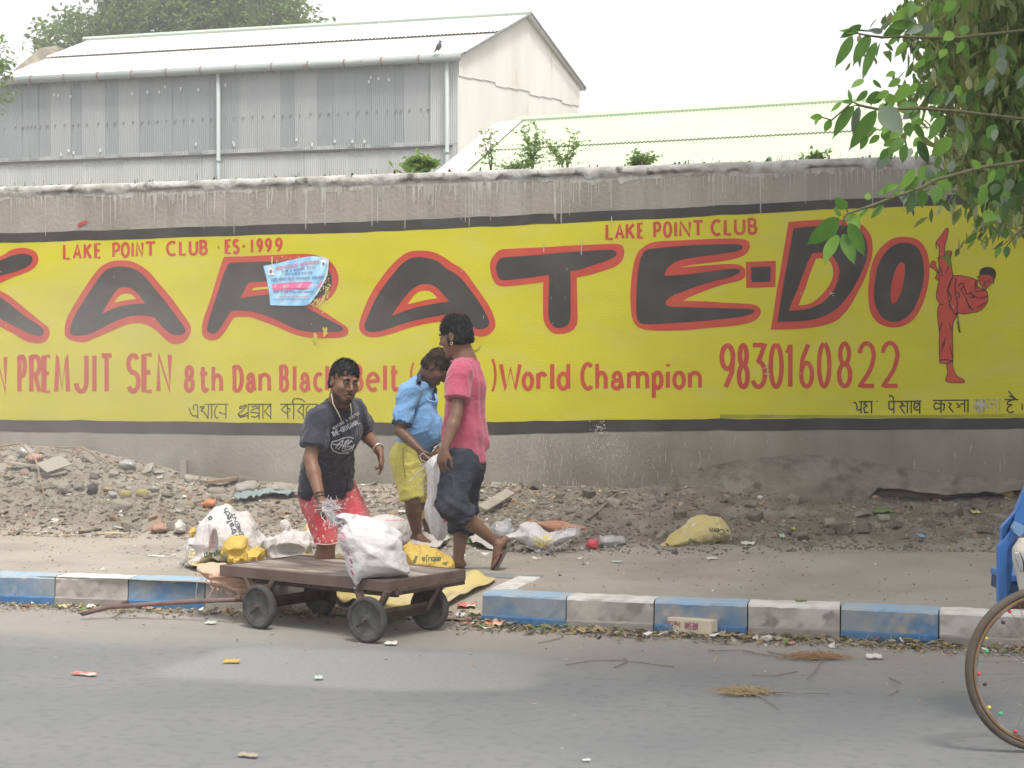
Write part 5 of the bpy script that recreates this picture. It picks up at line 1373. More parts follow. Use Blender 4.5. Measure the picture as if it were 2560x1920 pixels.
# gaps in the foliage, where the sun gets through to the road
SPOTS = [((-4.25,6.55),(.9,.13)), ((-4.0,6.1),(.7,.16)), ((-4.5,5.7),(.8,.2)), ((-3.7,5.2),(.5,.15))]
def gaps(P):
    g = P - np.array(SUN_DIR)[None]*(P[:,2:3]/SUN_DIR.z); k = np.ones(len(P), bool)
    for (cx, cy), (rx, ry) in SPOTS: k &= ((g[:,0]-cx)/(rx+.22))**2 + ((g[:,1]-cy)/(ry+.22))**2 > 1
    return P[k]
cp = crown_points([b_ for b_ in bl3 if b_[0][0] > .2 and b_[0][1] > 5], 800, 9, .32, rs, .3)
leaves_mesh("crown", cp, .44, ML_over, T3, rs, None, .2, .6, o3)
limbs("branches", (6.1,7.4,6.4), [((x,y,8.2), .04) for x in (2.5,5,8,10.5) for y in (0,4,8,12)], .14, M_bark, T3, o3)
M_twig = mat("green_brown_twig", (.075,.065,.035), .8, (.10,.10,.05), 20)
# broad leaves: three slender branches, every leaf a part of its own
def leaf_mesh(name, m, fold=.18, curl=.16, wide=.5):
    V, Fs = [], []; n = 10
    for i in range(n+1):
        t = i/n; w = wide*(math.sin(math.pi*min(1, t**.82))**.85)*(1-.25*t) if 0 < i < n else .0
        if t > .86: w *= .55
        z = -curl*t*t
        wav = .02*math.sin(t*14)
        V += [(w/2, t, z+fold*w/2+wav), (0, t, z), (-w/2, t, z+fold*w/2-wav)]
    for i in range(n):
        a = i*3; Fs += [(a, a+1, a+4, a+3), (a+1, a+2, a+5, a+4)]
    me = bpy.data.meshes.new(name); me.from_pydata(V, [], Fs); me.materials.append(m); me.polygons.foreach_set("use_smooth", np.ones(len(Fs), bool))
    return me
LM = [[leaf_mesh("leaf", m, f, c) for f, c in ((.35,.12),(.2,.3),(.5,.05))] for m in ML_big]
rl_ = random.Random(4)
def big_leaf(b_, t, w, mi, d, parent=T3):
    p, q = PD(*D1(b_), d), PD(*D1(t), d+rl_.uniform(-.03,.03))
    v = q-p; L_ = v.length; v.normalize()
    look = -(p-Vector((0,0,HC))).normalized()
    nrm = (look + Vector((rl_.gauss(0,.35), rl_.gauss(0,.35), rl_.gauss(.25,.35)))); nrm = (nrm - v*nrm.dot(v)).normalized()
    s = v.cross(nrm).normalized()
    W_ = w/2.514/FPX*d/.46
    me = LM[mi][rl_.randrange(3)]
    o = bpy.data.objects.new("leaf", me); COL.objects.link(o)
    M = Matrix(((s.x*W_, v.x*L_, nrm.x*L_*.6, p.x), (s.y*W_, v.y*L_, nrm.y*L_*.6, p.y), (s.z*W_, v.z*L_, nrm.z*L_*.6, p.z), (0,0,0,1)))
    o.parent = parent; o.matrix_parent_inverse = Matrix.Identity(4)
    o.matrix_local = Matrix.Translation(-o3) @ M
    return o
LV = [ # base, tip, width, tone, branch depth
 ((330,225),(228,420),72,0,5.5),((440,220),(327,412),90,0,5.5),((480,262),(385,505),66,0,5.5),((370,210),(240,178),44,1,5.5),((388,155),(250,248),58,0,5.5),((520,200),(428,186),40,2,5.5),((565,140),(498,200),40,3,5.5),
 ((705,55),(553,150),80,1,5.6),((680,130),(510,250),90,0,5.6),((775,170),(648,208),60,2,5.6),((762,262),(705,375),78,0,5.6),((668,262),(594,355),50,1,5.6),((610,240),(545,285),40,1,5.6),((720,150),(560,170),60,0,5.6),((840,150),(760,205),80,2,5.7),((760,40),(700,80),60,1,5.6),((790,370),(710,440),50,1,5.6),((700,0),(690,120),60,0,5.6),((700,100),(668,160),60,2,5.6),
 ((340,662),(200,875),84,0,5.3),((372,668),(322,852),56,2,5.3),((480,690),(302,952),96,0,5.3),((500,672),(648,842),150,2,5.25),((525,590),(405,645),80,0,5.3),((690,530),(585,652),84,1,5.35),((740,520),(665,612),50,1,5.35),((560,575),(470,620),50,1,5.3),((425,570),(350,642),48,0,5.3),((322,640),(303,555),26,0,5.3),((330,640),(255,640),30,0,5.3),
 ((142,735),(58,738),46,1,5.3),((195,752),(150,832),50,1,5.3),((110,740),(95,790),26,1,5.3),((262,640),(195,700),30,1,5.3),((430,858),(372,945),62,0,5.3),((650,868),(550,965),74,0,5.35),((550,932),(498,1012),50,0,5.35),((905,730),(805,885),80,0,5.5),((955,868),(815,985),92,1,5.5),((742,885),(812,1035),70,3,5.4),((735,950),(730,1010),26,0,5.4),
 ((870,740),(830,690),50,0,5.5),((600,455),(535,480),40,1,5.4),((635,500),(545,545),56,1,5.4),((400,500),(320,550),50,1,5.4),((460,500),(515,560),30,0,5.4),((560,780),(520,850),60,1,5.35),((480,800),(400,880),60,1,5.35),((620,700),(740,640),90,0,5.4),((700,760),(750,640),80,0,5.4),((560,640),(500,720),70,3,5.4),((640,800),(560,880),70,1,5.4),((500,850),(430,905),46,1,5.35),((590,880),(520,920),50,1,5.35),((700,930),(680,1000),36,2,5.4),
 ((295,1312),(218,1240),88,0,5.0),((247,1368),(52,1552),128,0,5.0),((240,1478),(150,1662),108,1,5.0),((270,1468),(345,1665),92,0,5.0),((305,1400),(412,1615),92,0,4.98),((300,1348),(380,1440),90,1,5.02),((262,1355),(205,1305),40,1,5.0),((225,1470),(190,1530),60,3,5.05),
 ((420,1300),(373,1372),46,1,5.05),((425,1258),(428,1208),46,1,5.05),((525,1285),(444,1368),46,0,5.1),((530,1238),(546,1128),28,1,5.1),((622,1158),(478,1218),44,1,5.1),((722,1058),(618,1205),70,1,5.2),((742,1108),(648,1225),72,0,5.2),((722,1200),(672,1352),78,3,5.2),((762,1190),(765,1315),88,0,5.2),((640,1198),(660,1285),66,2,5.2),((866,1170),(848,1275),84,0,5.3),((800,1040),(738,1142),70,1,5.3),((812,1120),(806,1050),50,2,5.3),((590,1240),(620,1190),36,1,5.15),
 ((1165,1165),(1130,1308),66,1,5.6),((1245,1130),(1200,1275),104,3,5.6),((1290,1262),(1290,1365),46,3,5.6),((905,1100),(885,1190),60,1,5.5),((960,1010),(940,1090),60,2,5.5),((1130,1060),(1080,1000),50,1,5.6),((1300,1545),(1298,1625),46,3,6.4),((1260,1550),(1222,1620),40,0,6.4),((1045,1295),(1038,1380),16,0,6.2),((1250,1350),(1140,1400),40,1,6.3),((1230,1360),(1278,1400),46,2,6.3)]
for a in LV: big_leaf(*a)
# more of them filling the dense middle, random
for _ in range(70):
    x, y = rl_.choice([(rl_.gauss(900,70), rl_.gauss(650,180)), (rl_.gauss(960,70), rl_.gauss(180,110)), (rl_.gauss(640,90), rl_.gauss(760,70)), (rl_.gauss(860,50), rl_.gauss(1060,50)), (rl_.gauss(1250,100), rl_.gauss(1180,60)), (rl_.gauss(1200,120), rl_.gauss(500,280))])
    a = rl_.uniform(.9, 2.6); L_ = rl_.uniform(70, 130)
    big_leaf((x, y), (x+math.cos(a)*L_, y+math.sin(a)*L_), rl_.uniform(45, 80), rl_.choice([0,0,1,1,2,3]), rl_.uniform(5.5, 6.6))
for pts, rad in [([(3900,200,6.6),(1500,180,6.2),(1000,235,5.8),(760,235,5.6),(600,230,5.55),(520,235,5.5),(440,225,5.5),(370,212,5.5),(320,180,5.5)], .005),
                 ([(3900,500,6.6),(1500,760,6.2),(1000,700,5.6),(740,680,5.4),(500,688,5.3),(420,672,5.3),(370,660,5.3),(330,640,5.3),(200,755,5.3),(140,738,5.3)], .005),
                 ([(3900,800,6.6),(1500,1000,6.0),(1150,1050,5.7),(850,1130,5.35),(760,1180,5.25),(610,1232,5.15),(450,1292,5.05),(372,1318,5.02),(300,1342,5.0),(280,1360,5.0),(265,1470,5.0)], .006),
                 ([(680,1000,14.5),(665,900,14.3),(648,840,14.2)], .008), ([(295,1312,5.0),(300,1342,5.0)], .003), ([(3900,900,6.8),(1500,1300,6.6),(1390,1440,6.4),(1300,1545,6.4)], .003), ([(1390,1440,6.4),(1262,1550,6.4)], .002), ([(420,672,5.3),(340,662,5.3)], .002), ([(1600,-200,8),(1350,300,8.6),(1290,900,8.8),(1330,1300,8.6)], .012), ([(1600,-200,8),(1100,200,8.4),(1040,700,8.4)], .01)]:
    mb = MB(); P_ = [PD(*D1((x, y)), d)-o3 for x, y, d in pts]
    mb.tube(P_, [rad*.8*(1.6-1.1*i/len(P_)) for i in range(len(P_))], 6); mb.build("branch", M_twig, T3, True)
# ================================================================ people
V3 = lambda *a: np.array(a, np.float32)
def add_cut(F_, a, b, ra, rb, k=.02, flat=None, cuta=False, cutb=True, nrm=None):
    """tapered capsule whose end(s) are cut square, for sleeves and trouser legs"""
    a = V3(*a); b = V3(*b); R = max(ra, rb)*1.6+k+3*F_.h
    s, g = F_._box(np.minimum(a, b)-R, np.maximum(a, b)+R)
    ab = b-a; L2 = float(ab@ab); n = ab/math.sqrt(L2)
    t = np.clip(((g-a)@ab)/L2, 0, 1); q = g-a-t[..., None]*ab
    if flat is not None:
        ax = V3(*flat[0]); ax /= np.linalg.norm(ax); c = q@ax; q = q-c[..., None]*ax
        d = np.sqrt((q**2).sum(-1)/flat[2]**2+(c/flat[1])**2)-(ra*(1-t)+rb*t); d = d*min(flat[1], flat[2])
    else: d = np.sqrt((q**2).sum(-1))-(ra*(1-t)+rb*t)
    if cutb: d = np.maximum(d, (g-b)@(n if nrm is None else V3(*Vector(nrm).normalized())))
    if cuta: d = np.maximum(d, -((g-a)@n))
    F_._merge(s, d, k)

def frame_from(fwd, up):
    f = Vector(fwd).normalized(); u = Vector(up); l = u.cross(f).normalized(); u = f.cross(l)
    return Matrix((f, l, u)).transposed()      # columns forward, left, up

HEADP = [("e",(-.012,0,.032),(.098,.079,.094),.02),("e",(.018,0,-.040),(.074,.064,.082),.03),("e",(.010,0,-.07),(.066,.058,.050),.03),("e",(.066,0,-.108),(.026,.030,.020),.025),
         ("e",(.086,.030,.024),(.014,.026,.009),.012),("e",(.086,-.030,.024),(.014,.026,.009),.012),("e",(.060,.043,-.028),(.028,.024,.026),.02),("e",(.060,-.043,-.028),(.028,.024,.026),.02)]
def head(F_, c, R, s=1.0):
    c = Vector(c); P = lambda p: c + R @ (Vector(p)*s)
    for _, p, r_, k in HEADP: F_.ell(P(p), V3(*r_)*s, R, k*s)
    F_.cap(P((.088,0,.012)), P((.112,0,-.030)), .0085*s, .0130*s, .010*s)
    for y in (.0125, -.0125): F_.ell(P((.100,y,-.038)), V3(.012,.009,.0085)*s, R, .006*s)
    for y in (.031, -.031): F_.ell(P((.104,y,.001)), V3(.014,.019,.0105)*s, R, .010*s, 's')
    F_.ell(P((.091,0,-.070)), V3(.012,.025,.0055)*s, R, .004*s); F_.ell(P((.090,0,-.081)), V3(.012,.021,.0062)*s, R, .004*s)
    for y in (1, -1):
        F_.ell(P((-.004,.079*y,-.008)), V3(.019,.008,.033)*s, R, .006*s)
        F_.ell(P((.000,.088*y,-.006)), V3(.010,.006,.020)*s, R, .004*s, 's')
    return P

def hair_mesh(name, c, R, s, m, parent, shape, strands=900, seed=1, length=.03, lean=(.3,0,.6)):
    """a cap of hair with separate tufts standing out of it; shape(q) < 0 where hair grows, q in head axes"""
    c = Vector(c); r_ = np.random.default_rng(seed)
    F_ = Field(V3(*c)-.18*s, V3(*c)+.18*s, .0045)
    F_.ell(c+R@(Vector((-.014,0,.040))*s), V3(.100,.082,.090)*s, R, 0); F_.ell(c+R@(Vector((-.030,0,-.015))*s), V3(.083,.080,.088)*s, R, .02)
    g = F_.grid(); q = (g-V3(*c))@np.array(R, np.float32)/s
    F_.f = np.maximum(F_.f, shape(q)*s)
    o = F_.mesh(name, m, parent, lambda V: (lambda q: .004*fbm(q, 30, 2)+.0035*vnoise(q*np.array([.3,1,.45], np.float32), 120)+.002*vnoise(q*np.array([.3,1,.5], np.float32), 260))((V-V3(*c))@np.array(R, np.float32)))
    me = o.data; V = np.empty(len(me.vertices)*3, np.float32); me.vertices.foreach_get("co", V); V = V.reshape(-1, 3)
    q = (V-V3(*c))@np.array(R, np.float32)/s
    ok = np.argwhere((q[:,2] > -.06))[:,0]
    mb = MB()
    for i in r_.choice(ok, strands):
        p = Vector(V[i].tolist()); n = (p-(c+R@Vector((-.02,0,0)))).normalized()
        top = max(0, float(q[i,2])/.12)
        d = (n*.38+R@Vector((lean[0]+r_.normal(0,.25), lean[1]+r_.normal(0,.3), lean[2]*top+r_.normal(0,.2)))*.6).normalized()
        L_ = length*s*(.35+.75*top)*r_.uniform(.5, 1.2); w = .0013*s; sd = d.cross(n)
        if sd.length < 1e-3: continue
        sd.normalize(); e = p+d*L_; md = p+d*L_*.55+n*.004
        mb.add([p-sd*w-n*.003, p+sd*w-n*.003, md+sd*w*.8, md-sd*w*.8, e], [(0,1,2,3),(3,2,4)])
    mb.build("hair_tufts", m, o)
    return o

def hand(F_, wrist, d, nrm, side, curl=(.5,.5,.5,.5), thumb=.5, s=1.0, spread=.10):
    """wrist point, direction of the palm, outward back-of-hand normal, side = +1 thumb towards d x nrm"""
    w = Vector(wrist); d = Vector(d).normalized(); n = Vector(nrm); n = (n-d*n.dot(d)).normalized(); t = d.cross(n)*side
    F_.ell(w+d*.045*s, V3(.050,.040,.0165)*s, Matrix((d, t, n)).transposed(), .012)
    F_.ell(w+d*.015*s, V3(.030,.028,.019)*s, Matrix((d, t, n)).transposed(), .014)
    for k, (off, L_, r0) in enumerate([(.030,.070,.0092),(.010,.077,.0095),(-.010,.071,.0090),(-.028,.056,.0080)]):
        base = w+d*(.078 if k in (1, 2) else .072)*s+t*off*s
        ang = 0.0; p = base-d*.018*s; dirv = (d+t*off*spread*20*.25).normalized()
        segs = [.46, .30, .24]; rad = r0*s
        prev = p; cur = base; F_.cap(prev, cur, rad, rad, .006)
        for j, f in enumerate(segs):
            ang += curl[k]*(.75, .95, .6)[j]
            v = dirv*math.cos(ang)-n*math.sin(ang); nxt = cur+v*L_*f*s
            F_.cap(cur, nxt, rad*(1-.08*j), rad*(.93-.08*j), .003); cur = nxt
    b = w+d*.020*s+t*.026*s-n*.006*s; v1 = (d*.72+t*.72-n*thumb*.5).normalized(); v2 = (d*.95+t*.25-n*thumb*.9).normalized()
    m_ = b+v1*.036*s; e = m_+v2*.032*s; F_.cap(b, m_, .0125*s, .0105*s, .010); F_.cap(m_, e, .0100*s, .0092*s, .003); F_.cap(e, e+v2*.018*s, .0092*s, .0080*s, .003)

def foot(F_, ankle, d, up, s=1.0, toes=1):
    a = Vector(ankle); d = Vector(d).normalized(); u = Vector(up); u = (u-d*u.dot(d)).normalized(); t = u.cross(d)
    R = Matrix((d, t, u)).transposed()
    F_.ell(a-u*.045*s-d*.028*s, V3(.042,.032,.032)*s, R, .02)
    F_.cap(a-u*.030*s+d*.01*s, a-u*.060*s+d*.12*s, .034*s, .020*s, .02, ((t.x,t.y,t.z), 1.35, 1))
    F_.ell(a-u*.064*s+d*.10*s, V3(.075,.044,.018)*s, R, .015)
    for k in range(5):
        o_ = (-.034, -.018, -.003, .012, .026)[k]*toes*s; L_ = (.052, .050, .046, .040, .034)[k]*s; r0 = (.0125, .0090, .0085, .0082, .0080)[k]*s
        b = a-u*.068*s+d*(.140-.006*k)*s+t*o_; F_.cap(b, b+d*L_*.75-u*.003, r0, r0*.9, .004)
    return a-u*.080*s

def decal(parent, base, targets, strokes, w, m, name, lift=.003, step=3.0):
    """printed strokes laid on a surface: photo pixels -> nearest surface point along the line of sight"""
    Vs, Fs, b0 = [], [], 0
    for o in targets:
        me = o.data; b0 = len(Vs); Vs += [tuple(v.co) for v in me.vertices]; Fs += [tuple(b0+i for i in p.vertices) for p in me.polygons]
    bv = BVHTree.FromPolygons(Vs, Fs); org = Vector((0, 0, HC))-Vector(base); mb = MB(); cnt = 0
    def hit(x, y):
        u, z = ray(x, y); h = bv.ray_cast(org, Vector((u, 1, z)).normalized())
        return None if h[0] is None else h[0]-Vector((u, 1, z)).normalized()*(lift+.00004*(cnt % 20))
    for st in strokes:
        cnt += 1
        P = [Vector(p) for p in st]; Q_ = [P[0]]
        for a, b in zip(P, P[1:]):
            k = max(1, int((b-a).length/step)); Q_ += [a.lerp(b, (i+1)/k) for i in range(k)]
        row = []
        for i, p in enumerate(Q_):
            t = Q_[min(i+1, len(Q_)-1)]-Q_[max(i-1, 0)]
            if t.length < 1e-6: t = Vector((1, 0))
            t.normalize(); n = Vector((-t.y, t.x))*w/2
            A, B_ = hit(*(p+n)), hit(*(p-n)); row.append((A, B_) if A is not None and B_ is not None else None)
        for a, b in zip(row, row[1:]):
            if a and b and (a[0]-b[0]).length < .05: mb.add([a[0], a[1], b[1], b[0]], [(0,1,2,3)])
    return mb.build(name, m, parent) if mb.v else None

def text_strokes(txt, p0, p1, h, skew=0.0, gap=.25, aspect=.62, flip=False, wmul=None):
    """stroke lettering from p0 to p1 (photo pixels), h = letter height; flip turns it upside down"""
    p0, p1 = Vector(p0), Vector(p1); d = (p1-p0); L_ = d.length; d.normalize(); up = Vector((d.y, -d.x))
    cells = len(txt); cw = L_/(cells-gap*0); out = []
    for i, ch in enumerate(txt):
        if ch == ' ': continue
        low = ch in 'aceonmrsuwxpqgyz'
        for st in GL.get(ch, GL.get(ch.upper(), GL['I'])):
            out.append([p0+d*(cw*(i+sx*(1-gap)))+up*h*sy*(.68 if low else 1)+d*skew*sy*h for sx, sy in st])
    return [[(q.x, q.y) for q in s_] for s_ in out]

M_skinA = mat("skin", (.19,.100,.064), .5, (.16,.080,.052), 9, .4, .7, 4, spec=.4, bump=.15, bscale=90)
M_skinB = mat("skin_dark", (.12,.062,.043), .5, (.105,.05,.032), 9, .4, .7, 4, spec=.4, bump=.15, bscale=90)
M_skinC = mat("skin_brown", (.18,.098,.066), .5, (.15,.078,.052), 9, .4, .7, 4, spec=.4, bump=.15, bscale=90)
M_hair = mat("black_hair", (.016,.016,.018), .65, (.035,.036,.042), 60, .45, .6, 3, spec=.2)
M_hairB = mat("brown_hair", (.030,.022,.018), .65, (.11,.06,.033), 22, .52, .66, 3, spec=.2)
M_eye = mat("eye_white", (.25,.20,.18), .35); M_iris = mat("iris", (.02,.012,.01), .15, spec=.6); M_lip = mat("lip", (.17,.075,.055), .55)
def eyes(P, R, s, o, look=(1,0,0)):
    for y in (.031, -.031):
        bm = bmesh.new(); bmesh.ops.create_uvsphere(bm, u_segments=14, v_segments=10, radius=.0108*s)
        me = bpy.data.meshes.new("eye"); bm.to_mesh(me); bm.free(); me.materials.append(M_eye); me.polygons.foreach_set("use_smooth", [True]*len(me.polygons))
        e = bpy.data.objects.new("eye", me); COL.objects.link(e); e.parent = o; c = P((.0835, y, .0)); e.location = c
        v = (R @ Vector(look)).normalized(); bm = bmesh.new(); bmesh.ops.create_uvsphere(bm, u_segments=12, v_segments=8, radius=.0074*s)
        me = bpy.data.meshes.new("iris"); bm.to_mesh(me); bm.free(); me.materials.append(M_iris)
        i_ = bpy.data.objects.new("iris", me); COL.objects.link(i_); i_.parent = e; i_.location = v*.0054*s
def lids(P, o, m, s=1):
    for y in (.031, -.031):
        mb = MB()
        mb.tube([P((.086,y-.014,.001)), P((.0945,y-.006,.0062)), P((.0950,y+.003,.0066)), P((.087,y+.014,.002))], [.003,.0048,.0048,.003], 6)
        mb.tube([P((.086,y-.013,-.003)), P((.0930,y-.004,-.0080)), P((.0930,y+.004,-.0080)), P((.086,y+.013,-.003))], [.0025,.0035,.0035,.0025], 6)
        mb.build("eyelids", m, o, True)
def brows(P, o, m, s=1):
    for y in (1, -1):
        mb = MB(); mb.tube([P((.097,.014*y,.021)), P((.0985,.030*y,.027)), P((.086,.050*y,.020))], [.0045*s,.0055*s,.0025*s], 6); mb.build("eyebrow", m, o, True)

def wr(V, d1=(1,1,.35), s1=14, a1=.006, s2=40, a2=.0015, off=0):
    n = 1-np.abs(fbm(V*np.array(d1), s1, 2, off))*2.2
    m = 1-np.abs(fbm(V*np.array(d1)[::-1]+.3*n[:,None], s1*2.1, 2, off+3))*2.4
    return a1*1.15*n*np.abs(n)+a1*.5*np.clip(m, -.2, 1)**2+a2*fbm(V, s2, 2)

# ---------------------------------------------------------------- man in the dark T-shirt, at the cart
bA = PL(815, 1530, 10.36); bA.z = 0.0
manA = empty("person", uv2w(*bA), YAW); tag(manA, "man in charcoal printed T-shirt and red patterned shorts bending over the cart, gripping a sack", "person", "men loading sacks")
JA = lambda px, py, d: PL(px, py, d)-bA
hc = JA(861, 953, 9.98); RA = frame_from((.50,-.83,-.16), (.18,-.10,1))
shR, shL, elR, wrR, elL, wrL = JA(793,1050,10.0), JA(889,1030,10.28), JA(776,1150,9.92), JA(801,1246,9.80), JA(906,1078,10.5), JA(946,1122,10.28)
nk = JA(846,1018,10.10); ch = JA(838,1075,10.15); wa = JA(818,1165,10.42); hp = JA(818,1222,10.5)
hR, hL, kR, kL, aR, aL = JA(797,1232,10.47), JA(848,1232,10.58), JA(817,1345,10.32), JA(893,1310,10.42), JA(800,1496,10.42), JA(880,1418,10.85)
F_ = Field((-.62,-.85,-.02), (.72,.62,1.75), .0052)
PA = head(F_, hc, RA, 1.0)
F_.cap(hc+RA@Vector((-.025,0,-.07)), nk, .062, .070, .02)
lat = (shL-shR)
F_.cap(nk+Vector((0,.02,-.06)), wa, .068, .09, .03, (tuple(lat), 1.35, 1)); F_.cap(wa, hp, .09, .10, .03, (tuple(lat), 1.35, 1))
F_.cap(shR, elR, .048, .040, .03); F_.cap(elR, elR.lerp(wrR,.35), .040, .042, .01); F_.cap(elR.lerp(wrR,.3), wrR, .042, .027, .01)
F_.cap(shL, elL, .048, .040, .03); F_.cap(elL, elL.lerp(wrL,.35), .040, .041, .01); F_.cap(elL.lerp(wrL,.3), wrL, .041, .027, .01)
hand(F_, wrR+(wrR-elR).normalized()*.012, (.06,-.05,-1), (-.85,-.5,0), -1, (1.25,1.3,1.3,1.2), .9, 1.05)
hand(F_, wrL+(wrL-elL).normalized()*.012, (.22,-.15,-1), (.75,.35,.35), 1, (.75,.35,.30,.55), .35, 1.05)
for h_, k_, a_ in ((hR,kR,aR),(hL,kL,aL)):
    F_.cap(h_, k_, .085, .060, .03); F_.cap(k_, k_.lerp(a_,.3), .058, .060, .02); F_.cap(k_.lerp(a_,.3), a_, .060, .035, .02)
foot(F_, aR, (.55,-.75,-.05), (0,0,1), 1.0, 1); foot(F_, aL, (.5,-.7,0), (0,0,1), 1.0, 1)
F_.mesh("body", M_skinA, manA, None, 1)
eyes(PA, RA, 1.0, manA, (1,.05,-.25)); lids(PA, manA, M_skinA); brows(PA, manA, M_hair, 1.1)
mb = MB(); mb.tube([PA((.099,.021,-.0765)), PA((.1045,0,-.0745)), PA((.099,-.021,-.0765))], [.0035,.0058,.0035], 8); mb.build("lips", M_lip, manA, True)
def hsA(q):   # hairline of short hair with a fringe over the brow
    front = q[...,0]*.75 - q[...,2]*1.0 - .020 + .010*np.sin(q[...,1]*90)
    side = np.where(q[...,0] > .012, -q[...,2]+.010-.004, -1)
    low = -q[...,2]-.055
    return np.maximum(np.maximum(front, low), side*(q[...,0] > .012)-1*(q[...,0] <= .012))
hair_mesh("hair", hc, RA, 1.0, M_hair, manA, hsA, 4200, 3, .015, (.75,.25,.25))
# beard along the jaw, moustache
FB = Field(V3(*hc)-.17, V3(*hc)+.17, .0038)
for _, p, r_, k in HEADP[1:4]: FB.ell(PA(p), V3(*r_)+.0022, RA, k)
g = FB.grid(); q = (g-V3(*hc))@np.array(RA, np.float32)
line = q[...,2]+.095-.052*np.clip((.075-q[...,0])/.075, 0, 1.6)
FB.f = np.maximum(FB.f, np.maximum(line, .005-q[...,0])*1.0)
FB.mesh("beard", mat("stubble", (.045,.030,.023), .8, (.085,.05,.036), 160, .45, .6), manA, lambda V: .0015*fbm(V, 200, 2))
mb = MB(); mb.tube([PA((.088,.031,-.0715)), PA((.0995,.014,-.0635)), PA((.1030,0,-.061)), PA((.0995,-.014,-.0635)), PA((.088,-.031,-.0715))], [.0022,.0040,.0036,.0040,.0022], 8)
mb.build("moustache", M_hair, manA, True)
mb = MB(); mb.tube([PA((.098,0,-.094)), PA((.096,0,-.106))], [.006,.010], 8); mb.build("goatee", M_hair, manA, True)
# T-shirt
M_shA = mat("charcoal_cotton", (.028,.030,.046), .9, (.042,.044,.062), 4, .4, .7, 4, (.10,.10,.12), 5, .64, .8, bump=.55, bscale=15, bdist=.022, sheen=.2)
F_ = Field((-.42,-.75,.55), (.45,.45,1.45), .0058)
lt = tuple(lat)
F_.cap(nk+Vector((-.005,.02,-.045)), ch+Vector((-.01,.03,-.02)), .098, .125, .04, (lt, 1.45, 1)); F_.cap(ch+Vector((-.01,.03,-.02)), wa, .125, .125, .05, (lt, 1.30, 1))
add_cut(F_, wa, hp+Vector((-.01,-.005,.0)), .130, .150, .05, (lt, 1.25, 1))
F_.cap(nk+Vector((0,.03,-.02)), shR+Vector((.02,0,0)), .070, .070, .03); F_.cap(nk+Vector((0,.03,-.02)), shL+Vector((-.02,0,0)), .070, .068, .03)
add_cut(F_, shR, shR.lerp(elR,.66), .072, .077, .035); add_cut(F_, shL, shL.lerp(elL,.74), .070, .074, .035)
F_.ell(nk+Vector((.008,-.03,.064)), (.056,.062,.042), None, .012, 's')
shA = F_.mesh("t_shirt", M_shA, manA, lambda V: wr(V, (1,1,.45), 11, .010, 42, .002)+.006*np.sin(V[:,2]*70+V[:,0]*28+4*fbm(V,5,2))*np.clip((.98-V[:,2])*5,0,1), 2)
mb = MB(); mb.tube([nk+Vector((.066*math.cos(a)+.006, -.025+.072*math.sin(a), .010+.012*math.sin(a)-.02)) for a in np.linspace(0, 2*math.pi, 28)], .006, 6, cap=False); mb.build("collar_rib", M_shA, shA, True)
# shorts
M_shortA = mat("red_print_cotton", (.42,.050,.065), .85, (.50,.16,.17), 5, .4, .7, 3, bump=.55, bscale=17, bdist=.02, sheen=.2)
N = M_shortA.node_tree.nodes; L = M_shortA.node_tree.links; b = N["Principled BSDF"]
tc = N.new("ShaderNodeTexCoord"); mp = N.new("ShaderNodeMapping"); mp.inputs["Scale"].default_value = (1,1,.62); L.new(tc.outputs["Object"], mp.inputs[0])
vo = N.new("ShaderNodeTexVoronoi"); vo.inputs["Scale"].default_value = 36; L.new(mp.outputs[0], vo.inputs["Vector"])
m_ = N.new("ShaderNodeMapRange"); m_.inputs["From Min"].default_value = .27; m_.inputs["From Max"].default_value = .22; L.new(vo.outputs["Distance"], m_.inputs["Value"])
x_ = N.new("ShaderNodeMix"); x_.data_type = 'RGBA'; L.new(m_.outputs[0], x_.inputs["Factor"]); L.new(b.inputs["Base Color"].links[0].from_socket, x_.inputs["A"]); x_.inputs["B"].default_value = (.56,.36,.28,1); L.new(x_.outputs["Result"], b.inputs["Base Color"])
F_ = Field((-.42,-.55,.30), (.50,.50,1.0), .0058)
F_.cap(wa+Vector((0,0,-.06)), hp+Vector((0,0,-.04)), .098, .122, .04, (lt, 1.25, 1))
add_cut(F_, hR, kR+Vector((0,-.02,-.022)), .118, .070, .05, nrm=(.0,.12,-1)); add_cut(F_, hL, kL+Vector((.0,0,-.03)), .120, .100, .05, nrm=(.1,-.1,-1))
F_.mesh("shorts", M_shortA, manA, lambda V: wr(V, (1,1,.5), 10, .009, 40, .0015, 3)+.004*np.sin(V[:,0]*60+V[:,2]*25+5*fbm(V,5,2)), 2)
mb = MB(); dk = (kR-hR).normalized(); e1 = dk.orthogonal().normalized(); e2 = dk.cross(e1); cc = kR+Vector((0,-.02,-.022)); dk = Vector((0,.12,-1)).normalized(); e1 = dk.orthogonal().normalized(); e2 = dk.cross(e1)
mb.tube([cc+(e1*math.cos(a)+e2*math.sin(a))*.071 for a in np.linspace(0, 2*math.pi, 24)], .0045, 6, cap=False); mb.build("hem", mat("pale_pink_hem", (.62,.40,.38), .85), manA, True)
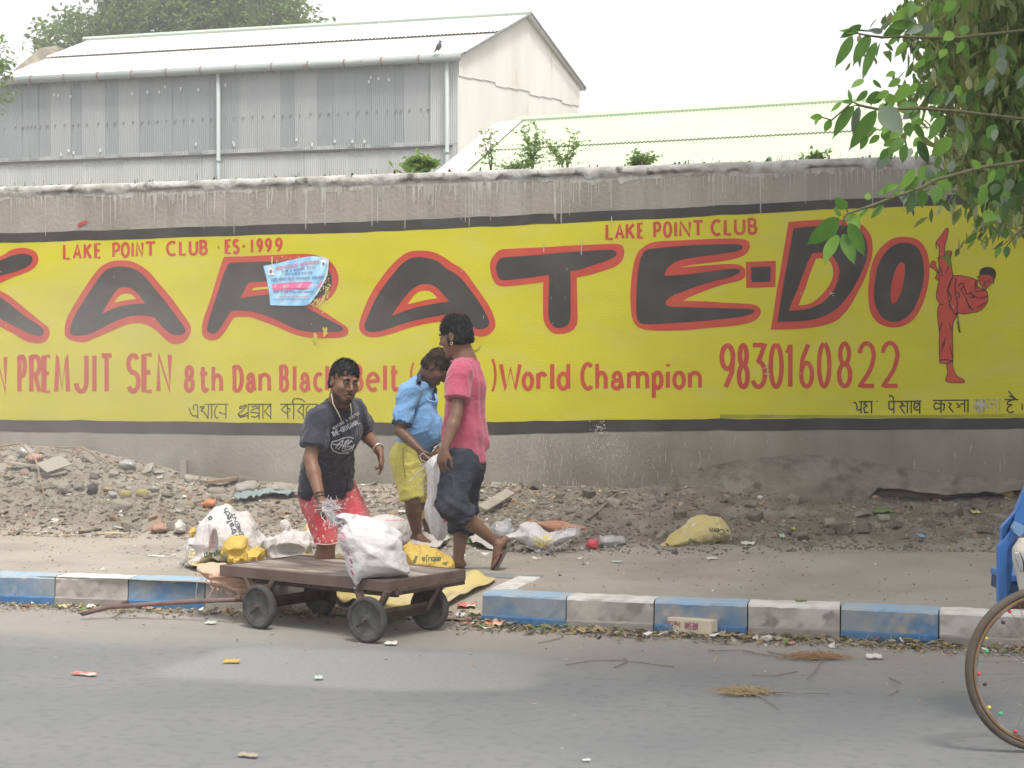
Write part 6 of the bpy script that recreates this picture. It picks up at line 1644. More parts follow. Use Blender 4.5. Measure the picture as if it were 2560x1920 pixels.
# print on the chest
CA = crop(700, 780, 3.607)
M_print = mat("white_print", (.50,.51,.55), .8)
st = text_strokes("NEWYORK & BOSTON", CA((482,1064)), CA((722,921)), 25/3.607, 0, .22)
decal(manA, bA, [shA], st, 1.25, M_print, "shirt_print", .004)
st = text_strokes("THE-ORIGINAL", CA((480,1126)), CA((726,1001)), 42/3.607, 0, .18)
decal(manA, bA, [shA], st, 2.3, M_print, "shirt_print", .004)
sw = [[(460,1215),(470,1170),(520,1160),(560,1140),(600,1130),(640,1130),(665,1140)],[(460,1215),(480,1250),(540,1275),(600,1270),(650,1250),(668,1190)],[(500,1230),(540,1180),(570,1150),(560,1200),(520,1240)],[(560,1240),(590,1170),(620,1150),(610,1200),(640,1160),(655,1175)],
      [(520,1190),(600,1215),(650,1210)],[(560,1255),(620,1240),(660,1215)],[(475,1190),(520,1200)],[(600,1170),(585,1240)],[(592,1268),(620,1262)],[(598,1278),(622,1272)]]
decal(manA, bA, [shA], [[CA(p) for p in s_] for s_ in sw], 2.6, M_print, "shirt_emblem", .004)
# cord round the neck, bangle, wrist threads
mb = MB(); mb.tube([CA_ for CA_ in [JA(*CA((462,740)), 9.93), JA(*CA((480,830)), 9.90), JA(*CA((530,920)), 9.90), JA(*CA((565,1000)), 9.93)]], .0028, 6)
mb.tube([JA(*CA((635,825)), 9.92), JA(*CA((645,900)), 9.95), JA(*CA((640,975)), 9.98)], .0028, 6); mb.build("neck_cord", mat("cord_cream", (.50,.46,.33), .8), manA, True)
def ring(c, d, r0, t, m, nm, parent, n=20):
    d = Vector(d).normalized(); e1 = d.orthogonal().normalized(); e2 = d.cross(e1); mb = MB()
    mb.tube([Vector(c)+(e1*math.cos(a)+e2*math.sin(a))*r0 for a in np.linspace(0, 2*math.pi, n)], t, 6, cap=False); return mb.build(nm, m, parent, True)
ring(wrL, wrL-elL, .033, .006, mat("steel_bangle", (.62,.60,.56), .3, metal=.8), "bangle", manA)
ring(wrR+(elR-wrR)*.10, wrR-elR, .034, .0028, M_blackl, "wrist_thread", manA); ring(wrR+(elR-wrR)*.02, wrR-elR, .033, .0026, M_blackl, "wrist_thread", manA)
# green rubber slipper
M_slg = mat("green_rubber", (.05,.20,.08), .6); M_slb = mat("dark_rubber", (.05,.045,.045), .7)
def slipper(parent, ankle, d, up, msole, mstrap, s=1.0, name="slipper", side=1):
    a = Vector(ankle); d = Vector(d).normalized(); u = Vector(up); u = (u-d*u.dot(d)).normalized(); t = u.cross(d); V = []; c = a-u*.086*s
    n = 24; pts = []
    for i in range(n):
        a_ = 2*math.pi*i/n; x = .065+.135*math.cos(a_); w = (.050 if math.cos(a_) > 0 else .040)*math.sin(a_)
        pts.append((x, w))
    for zz in (-.014, .004):
        V += [c+d*x*s+t*w*s+u*zz*s for x, w in pts]
    Fs = [tuple(range(n-1,-1,-1)), tuple(range(n, 2*n))]+[(i, (i+1)%n, n+(i+1)%n, n+i) for i in range(n)]
    so_ = mesh_obj(name, V, Fs, msole, parent)
    mb = MB(); toe = c+d*.155*s+u*.012*s; 
    for sgn in (1, -1):
        mb.tube([toe, c+d*.10*s+t*.030*sgn*s+u*.045*s, c+d*.035*s+t*.043*sgn*s+u*.006*s], [.005*s,.008*s,.006*s], 6)
    mb.build("strap", mstrap, so_, True); return so_
slipper(manA, aR, (.55,-.75,-.05), (0,0,1), M_slb, M_slg)
slipper(manA, aL, (.5,-.7,0), (0,0,1), M_slb, M_slg)

# ---------------------------------------------------------------- man in the blue polo shirt
bB = PL(1045, 1362, 12.45); bB.z = ZP + .02
manB = empty("person", uv2w(*bB), YAW); tag(manB, "man in light blue polo shirt and yellow shorts, head bowed, holding open a white sack", "person", "men loading sacks")
JB = lambda px, py, d: PL(px, py, d)-bB
hcB = JB(1092,918,12.35); RB = frame_from((.70,-.30,-.72), (.62,-.15,.62))
shR, shL = JB(1022,985,12.18), JB(1062,985,12.62); elR, wrR = JB(1000,1078,12.10), JB(1047,1122,12.02); elL, wrL = JB(1075,1075,12.7), JB(1092,1130,12.3)
nk = JB(1057,958,12.40); ch = JB(1040,1010,12.40); be = JB(1050,1062,12.38); wa = JB(1038,1105,12.45); hp = JB(1032,1140,12.48)
hR, hL, kR, kL, aR, aL = JB(1016,1145,12.36), JB(1046,1150,12.60), JB(1031,1252,12.32), JB(1062,1252,12.66), JB(1043,1338,12.45), JB(1074,1330,12.75)
F_ = Field((-.42,-.62,-.03), (.45,.55,1.62), .0056)
PB = head(F_, hcB, RB, 1.04)
F_.cap(hcB+RB@Vector((-.03,0,-.07)), nk, .060, .068, .02)
lat = (shL-shR); lt = tuple(lat)
F_.cap(nk+Vector((-.02,0,-.05)), wa, .068, .09, .03, (lt, 1.3, 1)); F_.cap(wa, hp, .10, .11, .03, (lt, 1.3, 1))
for s_, e_, w_ in ((shR,elR,wrR),(shL,elL,wrL)):
    F_.cap(s_, e_, .050, .040, .03); F_.cap(e_, e_.lerp(w_,.35), .039, .040, .01); F_.cap(e_.lerp(w_,.3), w_, .040, .026, .01)
hand(F_, wrR+(wrR-elR).normalized()*.012, (.35,-.05,-1), (-.75,-.6,0), -1, (1.1,1.1,1.1,1.0), .9, 1.02)
hand(F_, wrL, (-.2,-.35,-1), (.6,.6,0), 1, (1.1,1.1,1.1,1.0), .9, 1.02)
for h_, k_, a_ in ((hR,kR,aR),(hL,kL,aL)):
    F_.cap(h_, k_, .082, .056, .03); F_.cap(k_, k_.lerp(a_,.3), .055, .058, .02); F_.cap(k_.lerp(a_,.3), a_, .058, .034, .02)
foot(F_, aR+Vector((0,0,.02)), (.6,-.6,-.05), (0,0,1), .98, 1); foot(F_, aL+Vector((0,0,.02)), (.8,-.5,0), (0,0,1), .98, -1)
F_.mesh("body", M_skinB, manB, None, 1)
eyes(PB, RB, 1.04, manB, (1,0,-.3)); lids(PB, manB, M_skinB); brows(PB, manB, M_hair)
def hsB(q):
    front = q[...,0]*.8-q[...,2]*1.0-.028+.010*np.sin(q[...,1]*80)
    side = np.where(q[...,0] > .005, -q[...,2]+.008, -1)
    return np.maximum(np.maximum(front, -q[...,2]-.060), side)
hair_mesh("hair", hcB, RB, 1.06, M_hairB, manB, hsB, 4000, 5, .024, (.8,.1,.25))
M_shB = mat("blue_pique", (.13,.275,.50), .9, (.16,.31,.54), 5, .4, .7, 4, bump=.55, bscale=15, bdist=.022, sheen=.2); M_navy = mat("navy_trim", (.03,.04,.075), .85)
F_ = Field((-.40,-.50,.62), (.40,.50,1.42), .0060)
F_.cap(nk+Vector((-.03,0,-.04)), ch+Vector((-.01,0,0)), .095, .122, .04, (lt, 1.30, 1)); F_.cap(ch+Vector((-.01,0,0)), be, .122, .138, .05, (lt, 1.15, 1)); add_cut(F_, be, wa+Vector((.0,0,-.02)), .138, .140, .05, (lt, 1.15, 1))
F_.ell(be+Vector((.035,-.01,-.05)), (.135,.14,.10), None, .06)
F_.cap(nk+Vector((-.02,0,-.04)), shR, .072, .070, .03); F_.cap(nk+Vector((-.02,0,-.04)), shL, .072, .070, .03)
add_cut(F_, shR, shR.lerp(elR,.80), .070, .070, .035); add_cut(F_, shL, shL.lerp(elL,.8), .074, .076, .035)
F_.ell(nk+Vector((.04,-.03,.035)), (.07,.070,.055), None, .015, 's')
shB = F_.mesh("polo_shirt", M_shB, manB, lambda V: wr(V, (.7,1,1), 9, .009, 40, .0015, 7)+.004*np.sin(V[:,2]*55-V[:,0]*35+4*fbm(V,5,2)), 2)
mb = MB(); dk = (elR-shR).normalized(); e1 = dk.orthogonal().normalized(); e2 = dk.cross(e1); cc = shR.lerp(elR,.79)
for t_ in (-.004, .006): mb.tube([cc+dk*t_+(e1*math.cos(a)+e2*math.sin(a))*.069 for a in np.linspace(0, 2*math.pi, 26)], .006, 6, cap=False)
mb.build("sleeve_band", M_navy, shB, True)
# collar, placket
C_ = lambda x, y, d: JB(*CA((x, y)), d)
def sheet(pts, thick, m, nm, parent):
    P = [Vector(p) for p in pts]; n = len(P); nv = (P[1]-P[0]).cross(P[2]-P[0]).normalized()*thick
    V = P+[p+nv for p in P]
    return mesh_obj(nm, V, [tuple(range(n-1,-1,-1)), tuple(range(n, 2*n))]+[(i, (i+1)%n, n+(i+1)%n, n+i) for i in range(n)], m, parent)
F_ = Field(V3(*nk)-.2, V3(*nk)+.2, .0045)
cp_ = [C_(1262,560,12.34), C_(1252,620,12.22), C_(1262,690,12.17), C_(1285,745,12.16), C_(1308,775,12.17)]
for a, b in zip(cp_, cp_[1:]): F_.cap(a, b, .017, .015, .01, ((0,1,0), .55, 1))
cq = [C_(1262,560,12.34), C_(1300,545,12.48), C_(1360,600,12.56), C_(1400,700,12.45), C_(1400,780,12.30)]
for a, b in zip(cq, cq[1:]): F_.cap(a, b, .014, .014, .01)
F_.mesh("collar", M_navy, shB)
st = [[C_(1310,778,12.16), C_(1340,800,12.15), C_(1400,815,12.15), C_(1415,790,12.17), C_(1400,740,12.2)]]
mb = MB(); mb.tube(st[0], .009, 6); mb.build("placket", M_shB, shB, True)
M_shortB = mat("yellow_cotton", (.50,.45,.12), .85, (.42,.375,.11), 4, .4, .7, 5, (.30,.27,.10), 4, .64, .8, bump=.55, bscale=17, bdist=.02)
F_ = Field((-.36,-.42,.22), (.42,.50,.92), .0060)
add_cut(F_, hp+Vector((0,0,-.06)), wa+Vector((0,0,-.015)), .15, .138, .03, (lt, 1.15, 1))
add_cut(F_, hR, kR+Vector((0,0,.015)), .118, .082, .05); add_cut(F_, hL, kL+Vector((0,0,.015)), .118, .082, .05)
shoB = F_.mesh("shorts", M_shortB, manB, lambda V: wr(V, (1,1,.6), 10, .008, 40, .0015, 9), 2)
mb = MB(); mb.tube([C_(1110,1230,12.16), C_(1108,1330,12.16), C_(1130,1500,12.17)], .004, 5); mb.tube([C_(1140,1250,12.15), C_(1240,1290,12.16), C_(1280,1330,12.2)], .004, 5)
mb.build("pocket_seam", mat("dirty_seam", (.30,.27,.06), .9), shoB)

# ---------------------------------------------------------------- man in the pink-red T-shirt, stepping away
bC = PL(1148, 1424, 11.05); bC.z = ZP
manC = empty("person", uv2w(*bC), YAW); tag(manC, "man in faded crimson T-shirt and rolled dark trousers stepping on one foot in flip-flops", "person", "men loading sacks")
JC = lambda px, py, d: PL(px, py, d)-bC
hcC = JC(1139,840,11.12); RC = frame_from((-.88,.36,-.18), (-.10,.02,1))
shL, shR = JC(1150,935,10.90), JC(1176,935,11.32); elL, wrL = JC(1141,1038,10.80), JC(1113,1120,10.72); elR, wrR = JC(1150,1035,11.45), JC(1125,1110,11.4)
nk = JC(1163,902,11.12); ch = JC(1163,965,11.10); wa = JC(1160,1080,11.10); hp = JC(1158,1150,11.10)
hL, hR, kL, kR, aL, aR = JC(1148,1160,10.98), JC(1166,1160,11.2), JC(1127,1262,10.88), JC(1158,1275,11.22), JC(1233,1350,11.02), JC(1146,1396,11.12)
F_ = Field((-.32,-.55,-.03), (.45,.55,1.74), .0054)
PC = head(F_, hcC, RC, 1.03)
F_.cap(hcC+RC@Vector((-.03,0,-.06)), nk+Vector((0,0,.0)), .058, .072, .02); F_.cap(nk, nk+Vector((.0,0,-.06)), .070, .078, .03)
lat = (shL-shR); lt = tuple(lat)
F_.cap(nk+Vector((0,0,-.08)), wa, .072, .08, .03, (lt, 1.3, 1)); F_.cap(wa, hp, .09, .10, .03, (lt, 1.3, 1))
for s_, e_, w_ in ((shR,elR,wrR),(shL,elL,wrL)):
    F_.cap(s_, e_, .050, .039, .03); F_.cap(e_, e_.lerp(w_,.35), .040, .042, .01); F_.cap(e_.lerp(w_,.3), w_, .042, .028, .01)
hand(F_, wrL+(wrL-elL).normalized()*.012, (-.28,-.05,-1), (-.55,-.80,0), -1, (.7,.55,.65,.9), .5, 1.05)
hand(F_, wrR, (-.2,0,-1), (.3,.9,0), 1, (.7,.7,.7,.7), .5, 1.0)
F_.cap(hL, kL, .08, .056, .03); F_.cap(kL, kL.lerp(aL,.35), .055, .056, .02); F_.cap(kL.lerp(aL,.35), aL, .056, .034, .02)
F_.cap(hR, kR, .08, .056, .03); F_.cap(kR, kR.lerp(aR,.35), .055, .057, .02); F_.cap(kR.lerp(aR,.35), aR, .057, .034, .02)
dL, uL = Vector((-.48,-.15,-.86)), Vector((-.86,.0,.50)); foot(F_, aL+Vector((.015,0,-.01)), dL, uL, 1.0, 1)
dR_, uR_ = Vector((-.55,.75,0)), Vector((0,0,1)); foot(F_, aR+Vector((0,0,.01)), dR_, uR_, 1.0, -1)
F_.mesh("body", M_skinC, manC, None, 1)
eyes(PC, RC, 1.03, manC); lids(PC, manC, M_skinC); brows(PC, manC, M_hair)
def hsC(q):
    front = q[...,0]*.8-q[...,2]*1.0-.030+.012*np.sin(q[...,1]*70)
    side = np.where((q[...,0] > .022), -q[...,2]+.012, -1)
    low = -q[...,2]-.062-.30*np.clip(q[...,0]+.02, 0, 1)*0
    ear = .026-np.sqrt((q[...,0]+.004)**2+(q[...,2]+.010)**2*.7)
    return np.maximum(np.maximum(np.maximum(front, low), side), ear)
hair_mesh("hair", hcC, RC, 1.06, M_hair, manC, hsC, 4600, 7, .021, (.35,.1,.45))
mb = MB(); mb.tube([PC((.018,.082,.01)), PC((.020,.080,-.035)), PC((.024,.074,-.062))], [.010,.009,.005], 6); mb.tube([PC((.018,-.082,.01)), PC((.020,-.080,-.035)), PC((.024,-.074,-.062))], [.010,.009,.005], 6)
mb.build("sideburns", M_hair, manC, True)
ring(PC((-.002,.092,-.050)), RC@Vector((0,1,0)), .0085, .0024, mat("gold", (.75,.60,.30), .25, metal=1.0), "earring", manC, 14)
M_shC = mat("crimson_cotton", (.37,.060,.110), .9, (.44,.11,.17), 3, .4, .7, 4, bump=.55, bscale=15, bdist=.022, sheen=.3)
F_ = Field((-.30,-.50,.62), (.40,.50,1.50), .0060)
F_.cap(nk+Vector((0,0,-.055)), ch, .092, .122, .04, (lt, 1.42, 1)); F_.cap(ch, wa, .122, .128, .05, (lt, 1.22, 1)); add_cut(F_, wa, hp+Vector((-.005,0,-.03)), .130, .152, .05, (lt, 1.2, 1), nrm=(.12,0,-1))
F_.cap(nk+Vector((0,0,-.035)), shL, .070, .066, .03); F_.cap(nk+Vector((0,0,-.035)), shR, .070, .066, .03)
add_cut(F_, shL, shL.lerp(elL,.62), .072, .084, .035); add_cut(F_, shR, shR.lerp(elR,.62), .070, .076, .035)
F_.cap(wa+Vector((.05,.02,0)), JC(1208,1108,11.1), .06, .030, .05)
F_.ell(nk+Vector((-.012,.0,.040)), (.078,.080,.050), None, .012, 's')
def folds(V):   # long hanging folds down the back
    a = V[:,0]*1.0+V[:,1]*.4
    return .0035*np.sin(a*95+3*fbm(V*np.array([1,1,.3]), 6, 2)+V[:,2]*9)*np.clip((V[:,0]+.02)*9, 0, 1)+wr(V, (1,1,.35), 10, .007, 40, .0015, 5)
shC = F_.mesh("t_shirt", M_shC, manC, folds, 2)
mb = MB(); mb.tube([nk+Vector((-.012+.082*math.cos(a), .084*math.sin(a), .006+.010*math.cos(a))) for a in np.linspace(0, 2*math.pi, 28)], .007, 6, cap=False); mb.build("collar_rib", M_shC, shC, True)
M_trC = mat("dark_slate_trousers", (.034,.039,.056), .85, (.052,.058,.076), 4, .4, .7, 4, bump=.55, bscale=17, bdist=.02)
F_ = Field((-.36,-.45,.18), (.40,.50,.98), .0060)
F_.cap(wa+Vector((0,0,-.14)), hp, .098, .112, .04, (lt, 1.2, 1)); F_.ell(hp+Vector((.035,0,-.05)), (.10,.135,.10), None, .04)
F_.cap(hL, kL, .118, .088, .05); add_cut(F_, kL, kL.lerp(aL,.33), .086, .084, .03)
F_.cap(hR, kR, .115, .088, .05); add_cut(F_, kR, kR.lerp(aR,.46), .086, .078, .03)
def fT(V): return wr(V, (1,1,.8), 12, .010, 40, .0015, 8)+.005*np.sin(V[:,2]*75+V[:,0]*40+5*fbm(V,6,2))*np.clip((.62-V[:,2])*4, .15, 1)
tr = F_.mesh("trousers", M_trC, manC, fT, 2)
for k_, a_, f0, f1, r0 in ((kL,aL,.16,.36,.087),(kR,aR,.30,.49,.082)):
    F_ = Field(V3(*k_)-.3, V3(*k_)+.3, .006); add_cut(F_, k_.lerp(a_,f0), k_.lerp(a_,f1), r0, r0+.004, .01, None, True, True)
    F_.mesh("rolled_cuff", M_trC, tr, lambda V: .004*np.sin(V[:,2]*120+V[:,0]*60)+wr(V, (1,1,1), 14, .005, 40, .001))
slipper(manC, aL+Vector((.015,0,-.01)), dL, uL, mat("grey_rubber", (.10,.09,.085), .7), mat("maroon_strap", (.16,.05,.05), .6))
slipper(manC, aR+Vector((0,0,.01)), dR_, uR_, bpy.data.materials["grey_rubber"], bpy.data.materials["maroon_strap"])
# ================================================================ hand cart
def Empty_at(name, px, py, d, label, cat, group=None, z=None):
    b = PL(px, py, d)
    if z is not None: b.z = z
    o = empty(name, uv2w(*b), YAW); tag(o, label, cat, group); return o, b
def dtext(o_, b_, tg, txt, p0, p1, h, w, m, gap=.2, skew=0, flip=None):
    p0, p1 = Vector(p0), Vector(p1); n = len(txt)
    for i, ch in enumerate(txt):
        if ch == ' ': continue
        st = text_strokes(ch, p0.lerp(p1, i/n), p0.lerp(p1, (i+1)/n), h, skew, gap)
        if flip: st = [[(2*flip[0]-x, 2*flip[1]-y) for x, y in s_] for s_ in st]
        decal(o_, b_, tg, st, w, m, "letter")
M_deck = mat("cart_wood", (.125,.095,.085), .7, (.19,.16,.14), 4, .4, .65, 6, (.34,.31,.275), 2.2, .50, .66, bump=.5, bscale=30, stretch=(1,4,1))
M_dedge = mat("cart_wood_edge", (.105,.070,.060), .7, (.14,.10,.088), 8, bump=.4, stretch=(1,1,.3))
M_steel = mat("rusty_brown_steel", (.075,.050,.042), .65, (.12,.085,.07), 12, bump=.3)
M_rub = mat("grey_rubber_tyre", (.045,.045,.045), .85, (.085,.082,.076), 9, .45, .7, 5, bump=.4, bscale=60)
M_hub = mat("painted_wheel_disc", (.060,.062,.060), .8, (.10,.098,.088), 10, .45, .7, 5, bump=.4)
Nn = PL(969,1455,9.2); Ll = PL(556,1415,9.96)
ZD = .333
ex = Vector((Ll.x-Nn.x, Ll.y-Nn.y, 0)).normalized(); ey = Vector((ex.y, -ex.x, 0)) if (ex.y*.537 - ex.x*.844) > 0 else Vector((-ex.y, ex.x, 0))
if ey.y < 0: ey = -ey
angc = math.atan2(ex.y, ex.x)
cart = empty("hand_cart", uv2w(Nn.x, Nn.y, 0), YAW+angc); tag(cart, "low wooden platform hand cart on four grey rubber wheels at the kerb", "cart")
# cart frame: x = along the deck away from the near corner, y = across; handedness by sy
sy = 1 if (Vector((-ex.y, ex.x, 0))).dot(ey) > 0 else -1
LX, LY = 1.285, .672
nb = 5
for i in range(nb):   # deck boards, edge boards included
    y0, y1 = LY*i/nb+.002, LY*(i+1)/nb-.002
    mb = MB(); mb.box((0, min(sy*y0, sy*y1), ZD-.052), (LX, max(sy*y0, sy*y1), ZD-.004*(i % 2)-.001)); bevel(mb.build("deck_board", [M_deck], cart), .004)
for lo, hi in (((-.012,-.012),(LX+.012,-.001)), ((-.012,LY+.001),(LX+.012,LY+.012)), ((-.012,-.001),(-.001,LY+.001)), ((LX+.001,-.001),(LX+.012,LY+.001))):
    mb = MB(); mb.box((lo[0], min(sy*lo[1], sy*hi[1]), ZD-.060), (hi[0], max(sy*lo[1], sy*hi[1]), ZD+.003)); bevel(mb.build("edge_band", M_dedge, cart), .003)
WR = .127
def wheel_at(x, y, face=-1, tilt=0.0):
    w = empty("wheel", (x, sy*y, WR), 0, cart); w.rotation_euler = (0, 0, tilt)
    def lathe(prof, nm, m, par, n=40):
        V, Fs = [], []
        for k in range(n):
            a = 2*math.pi*k/n
            for (r_, yy) in prof: V.append((r_*math.cos(a), yy, r_*math.sin(a)))
        S = len(prof)
        for k in range(n):
            for j in range(S-1): Fs.append((k*S+j, k*S+j+1, ((k+1)%n)*S+j+1, ((k+1)%n)*S+j))
        return mesh_obj(nm, V, Fs, m, par, True)
    h = .026
    tyre = lathe([(.094,-h*.8),(.112,-h),(.122,-h*.8),(.127,-h*.45),(.127,h*.45),(.122,h*.8),(.112,h),(.094,h*.8),(.094,-h*.8)], "tyre", M_rub, w)
    disc = lathe([(.0,-.016),(.028,-.016),(.032,-.010),(.078,-.010),(.088,-.019),(.0945,-.020),(.0945,.020),(.088,.019),(.078,.010),(.032,.010),(.028,.016),(0,.016)], "wheel_disc", M_hub, w)
    for a in (.5, 2.6, 4.7):
        mb = MB(); M = Matrix.Rotation(a, 4, 'Y'); mb.box((.024,-.0155,-.004),(.082,.0155,.004), 0, M); mb.build("rib", M_hub, w)
    mb = MB(); mb.tube([(0,-.045,0),(0,-.016,0)], .011, 8); mb.tube([(0,.045,0),(0,.016,0)], .011, 8); mb.build("axle_nut", M_steel, w)
    for a in range(0): pass
for x, y in ((.070,-.088),(.905,-.075),(.090,.475),(.99,.53)): wheel_at(x, y, -1, (.06 if x < .5 else -.05))
def bar(p, q, w, h, nm="leg"):
    p, q = Vector(p), Vector(q); d = (q-p); L_ = d.length; R = d.to_track_quat('Z', 'Y').to_matrix().to_4x4()
    mb = MB(); mb.box((-w/2,-h/2,0),(w/2,h/2,L_), 0, Matrix.Translation(p) @ R); mb.box((-w/2,-h/2,0),(-w/2+.006,h/2+.022,L_), 0, Matrix.Translation(p) @ R)
    return mb.build(nm, M_steel, cart)
for xc, ya, yb_2 in ((.08,-.052,.44),(.95,-.04,.49)):
    bar((xc, sy*ya, WR), (xc, sy*yb_2, WR), .045, .045, "axle_beam")
    for yy in (ya+.012, yb_2-.012):
        for dx in (-.11, .13): bar((xc+dx*.25, sy*yy, WR-.01), (xc+dx, sy*(yy+ (.02 if yy < .2 else .04)), ZD-.055), .034, .010)
    bar((xc-.12, sy*.03, ZD-.066), (xc-.12, sy*.62, ZD-.066), .03, .02, "cross_member"); bar((xc+.14, sy*.03, ZD-.066), (xc+.14, sy*.62, ZD-.066), .03, .02, "cross_member")
for yy in (.12, .5): bar((.03, sy*yy, ZD-.088), (LX-.03, sy*yy, ZD-.088), .03, .03, "side_rail")
# drawbar
cb = Vector((Nn.x, Nn.y, 0)); Rc = Matrix.Rotation(-angc, 3, 'Z')
def CL(px, py, d): return Rc @ (PL(px, py, d)-cb)
M_pipe2 = mat("brown_pipe", (.115,.075,.070), .55, (.17,.12,.11), 14, bump=.2)
mb = MB(); mb.tube([CL(612,1498,9.86), CL(500,1503,9.95), CL(390,1509,10.02), CL(270,1518,10.07), CL(205,1535,10.02)], .0145, 10)
mb.tube([CL(285,1516,10.07), CL(318,1505,10.35)], .013, 10); mb.build("drawbar", M_pipe2, cart, True)
mb = MB(); mb.tube([CL(204,1534.5,10.02), CL(203.4,1535,10.018)], .009, 10); mb.build("pipe_bore", M_blackl, cart)
mb = MB(); mb.tube([CL(588,1497,9.84), CL(602,1496,9.84)], .019, 8); mb.build("pivot_bolt", mat("rust", (.12,.065,.045), .8), cart)
bar((.98, sy*.10, .14), (1.16, sy*.16, .15), .03, .03, "tow_bracket")

# ================================================================ sacks
def poly_sdf(P, X, Z):
    d = np.full(X.shape, 1e9, np.float32); ins = np.zeros(X.shape, bool); n = len(P)
    for i in range(n):
        ax, az = P[i]; bx_, bz_ = P[(i+1) % n]
        ex_, ez_ = bx_-ax, bz_-az; wx, wz = X-ax, Z-az
        t = np.clip((wx*ex_+wz*ez_)/max(ex_*ex_+ez_*ez_, 1e-12), 0, 1)
        d = np.minimum(d, (wx-ex_*t)**2+(wz-ez_*t)**2)
        c = (az > Z) != (bz_ > Z)
        with np.errstate(divide='ignore', invalid='ignore'): xi = ax+(Z-az)*(bx_-ax)/(bz_-az if bz_ != az else 1e-9)
        ins ^= c & (X < xi)
    return np.where(ins, -1, 1)*np.sqrt(d)
def sack(name, cr, pts, d0, T, R, m, parent, base, h=.008, lean=0.0, z0=None, fold=None, cuts=(), hollow=(), smooth_px=4, sm=1, flatb=None, crease=0):
    """a soft body: traced outline given at distance d0, swelling to half depth T within R of its edge"""
    P = [cr(p) for p in pts]; P = [(q.x, q.y) for q in catmull(P, smooth_px)]
    L_ = [PL(x, y, d0)-base for x, y in P]; pr = [(v.x, v.z) for v in L_]; yc = L_[0].y
    lo = (min(p[0] for p in pr)-.03, yc-T-.05-abs(lean)*.6, min(p[1] for p in pr)-.03); hi = (max(p[0] for p in pr)+.03, yc+T+.05+abs(lean)*.6, max(p[1] for p in pr)+.03)
    F_ = Field(lo, hi, h); g = F_.grid(); X, Y, Z = g[...,0], g[...,1], g[...,2]
    s2 = poly_sdf(pr, X[:,0,:], Z[:,0,:])[:,None,:]
    zz = z0-base.z if z0 is not None else (lo[2]+hi[2])/2
    y = Y-yc-lean*(Z-zz)
    if fold is not None: n = fold(g)
    else: n = 0
    F_.f = (s2+R*(1-np.sqrt(np.clip(1-(y/T)**2, 0, 1)))+np.maximum(np.abs(y)-T, 0)*2+n).astype(np.float32)
    for c, r_ in hollow: 
        c = PL(*cr(c[:2]), d0+c[2])-base; F_.ell(c, r_, None, .01, 's')
    for fn in cuts: F_.f = np.maximum(F_.f, fn(X, Y, Z))
    if crease:
        o = F_.mesh(name, m, parent, None, sm); md = o.modifiers.new("d", 'DECIMATE'); md.ratio = crease
        o.data.polygons.foreach_set("use_smooth", np.zeros(len(o.data.polygons), bool)); return o
    if flatb is not None: F_.f = np.maximum(F_.f, (flatb-base.z)-Z)
    return F_.mesh(name, m, parent, None, sm)
def foldf(a=.008, s=18, dirs=(.35,1,1.6), off=0, ridge=True, warp=.03):
    def f(g):
        q = g*np.array(dirs, np.float32)
        n = fbm(q, s, 2, off)
        m = fbm(q*1.0+.05*n[...,None], s*2.3, 2, off+4)
        return (a*(1-2.6*np.abs(n))+a*.45*(1-2.6*np.abs(m))).astype(np.float32)
    return f
M_wh = mat("white_woven_plastic", (.64,.63,.65), .6, (.57,.555,.57), 4, .4, .7, 5, (.50,.47,.45), 3, .60, .75, bump=.75, bscale=24, bdist=.016, trans=.15)
M_wh2 = mat("dirty_white_woven", (.56,.54,.54), .65, (.44,.41,.38), 4, .45, .68, 6, (.30,.26,.22), 5, .62, .75, bump=.75, bscale=24, bdist=.016, trans=.12)
M_ye = mat("yellow_woven_plastic", (.58,.43,.11), .6, (.54,.37,.07), 5, .4, .7, 5, (.52,.44,.25), 4, .62, .78, bump=.75, bscale=24, bdist=.016, trans=.15)
M_ye2 = mat("pale_yellow_woven", (.58,.48,.19), .65, (.55,.48,.30), 4, .4, .7, 5, (.40,.33,.16), 5, .62, .75, bump=.75, bscale=24, bdist=.016, trans=.12)
M_pe = mat("peach_woven_plastic", (.58,.40,.30), .7, (.52,.35,.26), 5, .4, .7, 5, bump=.7, bscale=26, bdist=.014, trans=.1)
M_gb = mat("grey_dusty_sack", (.33,.31,.285), .8, (.26,.24,.215), 5, bump=.2)
M_inkr = mat("pink_print", (.55,.13,.22), .7); M_inkg = mat("dark_green_print", (.09,.13,.06), .7); M_inkk = mat("dark_print", (.07,.09,.10), .7); M_inkt = mat("teal_print", (.08,.30,.30), .7)
def fringe(parent, base, pts, d, n, L_, m, seed, down=(.0,0,-1), sp=.5, r_=.0013, nm="frayed_threads"):
    """loose plastic threads along a line of points"""
    q = random.Random(seed); mb = MB(); P = [PL(x, y, d)-base for x, y in pts]
    for _ in range(n):
        i = q.randrange(len(P)-1); p = P[i].lerp(P[i+1], q.random())+Vector((0, q.gauss(0,.015), 0))
        dv = Vector(down)+Vector((q.gauss(0,sp), q.gauss(0,sp), q.gauss(0,sp))); dv.normalize(); l = L_*q.uniform(.3, 1.2)
        m1 = p+dv*l*.5+Vector((q.gauss(0,.1), q.gauss(0,.1), q.gauss(0,.1)))*l; mb.tube([p, m1, m1+(dv+Vector((q.gauss(0,.5),q.gauss(0,.5),q.gauss(0,.5))))*l*.5], r_, 4, cap=False)
    o = mb.build(nm, m, parent); o["kind"] = "stuff"; return o
S7 = crop(760, 1240, 6.913); S5 = crop(440, 1240, 4.254); S2 = crop(700, 1150, 3.385); S4 = crop(1180, 1120, 3.072); S6 = crop(0, 1060, 2.91); S3 = crop(180, 1220, 3.95); S6b = crop(1860, 1120, 3.073)

